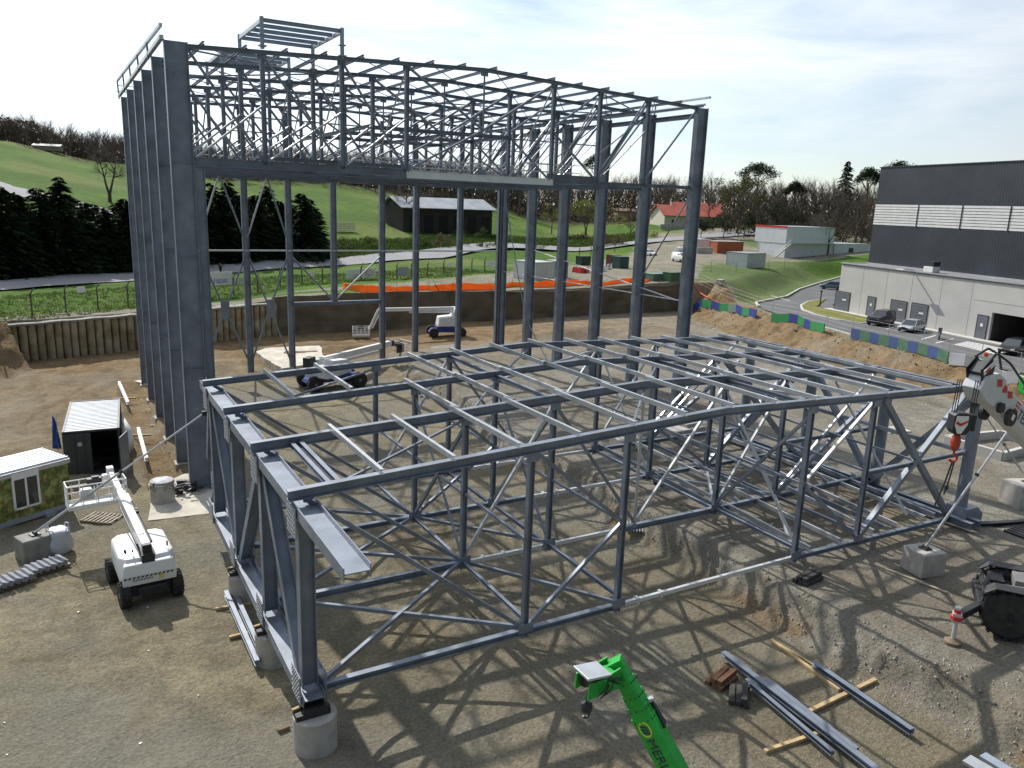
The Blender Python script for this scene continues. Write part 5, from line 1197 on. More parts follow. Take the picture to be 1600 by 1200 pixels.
# open concrete ring beam of a pit
pts=[G(1478,681,-.15),G(1562,673,-.15),G(1640,688,-.15),G(1568,707,-.15)]
t=thing('concrete_pit','open square concrete pit with pale upstand walls behind the crane boom','concrete pit',(pts[0][0],pts[0][1],-.75))
m=MB()
for i in range(4):
    a=Vector(pts[i])-t.location; b=Vector(pts[(i+1)%4])-t.location; a.z=b.z=.2; m.bar(a,b,.3,.85)
m.build('wall',MT['conc_wall'],t)
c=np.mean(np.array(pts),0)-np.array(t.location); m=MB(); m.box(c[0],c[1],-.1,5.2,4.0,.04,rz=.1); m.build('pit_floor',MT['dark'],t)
pp=G(1400,668,-.7); slab('concrete_slab','thin white slab on the ground behind the right end frame',[G(1372,668,-.7)[:2],G(1400,667,-.7)[:2],G(1425,675,-.7)[:2],G(1392,677,-.7)[:2]],-.85,.22)
def steel_on_ground(lab,a,b,zz=-1.62,w_=.2,h_=.2,mat=MT['steel'],sec='cc',grp='steel sections laid in the right foreground',dz=0):
    A=G(*a,zz+dz);B=G(*b,zz+dz); c=(A+B)/2; t=thing('steel_section',lab,'steel section',c,0,grp)
    m=MB(); getattr(m,sec)(Vector(A-c),Vector(B-c),w_,h_); m.build('section',mat,t)
steel_on_ground('longest steel section of the pile, its tip over the rusty planks',(1130,1021),(1372,1206),sec='ib',w_=.24,h_=.2)
steel_on_ground('short pale steel section on the near side of the pile',(1166,1063),(1301,1177),w_=.16,h_=.16)
steel_on_ground('steel section lying tight behind the longest one in the pile',(1198,1065),(1338,1174),w_=.2,h_=.22)
steel_on_ground('lone dark channel at right lying across the timber',(1270,1036),(1425,1143),w_=.22,h_=.2)
steel_on_ground('pale plate corner at the bottom right edge',(1510,1186),(1560,1215),w_=.5,h_=.1,sec='bar',mat=MT['galv'])
steel_on_ground('blue grey plate at the bottom right edge beside the other one',(1535,1180),(1600,1220),w_=.35,h_=.1,sec='bar',mat=MT['blue_galv'])
timber('long yellow timber lying parallel behind the steel pile',(1206,999),(1312,1077),-1.8); timber('thin yellow batten beside the long timber and the lone channel',(1217,1003),(1272,1037),-1.8,w_=.08,h_=.07)
timber('timber crossing under the near end of the steel pile',(1195,1174),(1280,1145),-1.84); timber('timber crossing under the lone channel',(1262,1113),(1368,1062),-1.84,w_=.16)
timber('pale batten at the bottom right corner',(1540,1178),(1592,1206),-1.4,w_=.1)
def plank_pile(lab,px,py,rz,n,mat,zz=-1.75,ln=1.1):
    p=G(px,py,zz); g=H1(p[0],p[1]); t=thing('sleeper_pile',lab,'sleepers',(p[0],p[1],g),rz,'old sleepers on the ground'); rg=random.Random(int(px))
    for i in range(n):
        lay=i//3; k=i%3; m=MB(); m.box(0,0,0,ln,.2,.18); o=m.build('sleeper',mat,t,bevel=.012); o.location=(rg.uniform(-.06,.06),-.26+k*.25+(.08 if lay else 0),.1+lay*.19); o.rotation_euler=(0,0,rg.uniform(-.07,.07))
rustw=pm('rust stained timber',(.16,.085,.05),.85,0,.25,4,.15,30,.2); dkw=pm('tarred timber',(.055,.052,.052),.8,0,.25,4,.15,30,.2)
plank_pile('rust brown sleepers stacked under the tip of the steel pile',1128,1058,R_(18),5,rustw,ln=1.15)
plank_pile('dark tarred sleepers slid off beside the rusty stack',1155,1083,R_(40),4,dkw,ln=1.1)
plank_pile('small dark heap of sleepers on the bank in front of the silver tie',1262,908,R_(10),5,dkw,zz=-.75,ln=1.3)
timber('long thin pale timber lying before the square block',(1366,884),(1480,928),-.72,MT['wood_grey'],.1,.08)
# small loose items
def slat_pack(lab,px,py,rz,zz=-1.8):
    p=G(px,py,zz); g=H1(p[0],p[1]); t=thing('slatted_rack',lab,'rack',(p[0],p[1],g),rz)
    for i in range(8): 
        m=MB(); m.bar((-.55+i*.15,-.5,.1),(-.55+i*.15,.5,.2),.06,.09); m.build('slat',MT['galv'],t)
    m=MB(); m.bar((-.6,-.3,.05),(.6,-.3,.05),.06,.08); m.bar((-.6,.3,.05),(.6,.3,.05),.06,.08); m.build('rail',MT['dark'],t)
slat_pack('small pale slatted rack lying at the foot of the bank behind the second post',992,833,R_(-35))
p=G(1030,757,-.7); t=thing('formwork_box','small dark steel box on the bank inside the low frame','box',(p[0],p[1],H1(p[0],p[1])),.3)
m=MB(); m.box(0,0,.25,.5,.5,.5); m.box(.5,.1,.3,.5,.06,.55); m.build('box',MT['dark'],t,bevel=.02)
m=MB()
t=thing('steel_bundle','bundle of steel lengths on the ground beneath the second lift basket','steel bundle',(G(700,545,-1.4)[0],G(700,545,-1.4)[1],-1.42),R_(10))
for i in range(6): m.cc((-3.2+.3*i,-.9+.36*i,.12),(3.0-.2*i,-.9+.36*i,.12),.2,.22)
for x in (-1.6,1.6): m.bar((x,-1.2,.0),(x,1.2,.0),.12,.12)
m.build('steel_lengths',MT['galv'],t)
t=thing('pipe_bundle','short bundle of pale tubes lying on the floor left of the third row of posts',"pipe bundle",(G(662,617,-1.85)[0],G(662,617,-1.85)[1],-1.86),R_(60)); m=MB()
for i in range(5): m.tube((-1.2+.2*i,-.4+.17*i,.09),(1.4-.1*i,-.4+.17*i,.09),.06,None,6)
m.build('tubes',MT['galv'],t)
# low concrete walls and column stumps under the right half
for k,(x,y,lab) in enumerate(((27.0,17.6,'rough concrete footing just behind the low frame, left one'),(31.5,18.0,'rough concrete footing behind the right end of the low frame'))):
    t=thing('concrete_footing',lab,'footing',(x,y,-.9),.1*k,'rough footings behind the low frame'); m=MB(); m.box(0,0,.45,3.2,1.4,.9); m.box(.6,.1,1.0,1.2,.9,.3); m.build('footing',MT['conc'],t,bevel=.06)
# stones and clods scattered over the site
rg=np.random.RandomState(4); st=MB()
def stones(n,fx,fy,smin,smax):
    X=fx(n);Y_=fy(n); Zs=H(X[None],Y_[None])[0]
    for x,y,z in zip(X,Y_,Zs):
        s_=smin+(smax-smin)*rg.rand()**3; p=[Vector((rg.uniform(.6,1)*s_*a,rg.uniform(.6,1)*s_*b,rg.uniform(.5,.9)*s_*c)) for a,b,c in ((1,0,0),(-1,0,0),(0,1,0),(0,-1,0),(0,0,1),(0,0,-.5))]
        st.add([q+Vector((x,y,z)) for q in p],[(0,2,4),(2,1,4),(1,3,4),(3,0,4),(2,0,5),(1,2,5),(3,1,5),(0,3,5)])
def bank(n):
    y=rg.uniform(-12,48,n); return y
yb=rg.uniform(-12,46,6000); xb=toe(yb)+rg.normal(.7,.8,6000)
stones(6000,lambda n:xb,lambda n:yb,.02,.10)
stones(1400,lambda n:rg.uniform(-9,30,n),lambda n:rg.uniform(-12,30,n),.015,.05)
yb2=rg.uniform(10,70,1600); xb2=68+ (yb2-15)*.14+rg.uniform(-3,5,1600); stones(1600,lambda n:xb2,lambda n:yb2,.05,.22)
stm=pm('stones',(.28,.26,.225),.9,0,.25,1.5,0,20,.15); so_=st.build('stones',stm); tag(so_,kind='stuff')
lt=MB(); rg2=random.Random(9)
for k in range(14):
    x=rg2.uniform(-8,0); y=rg2.uniform(-6,16); z=H1(x,y)+.02; a=rg2.uniform(0,3); s_=rg2.uniform(.03,.06); lt.box(x,y,z,s_*1.6,s_,.03,rz=a)
tag(lt.build('litter',MT['sign']),kind='stuff')
# ------------------------------------------------------------------ excavation walls
def wall_noise(name,lab,a,b,zb,zt_f,mat,amp=.35,nu=150,nv=16,th=.5):
    a=Vector((*a,0));b=Vector((*b,0));d=(b-a);Ln=d.length;u=d/Ln;n=Vector((u.y,-u.x,0))
    t=thing(name,lab,'retaining wall',(a.x,a.y,zb)); vs=[];fs=[]
    for i in range(nu+1):
        s=Ln*i/nu; zt=zt_f(s)
        for j in range(nv+1):
            z=(zt-zb)*j/nv; f=float(fbm(np.array([s*.5]),np.array([z*1.1+7]),61)[0])-.5; g=float(vnoise(np.array([s*.13]),np.array([z*2.2]),64)[0])-.5
            p=u*s+n*(f*amp+g*amp*.5+.12-.10*j/nv); vs.append((p.x,p.y,z))
    m=nv+1
    for i in range(nu):
        for j in range(nv): fs.append((i*m+j,(i+1)*m+j,(i+1)*m+j+1,i*m+j+1))
    k=len(vs)
    for i in range(nu+1):
        p=u*(Ln*i/nu)-n*th; vs.append((p.x,p.y,zt_f(Ln*i/nu)-zb-.03)); vs.append((p.x,p.y,0))
    for i in range(nu): fs.append((i*m+nv,(i+1)*m+nv,k+2*i+2,k+2*i)); fs.append((k+2*i,k+2*i+2,k+2*i+3,k+2*i+1))
    mb=MB(); mb.add(vs,fs); mb.build('face',mat,t,smooth=60); return t
earthw=pm('cut earth wall',(.105,.086,.060),.95,0,.2,.5,.5,7,.1,col2=(.185,.155,.112))
wall_noise('earth_wall','long brown cut earth wall at the back of the pit under the orange net',(16.1,72.1),(81.3,73.6),-2.2,lambda s:3.05+.28*math.sin(s*.11)+.06*math.sin(s*.9),earthw)
t=thing('sheet_pile_wall','retaining wall of tall mud stained concrete piles at the left rear of the pit','retaining wall',(-10.0,64.6,-2.4))
a=Vector((-10.0,64.6,0)); b=Vector((16.3,72.1,0)); d=(b-a); Ln=d.length; u=d/Ln; n=Vector((u.y,-u.x,0)); rg=random.Random(2)
pilem=pm('mud stained pile concrete',(.205,.150,.078),.9,0,.3,.75,.5,6,.1,col2=(.43,.375,.27),coord='World')
i=0; s=0.0
while s<Ln:
    w_=.74+rg.uniform(-.06,.06); h=4.35+.35*(s/Ln)+rg.uniform(-.04,.04); c=u*(s+w_/2)+n*rg.uniform(-.04,.04); m=MB(); r=w_*.47
    pr_=[(r,0),(r*1.02,h*.3),(r*.97,h*.6),(r,h)]; m.lathe((0,0,0),pr_,12); o=m.build('pile',pilem,t,smooth=50); o.location=(c.x,c.y,-.0+rg.uniform(-.05,.05)); s+=w_; i+=1
m=MB()
for k in range(30):
    p0=u*(Ln*k/30);p1=u*(Ln*(k+1)/30); z0=4.4+.35*k/30+.03*math.sin(k*1.7); z1=4.4+.35*(k+1)/30+.03*math.sin((k+1)*1.7)
    m.bar((p0.x-n.x*.35,p0.y-n.y*.35,z0),(p1.x-n.x*.35,p1.y-n.y*.35,z1),1.5,.18)
m.build('capping',MT['conc_dirty'],t)
m=MB(); m.bar((-n.x*.55,-n.y*.55,2.1),(d.x-n.x*.55,d.y-n.y*.55,2.2),.1,4.2); m.build('backing',earthw,t)
# ------------------------------------------------------------------ perimeter fence with signs
fpx=[(-8,497),(50,487),(103,481),(153,477),(200,472),(245,468),(285,464),(327,460),(365,458),(403,456),(438,450),(472,447),(504,445),(536,442),(565,440),(593,439),(620,438),(643,435),(668,435),(693,432),(737,428),(757,428),(775,426),(905,402),(923,401),(941,400),(960,399)]
fz=2.75
pf=[]
for x,y in fpx:
    p=G(x,y,fz if x<850 else 3.0); pf.append((p[0],p[1],H1(p[0],p[1])))
t=thing('perimeter_fence','wire fence of dark posts with cranked tops running along the roadside verge','fence',pf[0])
o0=Vector(pf[0])
for k,p in enumerate(pf):
    if k in (13,15): continue
    q=Vector(p)-o0; m=MB(); h=2.5 if k>4 else 2.75; m.bar(q+Vector((0,0,-.3)),q+Vector((0,0,h-.45)),.15,.15); m.bar(q+Vector((0,0,h-.5)),q+Vector((.32,.25,h)),.12,.12,(0,1,0)); m.build('post',MT['post'],t)
m=MB()
for a,b in zip(pf[:-1],pf[1:]):
    if b[0]-a[0]>25: m.build('wire',MT['wire'],t); m=MB(); continue
    for h in (.1,.6,1.1,1.6,2.0): m.tube(Vector(a)-o0+Vector((0,0,h)),Vector(b)-o0+Vector((0,0,h)),.012,None,4)
    m.tube(Vector(a)-o0+Vector((.3,.23,2.45)),Vector(b)-o0+Vector((.3,.23,2.45)),.012,None,4)
m.build('wire',MT['wire'],t)
def sign(lab,x0,y0,x1,y1,z,mat=MT['sign'],marks=None,lg=None):
    """flat board hung on the fence between two spots of the verge"""
    A=G((x0+x1)/2,445,2.75); dd=math.hypot(A[0]-CP[0],A[1]-CP[1]); 
    yb=(y0+y1)/2
    # stand it on the fence line
    best=min(range(len(pf)),key=lambda k:abs(fpx[k][0]-(x0+x1)/2)); P=np.array(pf[best]); nn=np.array([u_dir[1],-u_dir[0],0])
    P0=P+nn*.12
    a=PL(x0,yb,P0,nn); b=PL(x1,yb,P0,nn); c=PL((x0+x1)/2,y0,P0,nn); d=PL((x0+x1)/2,y1,P0,nn)
    w_=float(np.linalg.norm((b-a)[:2])); h_=float(c[2]-d[2]); ce=(a+b)/2; ang=math.atan2((b-a)[1],(b-a)[0])
    t=thing('fence_sign',lab,'sign',(ce[0],ce[1],float(d[2])),ang,'signs on the perimeter fence')
    m=MB(); m.box(0,0,h_/2,w_,.04,h_); m.build('board',mat,t); return t,w_,h_
fa=np.array(pf[7][:2]);fb=np.array(pf[19][:2]); u_dir=(fb-fa)/np.linalg.norm(fb-fa)
sign('small white board on the fence left of the deep columns',120,448,133,457,0)
t,w_,h_=sign('large white banner with pale mirrored letters on the fence by the nearest gable bay',313,425,363,446,0)
text('ocarlno',.95,MT['ink_blue'],t,'lettering',Matrix.Translation((w_*.34,-.03,h_*.34))@Matrix.Rotation(math.pi,4,'Z')@Matrix.Rotation(math.pi/2,4,'X')@Matrix.Scale(-1,4,(0,0,1)))
sign('pale green board hung next to the large lettered banner',371,433,382,444,0,pm('pale board',(.50,.53,.45),.6,0,.1,2))
sign('small white board behind the second gable bay',481,425,492,432,0)
t,w_,h_=sign('white sign with a red oval on the fence under the door header',541,420,587,434,0)
m=MB(); pts=[(w_*.27+.9*math.cos(a_),-.03,h_*.5+.38*math.sin(a_)) for a_ in np.linspace(0,2*math.pi,25)[:-1]]; m.prism(pts,(0,-.01,0)); m.build('red_oval',pm('faded red print',(.62,.25,.25),.5,0,.1,2),t)
m=MB(); pts=[(w_*.27+.72*math.cos(a_),-.045,h_*.5+.24*math.sin(a_)) for a_ in np.linspace(0,2*math.pi,25)[:-1]]; m.prism(pts,(0,-.01,0)); m.build('oval_centre',MT['sign'],t)
m=MB(); m.box(-w_*.18,-.04,h_*.22,w_*.18,.03,h_*.45); m.build('grey_panel',MT['galv'],t)
m=MB(); m.box(-w_*.02,-.05,h_*.5,.14,.05,h_*1.2); m.build('post_strip',MT['post'],t)
sign('grey board propped on the verge right of the red oval sign',622,417,638,431,0,pm('grey board',(.33,.34,.40),.6,0,.08,2))
sign('tiny white board near the middle of the fence',699,411,706,417,0)
sign('white board on the fence left of the rear corner column',761,408,774,417,0)
# orange safety net along the pit edge
npts=[(536,450),(562,455),(590,457),(620,454),(650,452),(690,452),(720,455),(752,453),(780,449),(800,446),(830,448),(860,447),(890,445),(915,444),(940,446),(962,444),(985,442),(1005,444),(1024,441),(1042,446)]
t=thing('orange_net','sagging orange plastic safety net strung along the top of the earth wall','safety net',(27,80,3.0))
rg=random.Random(8); vs=[];fs=[]; K=8; NP=[]
for (a,b) in zip(npts[:-1],npts[1:]):
    for i in range(6): NP.append((a[0]+(b[0]-a[0])*i/6,a[1]+(b[1]-a[1])*i/6))
for i,(x,y) in enumerate(NP):
    p=G(x,y,3.15); p[1]=max(p[1],74.9+rg.uniform(0,.2)); g=3.0; hh=.85+.18*math.sin(i*.21)+.06*math.sin(i*1.3)
    for j in range(K): vs.append((p[0]-27,p[1]-80+.05*math.sin(i*.9+j*1.2),g-3.0+hh*j/(K-1)-.05))
for i in range(len(NP)-1):
    for j in range(K-1): fs.append((i*K+j,(i+1)*K+j,(i+1)*K+j+1,i*K+j+1))
om=pm('orange net',(.9,.34,.07),.6,0,.25,6,.3,8,.3); tq=om.node_tree; tr_=N(tq,'ShaderNodeBsdfTranslucent'); tr_.inputs['Color'].default_value=(.9,.30,.05,1); mq=N(tq,'ShaderNodeMixShader'); mq.inputs[0].default_value=.5; oq=[n for n in tq.nodes if n.type=='OUTPUT_MATERIAL'][0]; tq.links.new(tq.nodes['Principled BSDF'].outputs[0],mq.inputs[1]); tq.links.new(tr_.outputs[0],mq.inputs[2]); tq.links.new(mq.outputs[0],oq.inputs['Surface']); 
m=MB(); m.add(vs,fs); o=m.build('net',om,t,smooth=True); o.modifiers.new('s','SOLIDIFY').thickness=.015
for i in range(0,len(NP),9):
    v=vs[i*K]; m=MB(); m.tube((v[0],v[1],v[2]-.3),(v[0],v[1],v[2]+1.3),.025,None,5); m.build('stake',MT['wire'],t)
hp=[XP(0,0,0)]
t=thing('hose','thin dark hose hanging down the earth wall from the orange net','hose',(40,74,0)); P=[Vector(YP(x,y,73.9)) for x,y in ((677,443),(683,452),(688,465),(697,480),(702,487))]; m=MB(); m.path([p+Vector((0,-.45,0))-Vector((40,74,0)) for p in P],.06,6); m.build('hose_line',MT['black'],t)
P=[G(x,y,0) for x,y in ()]
t=thing('hose','orange hose lying along the top of the soil slope below the barrier','hose',(80,60,0)); m=MB(); pts=[]
for x,y in ((1083,452),(1092,462),(1105,472),(1125,477),(1150,480),(1180,481)): q=TR(x,y,60,200); pts.append(q+Vector((-80,-60,.08)))
m.path(pts,.09,6); m.build('hose_line',MT['orange'],t)

# ------------------------------------------------------------------ hall on the right
HA=thing('industrial_hall','dark ribbed hall with a white louvre band above a pale concrete annex with grey doors','hall',(WA[0],WA[1],ZP),math.atan2(WD[1],WD[0]))
A3=np.array([WA[0],WA[1],0]); N3=np.array([WN[0],WN[1],0])
def WS(px,py,n=0.0):
    p=PL(px,py,A3+N3*n,N3); return float((p[:2]-WA)@WD), float(p[2]-ZP)
AH=6.75; Lw=70
so0,zo=WS(1549,497); _,zl=WS(1557,500)
so1=so0+7.5
oh=3.3
m=MB()
m.box(so0/2,.15,AH/2,so0,.3,AH); m.box((so0+so1)/2,.15,(AH+oh)/2,so1-so0,.3,AH-oh); m.box((so1+Lw)/2,.15,AH/2,Lw-so1,.3,AH)
m.box(.15,3.2,AH/2,.3,5.8,AH); m.build('annex_wall',MT['conc_wall'],HA)
m=MB()
for px in (1348,1386,1426,1473,1522): 
    s,_=WS(px,440); m.box(s,-.002,AH/2,.05,.006,AH-.3)
s,_=WS(1520,480); m.box(s+6,-.002,4.4,12,.006,.05); m.build('panel_joint',pm('joint',(.17,.17,.17),.9,0,.1,2),HA)
m=MB(); m.box(Lw/2,2.9,AH-.12,Lw,5.9,.2); m.build('annex_roof',pm('roof membrane',(.20,.195,.20),.9,0,.15,.3),HA)
m=MB(); m.box(Lw/2,-.06,AH+.02,Lw+.2,.24,.14); m.box(-.05,3,AH+.02,.24,6,.14); m.build('coping',MT['galv'],HA)
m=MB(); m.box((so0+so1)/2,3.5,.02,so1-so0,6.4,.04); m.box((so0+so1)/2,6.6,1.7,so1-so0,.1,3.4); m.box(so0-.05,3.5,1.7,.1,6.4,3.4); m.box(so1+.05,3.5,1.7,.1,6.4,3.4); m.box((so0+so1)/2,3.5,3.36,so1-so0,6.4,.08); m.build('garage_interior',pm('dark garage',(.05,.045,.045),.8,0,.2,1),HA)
DG=pm('grey steel door',(.135,.145,.165),.5,.1,.1,1)
def door(px0,px1,pyt,pyb,kind,lab=None):
    s0,_=WS(px0,(pyt+pyb)/2); s1,zt=WS(px1,pyt); _,zt0=WS((px0+px1)/2,pyt); zt=max(zt0,.5); w_=s1-s0
    m=MB(); m.box((s0+s1)/2,-.03,zt/2,w_,.06,zt); d=m.build(kind,DG,HA)
    m=MB(); m.box((s0+s1)/2,-.02,zt+.03,w_+.16,.10,.08); m.box(s0-.04,-.02,zt/2,.08,.1,zt); m.box(s1+.04,-.02,zt/2,.08,.1,zt); m.build('frame',MT['dark'],d)
    m=MB()
    if kind=='roller_door':
        for k in range(1,8): m.box((s0+s1)/2,-.064,zt*k/8,w_*.98,.012,.025)
        m.build('seam',MT['dark'],d)
        m=MB(); m.box((s0+s1)/2+w_*.15,-.066,zt*.62,w_*.28,.012,.2); m.build('notice',MT['sign'],d)
    else:
        m.box((s0+s1)/2,-.07,zt*.62,.34,.02,.36); m.build('notice',MT['sign'],d); m=MB(); m.box(s1-.15,-.09,1.05,.06,.06,.18); m.build('handle',MT['galv'],d)
door(1305,1329,456,487,'roller_door'); door(1355,1369,464,494,'door'); door(1391,1418,470,503,'roller_door'); door(1423,1451,475,509,'roller_door'); door(1526,1545,493,527,'door')
CLm=stripes('dark ribbed cladding',(.020,.025,.036),(.034,.041,.055),1/.4,'X',.5,.1,.62)
SB=4.35; z0=AH-.1; _,ztop=WS(1380,262,SB); _,zb1=WS(1370,319,SB); _,zb0=WS(1364,351,SB)
m=MB(); m.box(Lw/2,SB+15,(z0+zb0)/2,Lw,30,zb0-z0); m.build('lower_cladding',CLm,HA)
m=MB(); m.box(Lw/2,SB+15,(zb1+ztop)/2,Lw,30,ztop-zb1); m.box(Lw/2,SB+15,ztop+.05,Lw+.2,30.2,.12); m.build('upper_cladding',CLm,HA)
m=MB(); m.box(Lw/2,SB+15.2,(zb0+zb1)/2,Lw-.3,30,zb1-zb0); m.build('band_backing',MT['dark'],HA)
m=MB(); K=8
for k in range(K): 
    h=(zb1-zb0)/K; zc=zb0+h*(k+.5); m.box(Lw/2,SB+.1,zc,Lw,.28,h*.80)
    m.box(.1,SB+15,zc,.28,30,h*.80)
m.build('louvre',MT['white_dirty'],HA)
m=MB()
for px in (1435,1504,1580): 
    s,_=WS(px,330,SB); m.box(s,SB-.06,(zb0+zb1)/2,.12,.1,zb1-zb0)
m.build('band_post',MT['dark'],HA)
m=MB(); m.box(Lw/2,SB-.15,z0+.12,Lw,.3,.22); m.build('flashing',MT['galv'],HA)
def roofbox(lab,px,py,w_,d_,h_,mat,nm,cat):
    s,_=WS(px,py,1.6); p=wl(s,1.7); t=thing(nm,lab,cat,(p[0],p[1],ZP+AH),math.atan2(WD[1],WD[0])); m=MB(); m.box(0,0,h_/2,w_,d_,h_); m.build('casing',mat,t,bevel=.03); return t
t=roofbox('pale roof unit with a dark hood on the annex roof edge',1453,431,1.5,1.1,.7,MT['white_dirty'],'roof_unit','roof unit'); m=MB(); m.box(0,.1,1.05,1.3,1.0,.55); m.build('hood',MT['dark'],t)
s_,_=WS(1425,430); p=wl(s_,-.3); t=thing('flood_light','flood light on an arm at the annex roof edge above the joint','flood light',(p[0],p[1],ZP+AH),math.atan2(WD[1],WD[0])); m=MB(); m.bar((0,.6,.15),(0,-1.4,.25),.14,.12); m.build('arm',MT['galv'],t); m=MB(); m.box(0,-1.5,.22,1.3,.45,.14); m.build('lamp_head',MT['white_dirty'],t)
# ------------------------------------------------------------------ vehicles on the parking lot
def car(lab,loc,rz,col,L_=4.3,W_=1.76,H_=1.45,kind='hatch',group='parked vehicles'):
    t=thing('parked_car' if kind not in('van','pickup') else ('parked_van' if kind=='van' else 'off_road_car'),lab,'car' if kind!='van' else 'van',loc,rz,group)
    cm=col; hw=W_/2; g=.22
    bl={'hatch':.62,'sedan':.58,'van':.72,'pickup':.70}[kind]*H_
    st=[(-L_/2,.42,bl*.80,.86),(-L_/2+.12,.3,bl*.95,.95),(-L_*.28,.24,bl,1),(0,.22,bl,1),(L_*.24,.22,bl*.98,1),(L_*.40,.26,bl*.84,.96),(L_/2-.08,.34,bl*.70,.88),(L_/2,.42,bl*.60,.78)]
    if kind in('pickup','van'): st[5]=(L_*.40,.26,bl*.93,.97); st[6]=(L_/2-.08,.34,bl*.88,.93); st[7]=(L_/2,.42,bl*.78,.88)
    secs=[]
    for x,z0,z1,k in st:
        w_=hw*k; secs.append([(x,-w_*.92,z0),(x,-w_,z0+.18),(x,-w_,z1*.78),(x,-w_*.93,z1),(x,w_*.93,z1),(x,w_,z1*.78),(x,w_,z0+.18),(x,w_*.92,z0)])
    m=MB(); m.loft(secs); m.build('body',cm,t,smooth=40,bevel=.02)
    r0,r1,w0,w1={'hatch':(-L_*.44,.05*L_,-L_*.47,L_*.27),'sedan':(-L_*.24,.08*L_,-L_*.40,L_*.27),'van':(-L_*.485,L_*.12,-L_*.49,L_*.30),'pickup':(-L_*.46,.08*L_,-L_*.48,L_*.20)}[kind]
    wt=hw*.72; wb=hw*.92
    m=MB(); m.loft([[(w0,-wb,bl-.02),(w1,-wb,bl-.05),(w1,wb,bl-.05),(w0,wb,bl-.02)],[(r0,-wt,H_-.05),(r1,-wt,H_-.05),(r1,wt,H_-.05),(r0,wt,H_-.05)]]); m.build('windows',MT['glass'] if kind!='van' else cm,t)
    m=MB(); m.loft([[(r0,-wt-.01,H_-.09),(r1,-wt-.01,H_-.09),(r1,wt+.01,H_-.09),(r0,wt+.01,H_-.09)],[(r0+.1,-wt*.9,H_),(r1-.12,-wt*.9,H_),(r1-.12,wt*.9,H_),(r0+.1,wt*.9,H_)]]); m.build('roof',cm,t,bevel=.02)
    m=MB()
    for s in (-1,1):
        for f in ((.02,.5,.98) if kind!='van' else (0.0,)):
            xb=w0+(w1-w0)*f; xt=r0+(r1-r0)*f; m.bar((xb,s*(wb+.005),bl-.03),(xt,s*(wt+.005),H_-.06),.07,.04)
    m.build('pillar',cm,t)
    if kind=='van':
        for s in (-1,1):
            m=MB(); z0=bl+.06; z1=H_-.22; k0=.93; m.prism([(L_*.02,s*(wb*.985),z0),(L_*.22,s*(wb*.985),z0),(L_*.13,s*(wt+.045),z1),(L_*.02,s*(wt+.045),z1)],(0,s*.02,0)); m.build('side_window',MT['glass'],t)
        m=MB(); m.prism([(w0-.0,-wb*.8,bl+.1),(w0-.0,wb*.8,bl+.1),(w0+.015,wt*.9,H_-.2),(w0+.015,-wt*.9,H_-.2)],(-.02,0,0)); m.build('rear_window',MT['glass'],t)
        m=MB(); m.prism([(w1-.08,-wb*.85,bl+.05),(w1-.08,wb*.85,bl+.05),(r1+.02,wt*.9,H_-.13),(r1+.02,-wt*.9,H_-.13)],(.05,0,.04)); m.build('windscreen',MT['glass'],t)
    for sx in (-L_*.30,L_*.31):
        for sy in (-1,1): tyre_wheel((sx,sy*(hw-.1),.32),'Y',.32 if kind!='pickup' else .38,.2,t,rimmat=MT['galv'],tread=False)
    for s in (-1,1):
        m=MB(); m.box(L_/2-.07,s*hw*.62,bl*.66,.14,.34,.15); m.build('headlight',MT['sign'],t,bevel=.02)
        m=MB(); m.box(-L_/2+.06,s*hw*.72,bl*.78,.1,.22,.18); m.build('tail_light',MT['red'],t)
    m=MB(); m.box(L_/2-.03,0,.48,.1,hw*1.2,.16); m.box(L_/2,0,.62,.05,.5,.11); m.build('grille',MT['dark'],t)
    return t
def paint(n,c,ro=.25,me=.4): return pm(n,c,ro,me,.04,1)
f_=G(1421,521,ZP+.07); r_=G(1446,516.5,ZP+.07); hd=math.atan2(f_[1]-r_[1],f_[0]-r_[0])
mid=(f_+r_)/2; nn=np.array([-math.sin(hd),math.cos(hd),0]); nn=nn if (nn@(mid-CP))>0 else -nn; c=mid+nn*.75
car('silver saloon car parked beside the dark off-road car',(c[0],c[1],ZP+.07),hd,paint('silver car paint',(.42,.46,.50)),4.5,1.78,1.42,'sedan')
c2=G(1387,509,ZP+.07); c2=c2+nn*.9
car('dark grey off-road car parked nose out in front of the roller doors',(c2[0],c2[1],ZP+.07),hd,paint('dark grey paint',(.06,.06,.065)),4.5,1.85,1.85,'pickup')
c3=G(1597,556,ZP+.07)+nn*1.0-0; car('black car cut off by the right edge near the open garage',(c3[0]+.9,c3[1]+.3,ZP+.07),hd,paint('black paint',(.018,.018,.022)),4.5,1.8,1.5,'hatch')
c4=G(1296,452.5,ZP+.07); car('blue grey hatchback showing from behind the annex corner',(c4[0]+1.0,c4[1]+.5,ZP+.07),math.atan2(.75,-.6),paint('blue grey paint',(.13,.19,.25)),4.0,1.7,1.45,'hatch')
VZ=lambda x,y: H1(x,y)
a=G(1040,416,3.2);b=G(1074,421,3.2); hdv=math.atan2(b[1]-a[1],b[0]-a[0]); c=(a+b)/2; nv_=np.array([-math.sin(hdv),math.cos(hdv),0]); nv_=nv_ if nv_@(c-CP)>0 else -nv_; c=c+nv_*.8
car('white panel van parked on the earth compound behind the right-hand columns',(c[0],c[1],VZ(c[0],c[1])),hdv,MT['white'],4.2,1.75,1.85,'van')
c=G(1027,408,3.3); car('white car partly hidden left of the panel van',(c[0],c[1]+3,VZ(c[0],c[1]+3)),hdv+.2,MT['white'],4.0,1.7,1.45,'hatch')
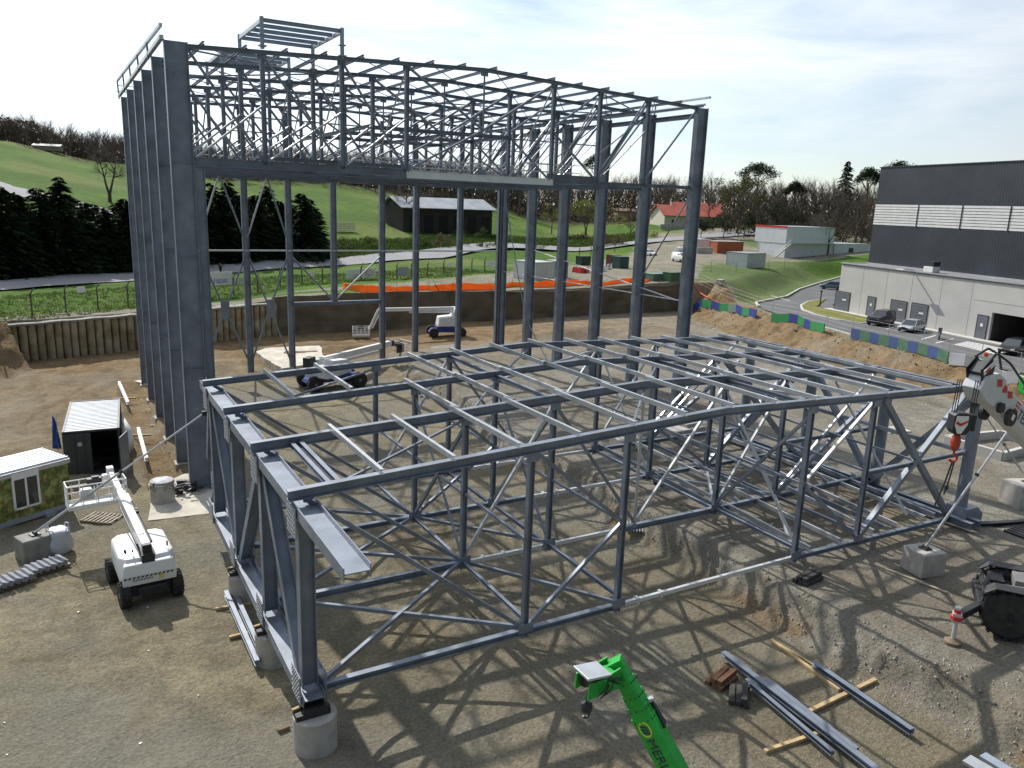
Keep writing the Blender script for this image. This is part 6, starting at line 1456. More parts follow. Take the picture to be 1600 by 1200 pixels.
# motorcycle
p=G(1467,530,ZP+.07); t=thing('motorcycle','grey motorcycle parked at the end of the hatched bay','motorcycle',(p[0],p[1],ZP+.07),hd+.35)
for x in (-.72,.72): tyre_wheel((x,0,.32),'Y',.32,.14,t,tread=False,rimmat=MT['dark'])
m=MB(); m.loft([[(-.5,-.14,.45),(.45,-.16,.4),(.45,.16,.4),(-.5,.14,.45)],[(-.6,-.17,.72),(.3,-.2,.95),(.3,.2,.95),(-.6,.17,.72)],[(-.5,-.12,.8),(.1,-.13,1.02),(.1,.13,1.02),(-.5,.12,.8)]]); m.build('body',paint('bike grey',(.25,.25,.27)),t,bevel=.03)
m=MB(); m.loft([[(-.95,-.13,.78),(-.1,-.13,.82),(-.1,.13,.82),(-.95,.13,.78)],[(-.95,-.1,.88),(-.15,-.1,.88),(-.15,.1,.88),(-.95,.1,.88)]]); m.box(-.95,0,1.02,.36,.4,.28); m.build('seat',MT['black'],t)
m=MB(); m.tube((.72,0,.32),(.45,0,1.05),.05,None,6); m.tube((.42,-.36,1.1),(.42,.36,1.1),.025,None,6); m.build('fork',MT['galv'],t)
m=MB(); m.prism([(.62,-.18,.85),(.62,.18,.85),(.38,.14,1.35),(.38,-.14,1.35)],(.03,0,.01)); m.build('windscreen',MT['glass'],t)
# ------------------------------------------------------------------ barrier boards and mesh fence along the slope
BB=pm('blue board',(.03,.05,.22),.55,0,.15,2); BG=pm('green board',(.03,.23,.07),.55,0,.15,2); BG2=pm('faded board',(.13,.19,.17),.6,0,.15,2)
def hoard(lab,pts,n,h,cyc,z0=None):
    P=[Vector(G(x,y,1.7+max(0,(1150-x)*.011))) for x,y in pts]; t=thing('barrier_boards',lab,'barrier',P[0],0,'coloured barrier boards above the slope'); Ls=[(q-p).length for p,q in zip(P[:-1],P[1:])]; tot=sum(Ls)
    def at(s):
        for p,q,l in zip(P[:-1],P[1:],Ls):
            if s<=l+1e-6: return p+(q-p)*(s/l)
            s-=l
        return P[-1]
    for i in range(n):
        a=at(tot*i/n)-P[0]; b=at(tot*(i+1)/n)-P[0]; a.z=max(a.z,0)if False else H1(a.x+P[0].x,a.y+P[0].y)-P[0].z; b.z=H1(b.x+P[0].x,b.y+P[0].y)-P[0].z
        m=MB(); m.prism([a+Vector((0,0,.08)),b+Vector((0,0,.08)),b+Vector((0,0,h)),a+Vector((0,0,h))],Vector((-(b-a).y,(b-a).x,0)).normalized()*.12); m.build('board',cyc[i%len(cyc)],t)
    return P
hoard('blue and green barrier boards running down from the earth wall corner',[(1085,455),(1110,463),(1145,475),(1181,488)],8,1.25,[BB,BG,BB,BG,BG2])
hoard('short run of green and blue barrier boards beside the kerbed island',[(1205,494),(1245,502),(1287,515)],7,1.15,[BG,BG,BB,BG,BB])
hoard('weathered blue and green boards in front of the parked cars',[(1329,524),(1385,537),(1440,551),(1480,562)],10,1.2,[pm('faded blue board',(.05,.09,.24),.6,0,.15,2),pm('faded green board',(.08,.17,.10),.6,0,.15,2)])
hoard('grey and white striped barrier boards before the hatched bay',[(1483,563),(1520,570),(1570,584),(1592,588)],5,1.2,[stripes('striped board',(.62,.64,.68),(.20,.24,.34),3.2,'X',.6),BG2 if False else pm('grey board plain',(.24,.24,.25),.7,0,.1,2)])
hoard('single bright green board at the right edge',[(1594,590),(1612,595)],1,1.3,[MT['green']])
t0_=[(1060,452),(1090,454),(1130,467),(1182,487),(1205,492),(1245,500),(1290,513),(1330,524),(1385,536),(1440,549),(1480,561),(1530,572),(1590,587),(1640,600)]
P=[TR(x,y-1,50,220) for x,y in t0_]; t=thing('mesh_fence','light wire mesh fence on thin posts standing behind the barrier boards','fence',P[0]); m2=MB()
for k,p in enumerate(P):
    m=MB(); q=p-P[0]+Vector((.25,.1,0)); m.tube(q,q+Vector((0,0,2.0)),.03,None,5); m.build('post',MT['galv'],t)
for a,b in zip(P[:-1],P[1:]):
    for h in (.4,.9,1.4,1.95): m2.tube(a-P[0]+Vector((.25,.1,h)),b-P[0]+Vector((.25,.1,h)),.008,None,4)
m2.build('wire',MT['wire'],t)
m=MB()
for a,b in zip(P[4:-1],P[5:]): m.bar((a.x-.2,a.y,H1(a.x-.2,a.y)+.03),(b.x-.2,b.y,H1(b.x-.2,b.y)+.03),.3,.16)
tag(m.build('kerb',MT['kerb']),kind='structure')
P=[TR(x,y,80,260) for x,y in ((1080,428),(1110,427),(1150,426),(1200,423),(1225,421),(1265,417),(1290,415))]
t=thing('mesh_fence','low wire mesh fence along the dirt track above the grass slope','fence',P[0]); m2=MB()
for p in P:
    m=MB(); q=p-P[0]; m.tube(q,q+Vector((0,0,2.0)),.04,None,5); m.build('post',MT['wire'],t)
for a,b in zip(P[:-1],P[1:]):
    for h in (.3,1.0,1.9): m2.tube(a-P[0]+Vector((0,0,h)),b-P[0]+Vector((0,0,h)),.012,None,4)
m2.build('wire',MT['wire'],t)
# post lamp on the island, and a small shed frame on the grass
p=G(1281,478,1.65); t=thing('bollard_lamp','thin black post standing on the kerbed grass island','lamp post',(p[0],p[1],ZP)); m=MB(); m.tube((0,0,0),(0,0,2.3),.09,.09,8); m.box(0,0,2.35,.24,.24,.22); m.build('post',MT['dark'],t)
q=TR(1125,446,80,200); t=thing('drain_box','small pale concrete inlet box on the grass slope','drain box',q,.4); m=MB(); m.box(0,0,.4,1.3,1.0,.9); m.box(1.5,.6,.2,1.8,1.2,.4); m.build('box',MT['conc'],t,bevel=.03)
# ------------------------------------------------------------------ compound on the far side
WHm=pm('white container sheet',(.64,.66,.68),.45,.1,.06,.6); GRm=pm('grey container sheet',(.17,.20,.21),.5,.1,.1,.6)
def cabin(nm,lab,cat,M,u,L_,D_,h,mat,z=None,roof=None,parts=True,grp=None):
    ang=math.atan2(u[1],u[0]); z=H1(M[0],M[1]) if z is None else z
    t=thing(nm,lab,cat,(M[0],M[1],z-.05),ang,grp); m=MB(); m.box(L_/2,D_/2,h/2,L_,D_,h-.1); m.build('wall',mat,t)
    m=MB(); m.box(L_/2,D_/2,h-.06,L_+.14,D_+.14,.16); m.build('roof',roof or MT['galv'],t)
    m=MB()
    for x in (0,L_):
        for y in (0,D_): m=MB(); m.box(x,y,h/2,.14,.14,h); m.build('corner_post',mat,t)
    m=MB(); n=max(3,int(L_/.6))
    for i in range(1,n): m.box(L_*i/n,-.02,h/2,.05,.06,h-.4)
    m.build('rib',mat,t); return t
c=G(836,438,3.05); cabin('site_container','white site container standing before the road between the right columns','container',c,(.80,-.02+.2),4.2,5.0,2.9,WHm)
c=G(870,434,3.05); cabin('site_container','dark grey container just right of the white one','container',c,(.9,.1),2.2,3.0,2.8,GRm)
c=G(1087,392,3.9); cabin('site_container','small white container behind the corner column','container',TR(1088,392,100,300),(.96,.1),5.2,4,2.8,WHm)
q=TR(1120,396,100,300); cabin('site_container','rusty orange container among the white ones','container',q,(1,-.1),7.6,3.0,2.9,MT['orange_paint'],roof=pm('pale roof',(.5,.45,.42),.6,0,.1,1))
q=TR(1100,396,100,300); t=thing('concrete_wall','low pale concrete wall before the small white container','wall',q,0); m=MB(); m.box(0,0,.7,5,.5,1.4); m.build('wall',MT['conc_pale'],t)
q=TR(1166,419,100,260); cabin('site_cabin','single pale grey cabin on the dirt track above the grass slope','cabin',q,(1,.10),5.6,5.0,2.9,pm('pale cabin',(.50,.52,.53),.5,.05,.06,.8),roof=pm('cabin roof grey',(.24,.25,.26),.6,0,.1,1))
q=TR(1225,403,100,300); u=(1.0,-.04)
SM=cabin('office_cabins','long stack of white office cabins with a red roof edge and outside stairs','cabins',q,u,30.0,9.0,3.6,WHm)
m=MB(); m.box(8.3,5.2,5.5,16.6,10.4,3.9); m.build('upper_storey',WHm,SM)
m=MB(); m.box(.0-.02,5.2,7.4,.12,10.5,.5); m.build('roof_edge',MT['red'],SM)
m=MB(); m.box(8.3,5.2,7.5,16.7,10.5,.12); m.build('upper_roof',MT['galv'],SM)
m=MB()
for i in range(12): m.box(-4.2+i*.42,-.9,.3+i*.3,.46,1.1,.08)
m.bar((-4.4,-1.45,.2),(.8,-1.45,3.8),.08,.3); m.bar((-4.4,-1.45,1.2),(.8,-1.45,4.8),.06,.06); m.box(8.5,-.7,3.65,16,1.4,.1)
for x in np.linspace(1,16.4,9): m.tube((x,-1.4,3.7),(x,-1.4,4.8),.04,None,5)
m.bar((.8,-1.4,4.8),(16.5,-1.4,4.8),.06,.06); m.build('stairs',MT['rail'],SM)
w=MB(); w.box(23.2,-.03,2.0,1.6,.1,1.1); wo_=w.build('window',MT['dark'],SM); m=MB(); m.box(23.2,-.06,2.0,1.3,.08,.85); m.build('pane',MT['glass'],wo_)
m=MB(); m.box(16.8,-.04,1.8,.25,.1,3.5); m.build('downpipe',MT['wire'],SM)
# barriers, generator and small sheds
for k,(x,y,cl,lab) in enumerate(((898,425,'red','red plastic barrier at the left end of the row in the compound'),(904,426,'red','red plastic barrier second in the row in the compound'),(910,427,'red','red plastic barrier third in the row in the compound'),(917,426,'red','red plastic barrier at the right end of the red row'),(942,424,'sign','white plastic barrier left of the two red-ended ones'),(950,421,'sign','white plastic barrier in the middle of the compound'),(958,419,'sign','white plastic barrier right of the middle one in the compound'),(965,417,'red','single red barrier by the maroon shed'))):
    q=TR(x,y,70,220); t=thing('plastic_barrier',lab,'barrier',q,.5+.2*math.sin(k*3),'plastic barriers in the compound'); m=MB(); m.loft([[(-.75,-.25,0),(.75,-.25,0),(.75,.25,0),(-.75,.25,0)],[(-.7,-.14,.5),(.7,-.14,.5),(.7,.14,.5),(-.7,.14,.5)],[(-.65,-.09,.95),(.65,-.09,.95),(.65,.09,.95),(-.65,.09,.95)]]); m.build('shell',MT[cl],t,bevel=.04)
def shed(nm,lab,px,py,w_,d_,h,mat,cat='shed'):
    q=TR(px,py,70,260); return cabin(nm,lab,cat,q,(.95,.1),w_,d_,h,mat,roof=mat)
shed('generator','dark green generator housing behind the red barriers',908,415,2.4,1.6,1.9,pm('generator green',(.03,.06,.045),.5,.1,.1,1),'generator')
shed('site_shed','small maroon shed in the compound',958,418,1.8,2,2.4,pm('maroon sheet',(.14,.035,.04),.6,0,.1,1)); shed('site_shed','dark green steel store right of the maroon shed',968,420,2.2,2.4,2.3,pm('store green',(.045,.085,.075),.6,.1,.1,1))
shed('skip','open grey green skip near the pit edge by the corner columns',1020,440,2.4,1.8,1.2,pm('skip',(.14,.22,.19),.6,.1,.2,1),'skip'); shed('site_shed','green sheet hut right at the earth wall corner',1047,442,2.6,1.6,1.5,pm('sheet green',(.06,.15,.07),.6,0,.15,1))
q=TR(1061,398,90,260); t=thing('white_tank','white tank trailer half hidden by the last column','trailer',q,.3); m=MB(); m.lathe((0,0,1.1),[(0,-1.3),(.6,-1.2),(.7,0),(.6,1.2),(0,1.3)],14,'X'); m.box(0,0,.45,2.2,.9,.3); m.build('tank',MT['white'],t,smooth=40)
# ------------------------------------------------------------------ barn, house and far buildings
def gable(nm,lab,cat,q,u,L_,D_,he,hr,wm,rm,ov=.5,grp=None,wins=0,chim=False):
    ang=math.atan2(u[1],u[0]); t=thing(nm,lab,cat,(q[0],q[1],q[2]-.4),ang,grp); m=MB(); he+=.4;hr+=.4
    m.prism([(0,0,0),(0,D_,0),(0,D_,he),(0,D_/2,hr),(0,0,he)],(L_,0,0)); m.build('wall',wm,t)
    m=MB(); e=ov*(hr-he)/(D_/2)
    for s in (0,1):
        y0=-ov if s==0 else D_+ov; m.prism([(-ov,y0,he-e),(-ov,D_/2,hr+.02),(-ov,D_/2,hr+.2),(-ov,y0,he-e+.18)],(L_+2*ov,0,0))
    r_=m.build('roof',rm,t)
    if chim: m=MB(); m.box(L_*.3,D_*.6,hr+.3,.7,.7,1.6); m.build('chimney',wm,r_)
    for i in range(wins):
        w=MB(); x=L_*(i+.5)/wins; w.box(x,-.03,he*.5,1.2,.1,1.3); wo=w.build('window',MT['white_dirty'],t); m=MB(); m.box(x,-.06,he*.5,1.0,.08,1.1); m.build('pane',MT['glass'],wo)
    return t
barnm=stripes('dark barn boards',(.030,.024,.020),(.045,.036,.030),3.0,'X',.85,0,.5); barnr=stripes('barn corrugated roof',(.34,.36,.38),(.29,.31,.33),2.0,'X',.5,.2,.6)
q=TR(630,362,100,300); Bn=gable('barn','long dark timber barn with a pale corrugated roof in the meadow','barn',q,(.99,.06),26,13,6.1,8.4,barnm,barnr,.9)
m=MB()
for i in range(6): m.box(3+i*4.2,-.02,2.4,2.6,.1,4.2)
m.build('bay',pm('dark bay',(.014,.012,.011),.9,0,.2,1),Bn)
RT=stripes('red clay tiles',(.44,.095,.055),(.36,.07,.042),2.5,'X',.7,0,.6); HW=pm('cream render',(.60,.55,.46),.85,0,.06,1)
q=TD(1040,262); gable('house','cream house with a bright red tiled roof beside the trees','house',q,(.95,-.25),18,11,3.6,6.6,HW,RT,.7,wins=3,chim=True)
q2=q+Vector((11,8,0)); q2.z=H1(q2.x,q2.y); gable('house','second red roofed house wing set behind the first one','house',q2,(.9,-.5),16,10,3.4,6.6,HW,RT,.7,wins=2)
q=TD(966,285); gable('outbuilding','long low beige outbuilding left of the red roofed house','outbuilding',q,(.96,-.2),17,7,3.8,4.6,pm('beige render',(.40,.34,.25),.85,0,.1,1),pm('old tiles',(.30,.22,.16),.8,0,.2,1),.5)
q=TD(1048,250); t=thing('garden_wall','pale grey garden wall in front of the red roofed house','wall',q,-.25); m=MB(); m.box(8,0,.8,22,.4,1.6); m.build('wall',MT['conc'],t)
for k,(x,y,w_,lab) in enumerate(((60,217,7,'low pale roofed farm shed on the crest of the green hill'),)):
    q=TD(x,(271,)[k]); q.z=H1(q.x,q.y)-.3; gable('farm_shed',lab,'farm shed',q,(.95,-.3),w_,3,.8,1.3,pm('shed wall',(.30,.27,.24),.8,0,.2,1),pm('pale sheet roof',(.42,.41,.39),.7,0,.15,1),.3)
# logs / fence hurdles in the meadow
q=TR(537,362,100,300); t=thing('stacked_rails','pile of pale stacked rails in the meadow left of the barn','rail stack',q,.2); 
for k in range(5): 
    m=MB(); m.bar((-3,-.2+.1*(k%2),.3+k*.4),(3,.2-.1*(k%2),.3+k*.4),.25,.22); m.build('rail',MT['conc_pale'],t)
# person walking along the verge
q=TR(345,431,80,200); t=thing('person','person in dark clothing standing at the roadside behind the lettered banner','person',q,.6)
J={'pel':(0,0,.98),'sp':(0,.01,1.2),'ch':(0,.02,1.42),'nk':(0,.02,1.54),'lsh':(-.19,0,1.45),'lel':(-.26,.03,1.18),'lha':(-.23,-.1,.95),'rsh':(.19,0,1.45),'rel':(.25,.05,1.18),'rha':(.24,-.05,.94),'lhp':(-.1,0,.94),'lkn':(-.12,-.08,.52),'lan':(-.11,.0,.1),'lto':(-.11,-.16,.04),'rhp':(.1,0,.94),'rkn':(.12,.02,.52),'ran':(.12,.1,.1),'rto':(.12,-.06,.04)}
RA={'pel':.16,'sp':.15,'ch':.17,'nk':.08,'lsh':.085,'lel':.06,'lha':.045,'rsh':.085,'rel':.06,'rha':.045,'lhp':.1,'lkn':.075,'lan':.055,'lto':.045,'rhp':.1,'rkn':.075,'ran':.055,'rto':.045}
E=[('pel','sp'),('sp','ch'),('ch','nk'),('ch','lsh'),('lsh','lel'),('lel','lha'),('ch','rsh'),('rsh','rel'),('rel','rha'),('pel','lhp'),('lhp','lkn'),('lkn','lan'),('lan','lto'),('pel','rhp'),('rhp','rkn'),('rkn','ran'),('ran','rto')]
ks=list(J); me=bpy.data.meshes.new('body'); me.from_pydata([J[k] for k in ks],[(ks.index(a),ks.index(b)) for a,b in E],[]); o=bpy.data.objects.new('body',me); COL.objects.link(o); o.parent=t
sk=o.modifiers.new('skin','SKIN')
for i,k in enumerate(ks): me.skin_vertices[0].data[i].radius=(RA[k],RA[k]*.8)
me.skin_vertices[0].data[0].use_root=True; o.modifiers.new('sub','SUBSURF').levels=1; o.modifiers['sub'].render_levels=2; me.materials.append(pm('dark clothing',(.02,.021,.026),.85,0,.15,4))
m=MB(); m.lathe((0,.0,1.68),[(0,-.13),(.06,-.11),(.085,-.03),(.092,.04),(.07,.11),(0,.135)],14); m.box(0,-.09,1.67,.03,.04,.05); m.build('head',MT['skin'],t,smooth=True)
m=MB(); m.lathe((0,.015,1.72),[(.098,-.03),(.1,.04),(.075,.1),(0,.125)],14); m.build('hair',MT['dark'],t,smooth=True)
# ------------------------------------------------------------------ trees
def raw_mesh(name,V,F,mat):
    V=np.asarray(V,np.float32).reshape(-1,3); me=bpy.data.meshes.new(name)
    lens=np.array([len(f) for f in F],np.int32) if not isinstance(F,np.ndarray) else np.full(len(F),F.shape[1],np.int32)
    flat=np.concatenate([np.asarray(f,np.int32) for f in F]) if not isinstance(F,np.ndarray) else F.astype(np.int32).ravel()
    me.vertices.add(len(V)); me.vertices.foreach_set('co',V.ravel()); me.loops.add(len(flat)); me.loops.foreach_set('vertex_index',flat)
    me.polygons.add(len(lens)); me.polygons.foreach_set('loop_start',np.concatenate([[0],np.cumsum(lens)[:-1]]).astype(np.int32)); me.polygons.foreach_set('loop_total',lens)
    me.update(); me.validate(); me.materials.append(mat); return me
def leafmat(name,c1,c2,sc_=.5):
    m=pm(name,c1,.7,0,.2,sc_,0,20,.15,col2=c2); b=m.node_tree.nodes['Principled BSDF']; 
    t=m.node_tree; tr=N(t,'ShaderNodeBsdfTranslucent'); mxs=N(t,'ShaderNodeMixShader'); mxs.inputs[0].default_value=.22
    src=[l.from_socket for l in t.links if l.to_socket==b.inputs['Base Color']][0]; t.links.new(src,tr.inputs['Color']); t.links.new(b.outputs[0],mxs.inputs[1]); t.links.new(tr.outputs[0],mxs.inputs[2])
    out=[n for n in t.nodes if n.type=='OUTPUT_MATERIAL'][0]; t.links.new(mxs.outputs[0],out.inputs['Surface']); return m
BARK=pm('bare bark',(.085,.070,.056),.9,0,.25,2); BARK2=pm('twig brown',(.105,.085,.068),.9,0,.2,.2)
LC=leafmat('conifer needles',(.016,.030,.016),(.040,.062,.026),.35); LP=leafmat('pine needles',(.014,.028,.012),(.035,.055,.02),.4)
LW=leafmat('spring willow leaves',(.13,.16,.03),(.22,.23,.05),.5); LB=leafmat('scrub leaves',(.045,.075,.018),(.10,.13,.035),.4); LBr=leafmat('brown scrub',(.09,.075,.042),(.15,.125,.06),.4)
def bare(seed,h,spread=.75,nb=(6,5,5,4),lean=0,fork=False,up=.45):
    """trunk and limbs as one list, the fine twigs as another"""
    r=random.Random(seed); TV=[];TF=[];V=[];F=[]
    def tube(VV,FF,p,q,r0,r1,n):
        d=(q-p).normalized(); a=d.orthogonal().normalized(); b=d.cross(a); k=len(VV)
        for c,rr in ((p,r0),(q,r1)):
            for i in range(n): VV.append(c+a*(rr*math.cos(2*math.pi*i/n))+b*(rr*math.sin(2*math.pi*i/n)))
        for i in range(n): FF.append((k+i,k+(i+1)%n,k+n+(i+1)%n,k+n+i))
    def branch(p,d,ln,rad,lv):
        seg=3 if lv<2 else 2; pts=[p]; dirs=[d]
        for i in range(seg):
            d=(d+Vector((r.uniform(-1,1),r.uniform(-1,1),r.uniform(-.5,.8)))*(.22 if lv else .10)).normalized(); p=p+d*(ln/seg); pts.append(p); dirs.append(d)
        for i in range(seg):
            ra=rad*(1-.75*i/seg); rb=rad*(1-.75*(i+1)/seg)
            if lv<2: tube(TV,TF,pts[i],pts[i+1],ra,rb,(7,5)[lv])
            else: tube(V,F,pts[i],pts[i+1],ra,rb,3)
        if lv>=len(nb): return
        for i in range(nb[lv]):
            f=(r.uniform(.35,1) if lv==0 else r.uniform(.2,1)); j=min(seg-1,int(f*seg)); q=pts[j]+(pts[j+1]-pts[j])*(f*seg-j)
            ax=Vector((r.uniform(-1,1),r.uniform(-1,1),r.uniform(-.3,.6))); ax=(ax-dirs[j]*ax.dot(dirs[j])).normalized()
            nd=(dirs[j]*(.55 if lv else .5)+ax*spread*(1.0 if lv else 1.1)+Vector((0,0,up))).normalized()
            l2=ln*r.uniform(.45,.75)*(1.0 if lv else (1.15-.5*f)); branch(q,nd,l2,max(.012,rad*.45),lv+1)
    base=Vector((0,0,-.3)); d0=Vector((lean,0,1)).normalized()
    if fork:
        tube(TV,TF,base,Vector((0,0,h*.12)),h*.03,h*.026,7)
        for s in (-1,1): branch(Vector((0,0,h*.1)),Vector((s*.28,.1*s,1)).normalized(),h*.5,h*.02,0)
    else: branch(base,d0,h*.55,h*.022,0)
    return TV,TF,V,F
def leaves(n,cl,size,seed,flat=1.0):
    """n small leaf blades spread through a list of clumps (centre, radius xyz)"""
    r=np.random.RandomState(seed); w=np.array([c[1][0]*c[1][1]*c[1][2] for c in cl])**.75; w/=w.sum(); idx=r.choice(len(cl),n,p=w)
    C=np.array([c[0] for c in cl])[idx]; Rr=np.array([c[1] for c in cl])[idx]
    d=r.normal(size=(n,3)); d/=np.linalg.norm(d,axis=1)[:,None]; P=C+d*Rr*(r.rand(n)[:,None]**.42)
    a=r.normal(size=(n,3)); b=r.normal(size=(n,3)); a/=np.linalg.norm(a,axis=1)[:,None]; b/=np.linalg.norm(b,axis=1)[:,None]; a[:,2]*=flat
    s=size*r.uniform(.5,1.4,n)[:,None]
    V=np.stack([P-a*s,P+b*s*.7,P+a*s],1).reshape(-1,3); F=np.arange(3*n).reshape(-1,3); return V,F
def conifer_data(seed,h,rad):
    r=np.random.RandomState(seed); V=[]
    nl=int(h*2.6)
    for i in range(nl):
        f=i/nl; z=h*(.03+.95*f); R0=rad*(1-f)**.75*(1+.18*math.sin(i*1.9+seed)) +.12; nb=max(4,int(11*(1-f)+4))
        for k in range(nb):
            a=r.rand()*2*math.pi; ln=R0*r.uniform(.6,1.12); dr=-.22*ln
            for s in range(5):
                q=(s+r.rand())/5; c=np.array([math.cos(a)*ln*q,math.sin(a)*ln*q,z+dr*q*q+r.uniform(-.15,.15)]); t_=np.array([-math.sin(a),math.cos(a),0])
                w_=.34*(1.15-q)+.14; o=np.array([math.cos(a),math.sin(a),-.25])*(.5+.25*r.rand())
                V+= [c-t_*w_+[0,0,-.18*r.rand()],c+t_*w_+[0,0,-.18*r.rand()],c+o]
                V+= [c+[0,0,.16],c+o*1.1+[0,0,-.2],c-[0,0,.22]]
    V=np.array(V); return V,np.arange(len(V)).reshape(-1,3)
def plant(nm,lab,cat,loc,crown,trunk=None,sc_=1.0,rz=0.0,group=None,cm=None):
    t=thing(nm,lab,cat,loc,rz,group); t.scale=(sc_,)*3
    o=bpy.data.objects.new('crown',crown); COL.objects.link(o); o.parent=t
    if trunk is not None: o=bpy.data.objects.new('trunk',trunk); COL.objects.link(o); o.parent=t
    return t
def trunk_mesh(h,r):
    m=MB(); m.tube((0,0,-.4),(0,0,h),r,r*.3,8); me=bpy.data.meshes.new('trunk'); me.from_pydata(m.V,[],m.F); me.materials.append(BARK); return me
LC2=leafmat('conifer needles warm',(.022,.034,.014),(.055,.070,.026),.3)
CV=[(raw_mesh('crown',*conifer_data(s,h,rad),LC if s%2 else LC2),trunk_mesh(h*.9,.22)) for s,h,rad in ((1,14,3.4),(2,14,3.0),(3,14,4.0),(4,14,3.6))]
ORD=['first','second','third','fourth','fifth','sixth','seventh','eighth','ninth','tenth','eleventh','twelfth','thirteenth','fourteenth','fifteenth','sixteenth','seventeenth','eighteenth','nineteenth','twentieth','twenty-first','twenty-second','twenty-third','twenty-fourth','twenty-fifth','twenty-sixth','twenty-seventh','twenty-eighth','twenty-ninth','thirtieth','thirty-first','thirty-second','thirty-third','thirty-fourth']
cons=[(-40,280),(-18,292),(2,270),(14,300),(26,279),(42,302),(60,274),(76,290),(96,256),(112,285),(130,296),(146,300),(163,304),(180,298),(195,290),(215,282),(238,290),(262,284),(285,280),(308,277),(322,290),(331,268),(345,284),(356,267),(372,286),(388,292),(400,288),(418,273),(436,297),(452,296),(472,284),(484,296),(493,309)]
def rdist(px):
    d=PXD(px,320)[:2]; d=d/np.hypot(*d); best=None
    for a,b in zip(road_pts[:-1],road_pts[1:]):
        a=np.array(a)-CP[:2];b=np.array(b)-CP[:2]; M2=np.array([[d[0],-(b-a)[0]],[d[1],-(b-a)[1]]])
        t_,s_=np.linalg.solve(M2,a)
        if 0<=s_<=1 and t_>0: best=t_
    return best or 110
rg=random.Random(21)
for k,(px,yt) in enumerate(cons):
    ds=rdist(px)+8.5+(4.0 if k%2 else 0)+rg.uniform(-.6,.6); loc=TD(px,ds); hz=[y for y in range(240,400) if PXD(px,y)[2]<0][0]
    zt_=CP[2]+(hz-yt)/FPX*ds*1.0; hgt=max(7,(zt_-loc.z)*.87); cr_,tr_=CV[k%4]
    t=plant('conifer_tree','dark conifer, %s from the left in the row behind the road'%ORD[k],'tree',loc,cr_,tr_,hgt/14.0,rg.uniform(0,6),'dark conifers along the road')
    t.scale=(max(hgt/14,.75)*1.5,)*2+(hgt/14,)
# big individual bare trees
def bare_tree(lab,loc,h,seed,rz=0,grp=None,**k):
    TV,TF,V,F=bare(seed,h,**k); return plant('bare_tree',lab,'tree',loc,raw_mesh('twigs',[tuple(v) for v in V],F,BARK2),raw_mesh('trunk',[tuple(v) for v in TV],TF,BARK),1,rz,grp)
BT=[((172,316),13.5,5,'large spreading bare tree beside the lane left of the deep columns',dict(fork=True,spread=1.0,up=.2)),((634,360),17,6,'tall bare tree standing in front of the barn gable',dict(spread=1.0,up=.25)),((690,345),14,8,'bare tree rising behind the barn roof',dict()),
 ((745,340),14,9,'bare tree at the right end of the barn',dict()),((1302,369),14.5,10,'dark bare tree in the grass right of the office cabins',dict(up=.5)),((1344,377),17,11,'bare tree nearest the dark hall corner',dict(up=.5)),((1320,362),15,12,'slim bare tree between the two big ones near the hall',dict(up=.6)),
 ((862,345),12,13,'small bare tree on the meadow between the right columns',dict()),((1030,344),13,14,'bare tree beside the red roofed house',dict()),((1240,362),15,15,'bare tree behind the office cabins',dict(up=.5)),((1205,360),16,16,'broad bare tree left of the office cabins roof',dict(up=.45)),((1110,355),13,17,'bare tree right of the red roofed house',dict())]
DB={10:215,11:235,12:250,14:275,15:255,16:250,17:268,9:262,8:250}
for (pxy,h,sd,lab,kw) in BT:
    bare_tree(lab,(TD(pxy[0],DB[sd]) if sd in DB else TR(*pxy,100,420)),h,sd,0,'single bare trees',**kw)
# willow coming into leaf, pines, cedar
def clumps(seed,n,c,R0,rr):
    r=random.Random(seed); out=[]
    for i in range(n):
        a=r.uniform(0,6.28); e=r.uniform(-.6,1); q=r.random()**.5; out.append(((c[0]+R0[0]*q*math.cos(a),c[1]+R0[1]*q*math.sin(a),c[2]+R0[2]*e*(1-.5*q)),tuple(rr*r.uniform(.6,1.3)*k for k in (1,1,.8)))) 
    return out
def leafy(nm,lab,cat,loc,h,R0,z0,mat,seed,n=2600,ls=.28,cl=16,rr=1.3,skel=True,grp=None,sk=dict()):
    V,F=leaves(n,clumps(seed,cl,(0,0,z0),R0,rr),ls,seed); cm=raw_mesh('crown',V,F,mat)
    tm=None
    if skel: TV,TF,V2,F2=bare(seed,h,nb=(6,4),**sk); tm=raw_mesh('trunk',[tuple(v) for v in TV+V2],TF+[tuple(i+len(TV) for i in f) for f in F2],BARK)
    return plant(nm,lab,cat,loc,cm,tm,1,0,grp)
def hz_(px): return [y for y in range(240,420) if PXD(px,y)[2]<0][0]
leafy('willow_tree','yellow green spring willow seen between the right-hand columns','tree',TR(915,368,90,300),12,(6.5,6,4.5),7.5,LW,31,2300,.22,26,1.5,sk=dict(fork=True,spread=.9))
leafy('willow_tree','thin yellow green tree left of the spring willow','tree',TR(862,366,90,300),10,(4,4,3.5),6.5,LW,32,800,.2,16,1.2)
leafy('willow_tree','pale green young tree by the outbuilding','tree',TR(985,372,90,300),9,(5,5,3),4.5,leafmat('pale spring leaves',(.17,.17,.06),(.24,.22,.09)),33,1100,.2,18,1.1)
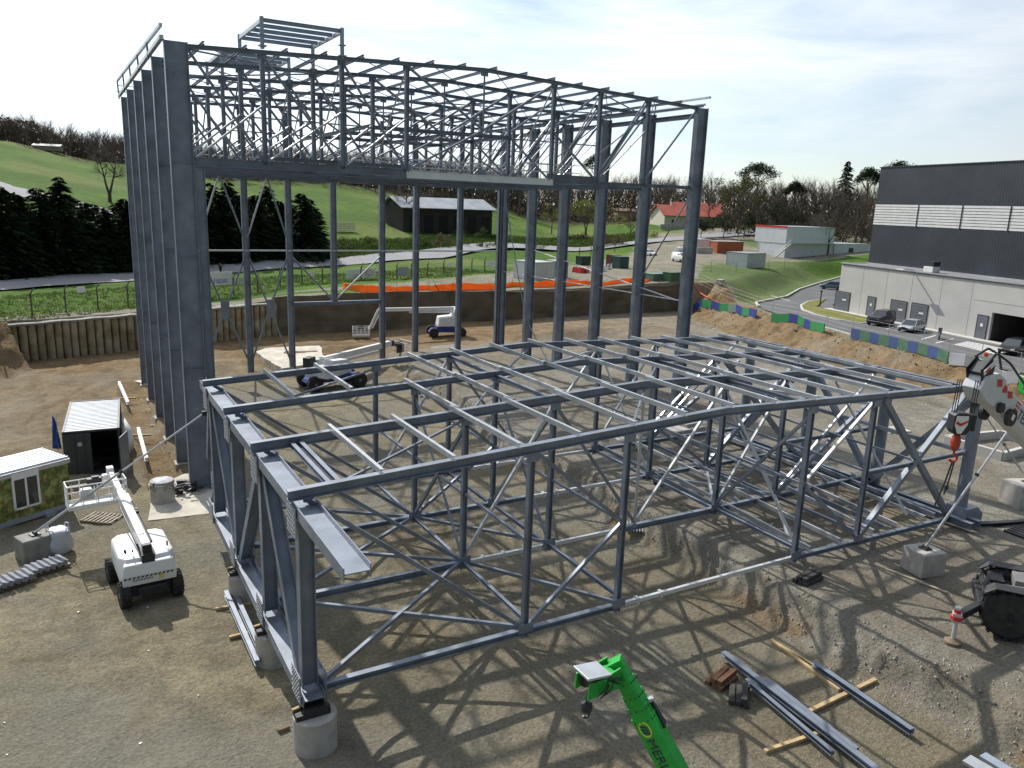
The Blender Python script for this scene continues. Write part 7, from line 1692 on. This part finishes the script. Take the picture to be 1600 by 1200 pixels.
def pine(lab,px,pyb,pyt,wpx,seed,dist=None,zb=.62,yl=None):
    loc=TD(px,dist); ht=CP[2]+(hz_(px)-pyt)/FPX*dist-loc.z; w_=wpx/FPX*dist/2
    V,F=leaves(3400,[((w_*.85*math.cos(a)*q,w_*.85*math.sin(a)*q,ht*(.80+.12*(1-q*q))+.5*math.sin(a*3+q*5)),(w_*.30,w_*.30,ht*.075)) for a in np.linspace(0,6.28,9)[:-1] for q in (.25,.65,1.0)],.42,seed,.5)
    m=MB(); m.tube((0,0,-.5),(.3,0,ht*.75),.32,.2,8)
    for a in np.linspace(0,6.28,8)[:-1]: m.tube((.3,0,ht*(.55+.02*a)),(w_*.7*math.cos(a),w_*.7*math.sin(a),ht*.82),.13,.05,6)
    tm=bpy.data.meshes.new('trunk'); tm.from_pydata(m.V,[],m.F); tm.materials.append(BARK)
    return plant('umbrella_pine',lab,'tree',loc,raw_mesh('crown',V,F,LP),tm,1,0,'umbrella pines on the wooded rise')
pine('broad umbrella pine on the skyline above the office cabins',1180,0,262,58,41,290); pine('umbrella pine on the skyline left of the dark hall roof',1398,0,264,56,42,290); pine('umbrella pine crown low among the bare trees',1240,0,290,30,43,270); pine('round dark pine on the skyline between the two right columns',928,0,246,40,44,320); pine('small umbrella pine right of the skyline cedar',1352,0,272,34,45,290)
loc=TD(1318,285); V,F=conifer_data(51,22,6.5); plant('cedar_tree','dark pointed cedar breaking the skyline left of the hall','tree',loc,raw_mesh('crown',V,F,LC),trunk_mesh(20,.3))
leafy('evergreen_oak','ragged yellowish evergreen tree behind the rusty container','tree',TR(1150,366,120,350),17,(8,7,6),11.5,leafmat('olive leaves',(.05,.06,.02),(.11,.11,.04)),52,3400,.33,26,1.7)
for k,(px,py,h,w_,lab) in enumerate(((1215,372,11,7,'dark evergreen oak just left of the office cabins roof'),(1185,375,9,6,'dark evergreen shrub tree behind the white cabins'),(1250,372,10,7,'dark evergreen oak above the office cabins roof'),(1130,372,7,5,'dark garden evergreen beside the house'),(1095,372,6,4,'small garden evergreen before the house'),(675,348,9,5,'ivy clad dark tree behind the barn'),(1275,372,5,4,'dark clipped shrub at the right end of the cabins'))):
    leafy('evergreen_oak',lab,'tree',TR(px,py,120,350),h,(w_*.75,w_*.7,h*.36),h*.58,leafmat('evergreen %d'%k,(.022,.032,.013),(.055,.065,.028)),60+k,2200,.3,18,1.35,grp='evergreen oaks')
for k,(px,py,R0,n,mat,lab) in enumerate(((735,372,(4,3,1.6),1500,LB,'olive shrub before the right end of the barn'),(690,385,(6,3,1.7),2000,LBr,'brown bramble thicket below the barn'),(660,386,(4,3,1.4),1200,LB,'green shrub left of the bramble thicket'),(945,385,(5,3,2.2),1700,LBr,'brown hedge clump right of the willow'),(965,384,(4,3,1.6),1200,LBr,'second brown hedge clump by the road'),(905,374,(4,2.4,1.0),1300,leafmat('dark box',(.018,.028,.012),(.035,.05,.02)),'low dark hedge at the foot of the willow'),(560,388,(6,3,1.4),1500,LB,'rough green scrub below the stacked rails'),(770,388,(5,3,1.3),1300,LB,'green scrub by the road behind the rear corner column'),(820,388,(6,3,1.2),1500,LB,'green scrub between the rear corner columns'),(510,392,(4,3,2.0),1300,LB,'green scrub right of the conifers'),(470,412,(5,3,2.6),1700,LC,'dark laurel mass at the right end of the conifers'),(1010,372,(4,3,1.2),900,leafmat('reeds',(.14,.12,.06),(.2,.17,.09)),'pale dry reeds at the edge of the bright meadow'))):
    q=TR(px,py,100,330); V,F=leaves(n,clumps(80+k,12,(0,0,R0[2]*.6),R0,1.1),.22,80+k); plant('shrub',lab,'shrub',q,raw_mesh('crown',V,F,mat),None,1,0,'shrubs beyond the road')
# distant wood: one mass of bare trees on the crest
VAR=[]
for s in range(6):
    TV,TF,V,F=bare(100+s,10.0,nb=(6,4,4,3),spread=.6,up=.5); allV=[tuple(v) for v in TV+V]; allF=TF+[tuple(i+len(TV) for i in f) for f in F]; VAR.append((np.array(allV),np.array(allF)))
rs=np.random.RandomState(12); VV=[];FF=[];off_=0
def az_px(px): d=PXD(px,320); return math.atan2(d[0],d[1])
pos=[]
for px in np.arange(-60,1660,8.5):
    rows=[281,290,300,313,328]
    if px>820: rows=[300,318,336]
    if px>1130: rows=[238,256,272,290,312]
    for row,d0_ in enumerate(rows):
        if d0_<262 and (rs.rand()<.35): continue
        pos.append((px+rs.uniform(-4,4),d0_+rs.uniform(-8,8),row))
for px,ds,row in pos:
    loc=TD(px,ds); hh=np.interp(px,[0,300,600,900,1200,1600],[12.0,13.5,16,18.5,18.5,17])*rs.uniform(.6,1.15)*(.62 if ds<265 and px>1100 else 1); v,f=VAR[rs.randint(6)]
    a=rs.rand()*6.28; s=hh/10.0*.95; c_,s_=math.cos(a)*s,math.sin(a)*s; q=np.stack([v[:,0]*c_-v[:,1]*s_,v[:,0]*s_+v[:,1]*c_,v[:,2]*s],1)+np.array([loc.x,loc.y,loc.z-.3]); VV.append(q); FF.append(f+off_); off_+=len(q)
wo=bpy.data.objects.new('distant_wood',raw_mesh('distant_wood',np.concatenate(VV),np.concatenate(FF),BARK2)); COL.objects.link(wo); tag(wo,kind='stuff')
# undergrowth inside the wood
n=48000; px=rs.uniform(-60,1660,n); ds=np.where(px>1130,rs.uniform(240,325,n),rs.uniform(279,330,n)); dd=np.array([PXD(p,320)[:2] for p in px]); dd/=np.linalg.norm(dd,axis=1)[:,None]; X=CP[0]+dd[:,0]*ds; Y_=CP[1]+dd[:,1]*ds; Zs=H(X[None],Y_[None])[0]
Zs=Zs+np.minimum(np.abs(rs.normal(0,1,n)),1.7)*np.interp(px,[0,600,1600],[3.2,3.6,4.2])*(.4+fbm(X*.08,Y_*.08,5)*1.3); P=np.stack([X,Y_,Zs],1); a=rs.normal(size=(n,3)); b=rs.normal(size=(n,3)); a/=np.linalg.norm(a,axis=1)[:,None]; b/=np.linalg.norm(b,axis=1)[:,None]; sz=rs.uniform(.3,.95,n)[:,None]
V=np.stack([P-a*sz,P+b*sz,P+a*sz],1).reshape(-1,3); o=bpy.data.objects.new('undergrowth',raw_mesh('undergrowth',V,np.arange(3*n).reshape(-1,3),leafmat('wood undergrowth',(.055,.046,.034),(.095,.082,.05),.12))); COL.objects.link(o); tag(o,kind='stuff')
# verge grass: tufts along the fence, the road banks and the meadow below the barn
def tufts(name,X,Y_,hmin,hmax,mat,seed,w_=.05,k=5):
    r=np.random.RandomState(seed); n=len(X); Zs=H(X[None],Y_[None])[0]; P=np.repeat(np.stack([X,Y_,Zs],1),k,0); n2=len(P); a=r.rand(n2)*6.28; P[:,:2]+=r.normal(0,.16,(n2,2)); h=r.uniform(hmin,hmax,n2); L=np.stack([np.cos(a),np.sin(a),0*a],1); t_=np.stack([-np.sin(a),np.cos(a),0*a],1)
    V=np.stack([P-t_*w_,P+t_*w_,P+L*(h*.5)[:,None]+np.stack([0*h,0*h,h],1)],1).reshape(-1,3); o=bpy.data.objects.new(name,raw_mesh(name,V,np.arange(3*n2).reshape(-1,3),mat)); COL.objects.link(o); tag(o,kind='stuff')
GT=leafmat('verge grass',(.065,.120,.018),(.125,.17,.038),.15)
s=rs.rand(5200); fl=np.array([p[:2] for p in pf[:23]]); cum=np.concatenate([[0],np.cumsum(np.linalg.norm(np.diff(fl,axis=0),axis=1))]); q=s*cum[-1]; X=np.interp(q,cum,fl[:,0]); Y_=np.interp(q,cum,fl[:,1]); off=rs.uniform(-2.5,11,5200); keep=off>-2.5
X=X-off*.50; Y_=Y_+off*.86
ok=(np.array([min(abs(0),1) for _ in X])==0)
tufts('verge_grass',X,Y_,.08,.30,GT,3,.035,6)
px=rs.uniform(500,1000,7000); ds=np.array([rdist(p) for p in px])+rs.uniform(4.5,26,7000); dd=np.array([PXD(p,320)[:2] for p in px]); dd/=np.linalg.norm(dd,axis=1)[:,None]
tufts('bank_weeds',CP[0]+dd[:,0]*ds,CP[1]+dd[:,1]*ds,.2,.9,leafmat('bank weeds',(.05,.095,.018),(.12,.17,.04),.25),4,.10,4)
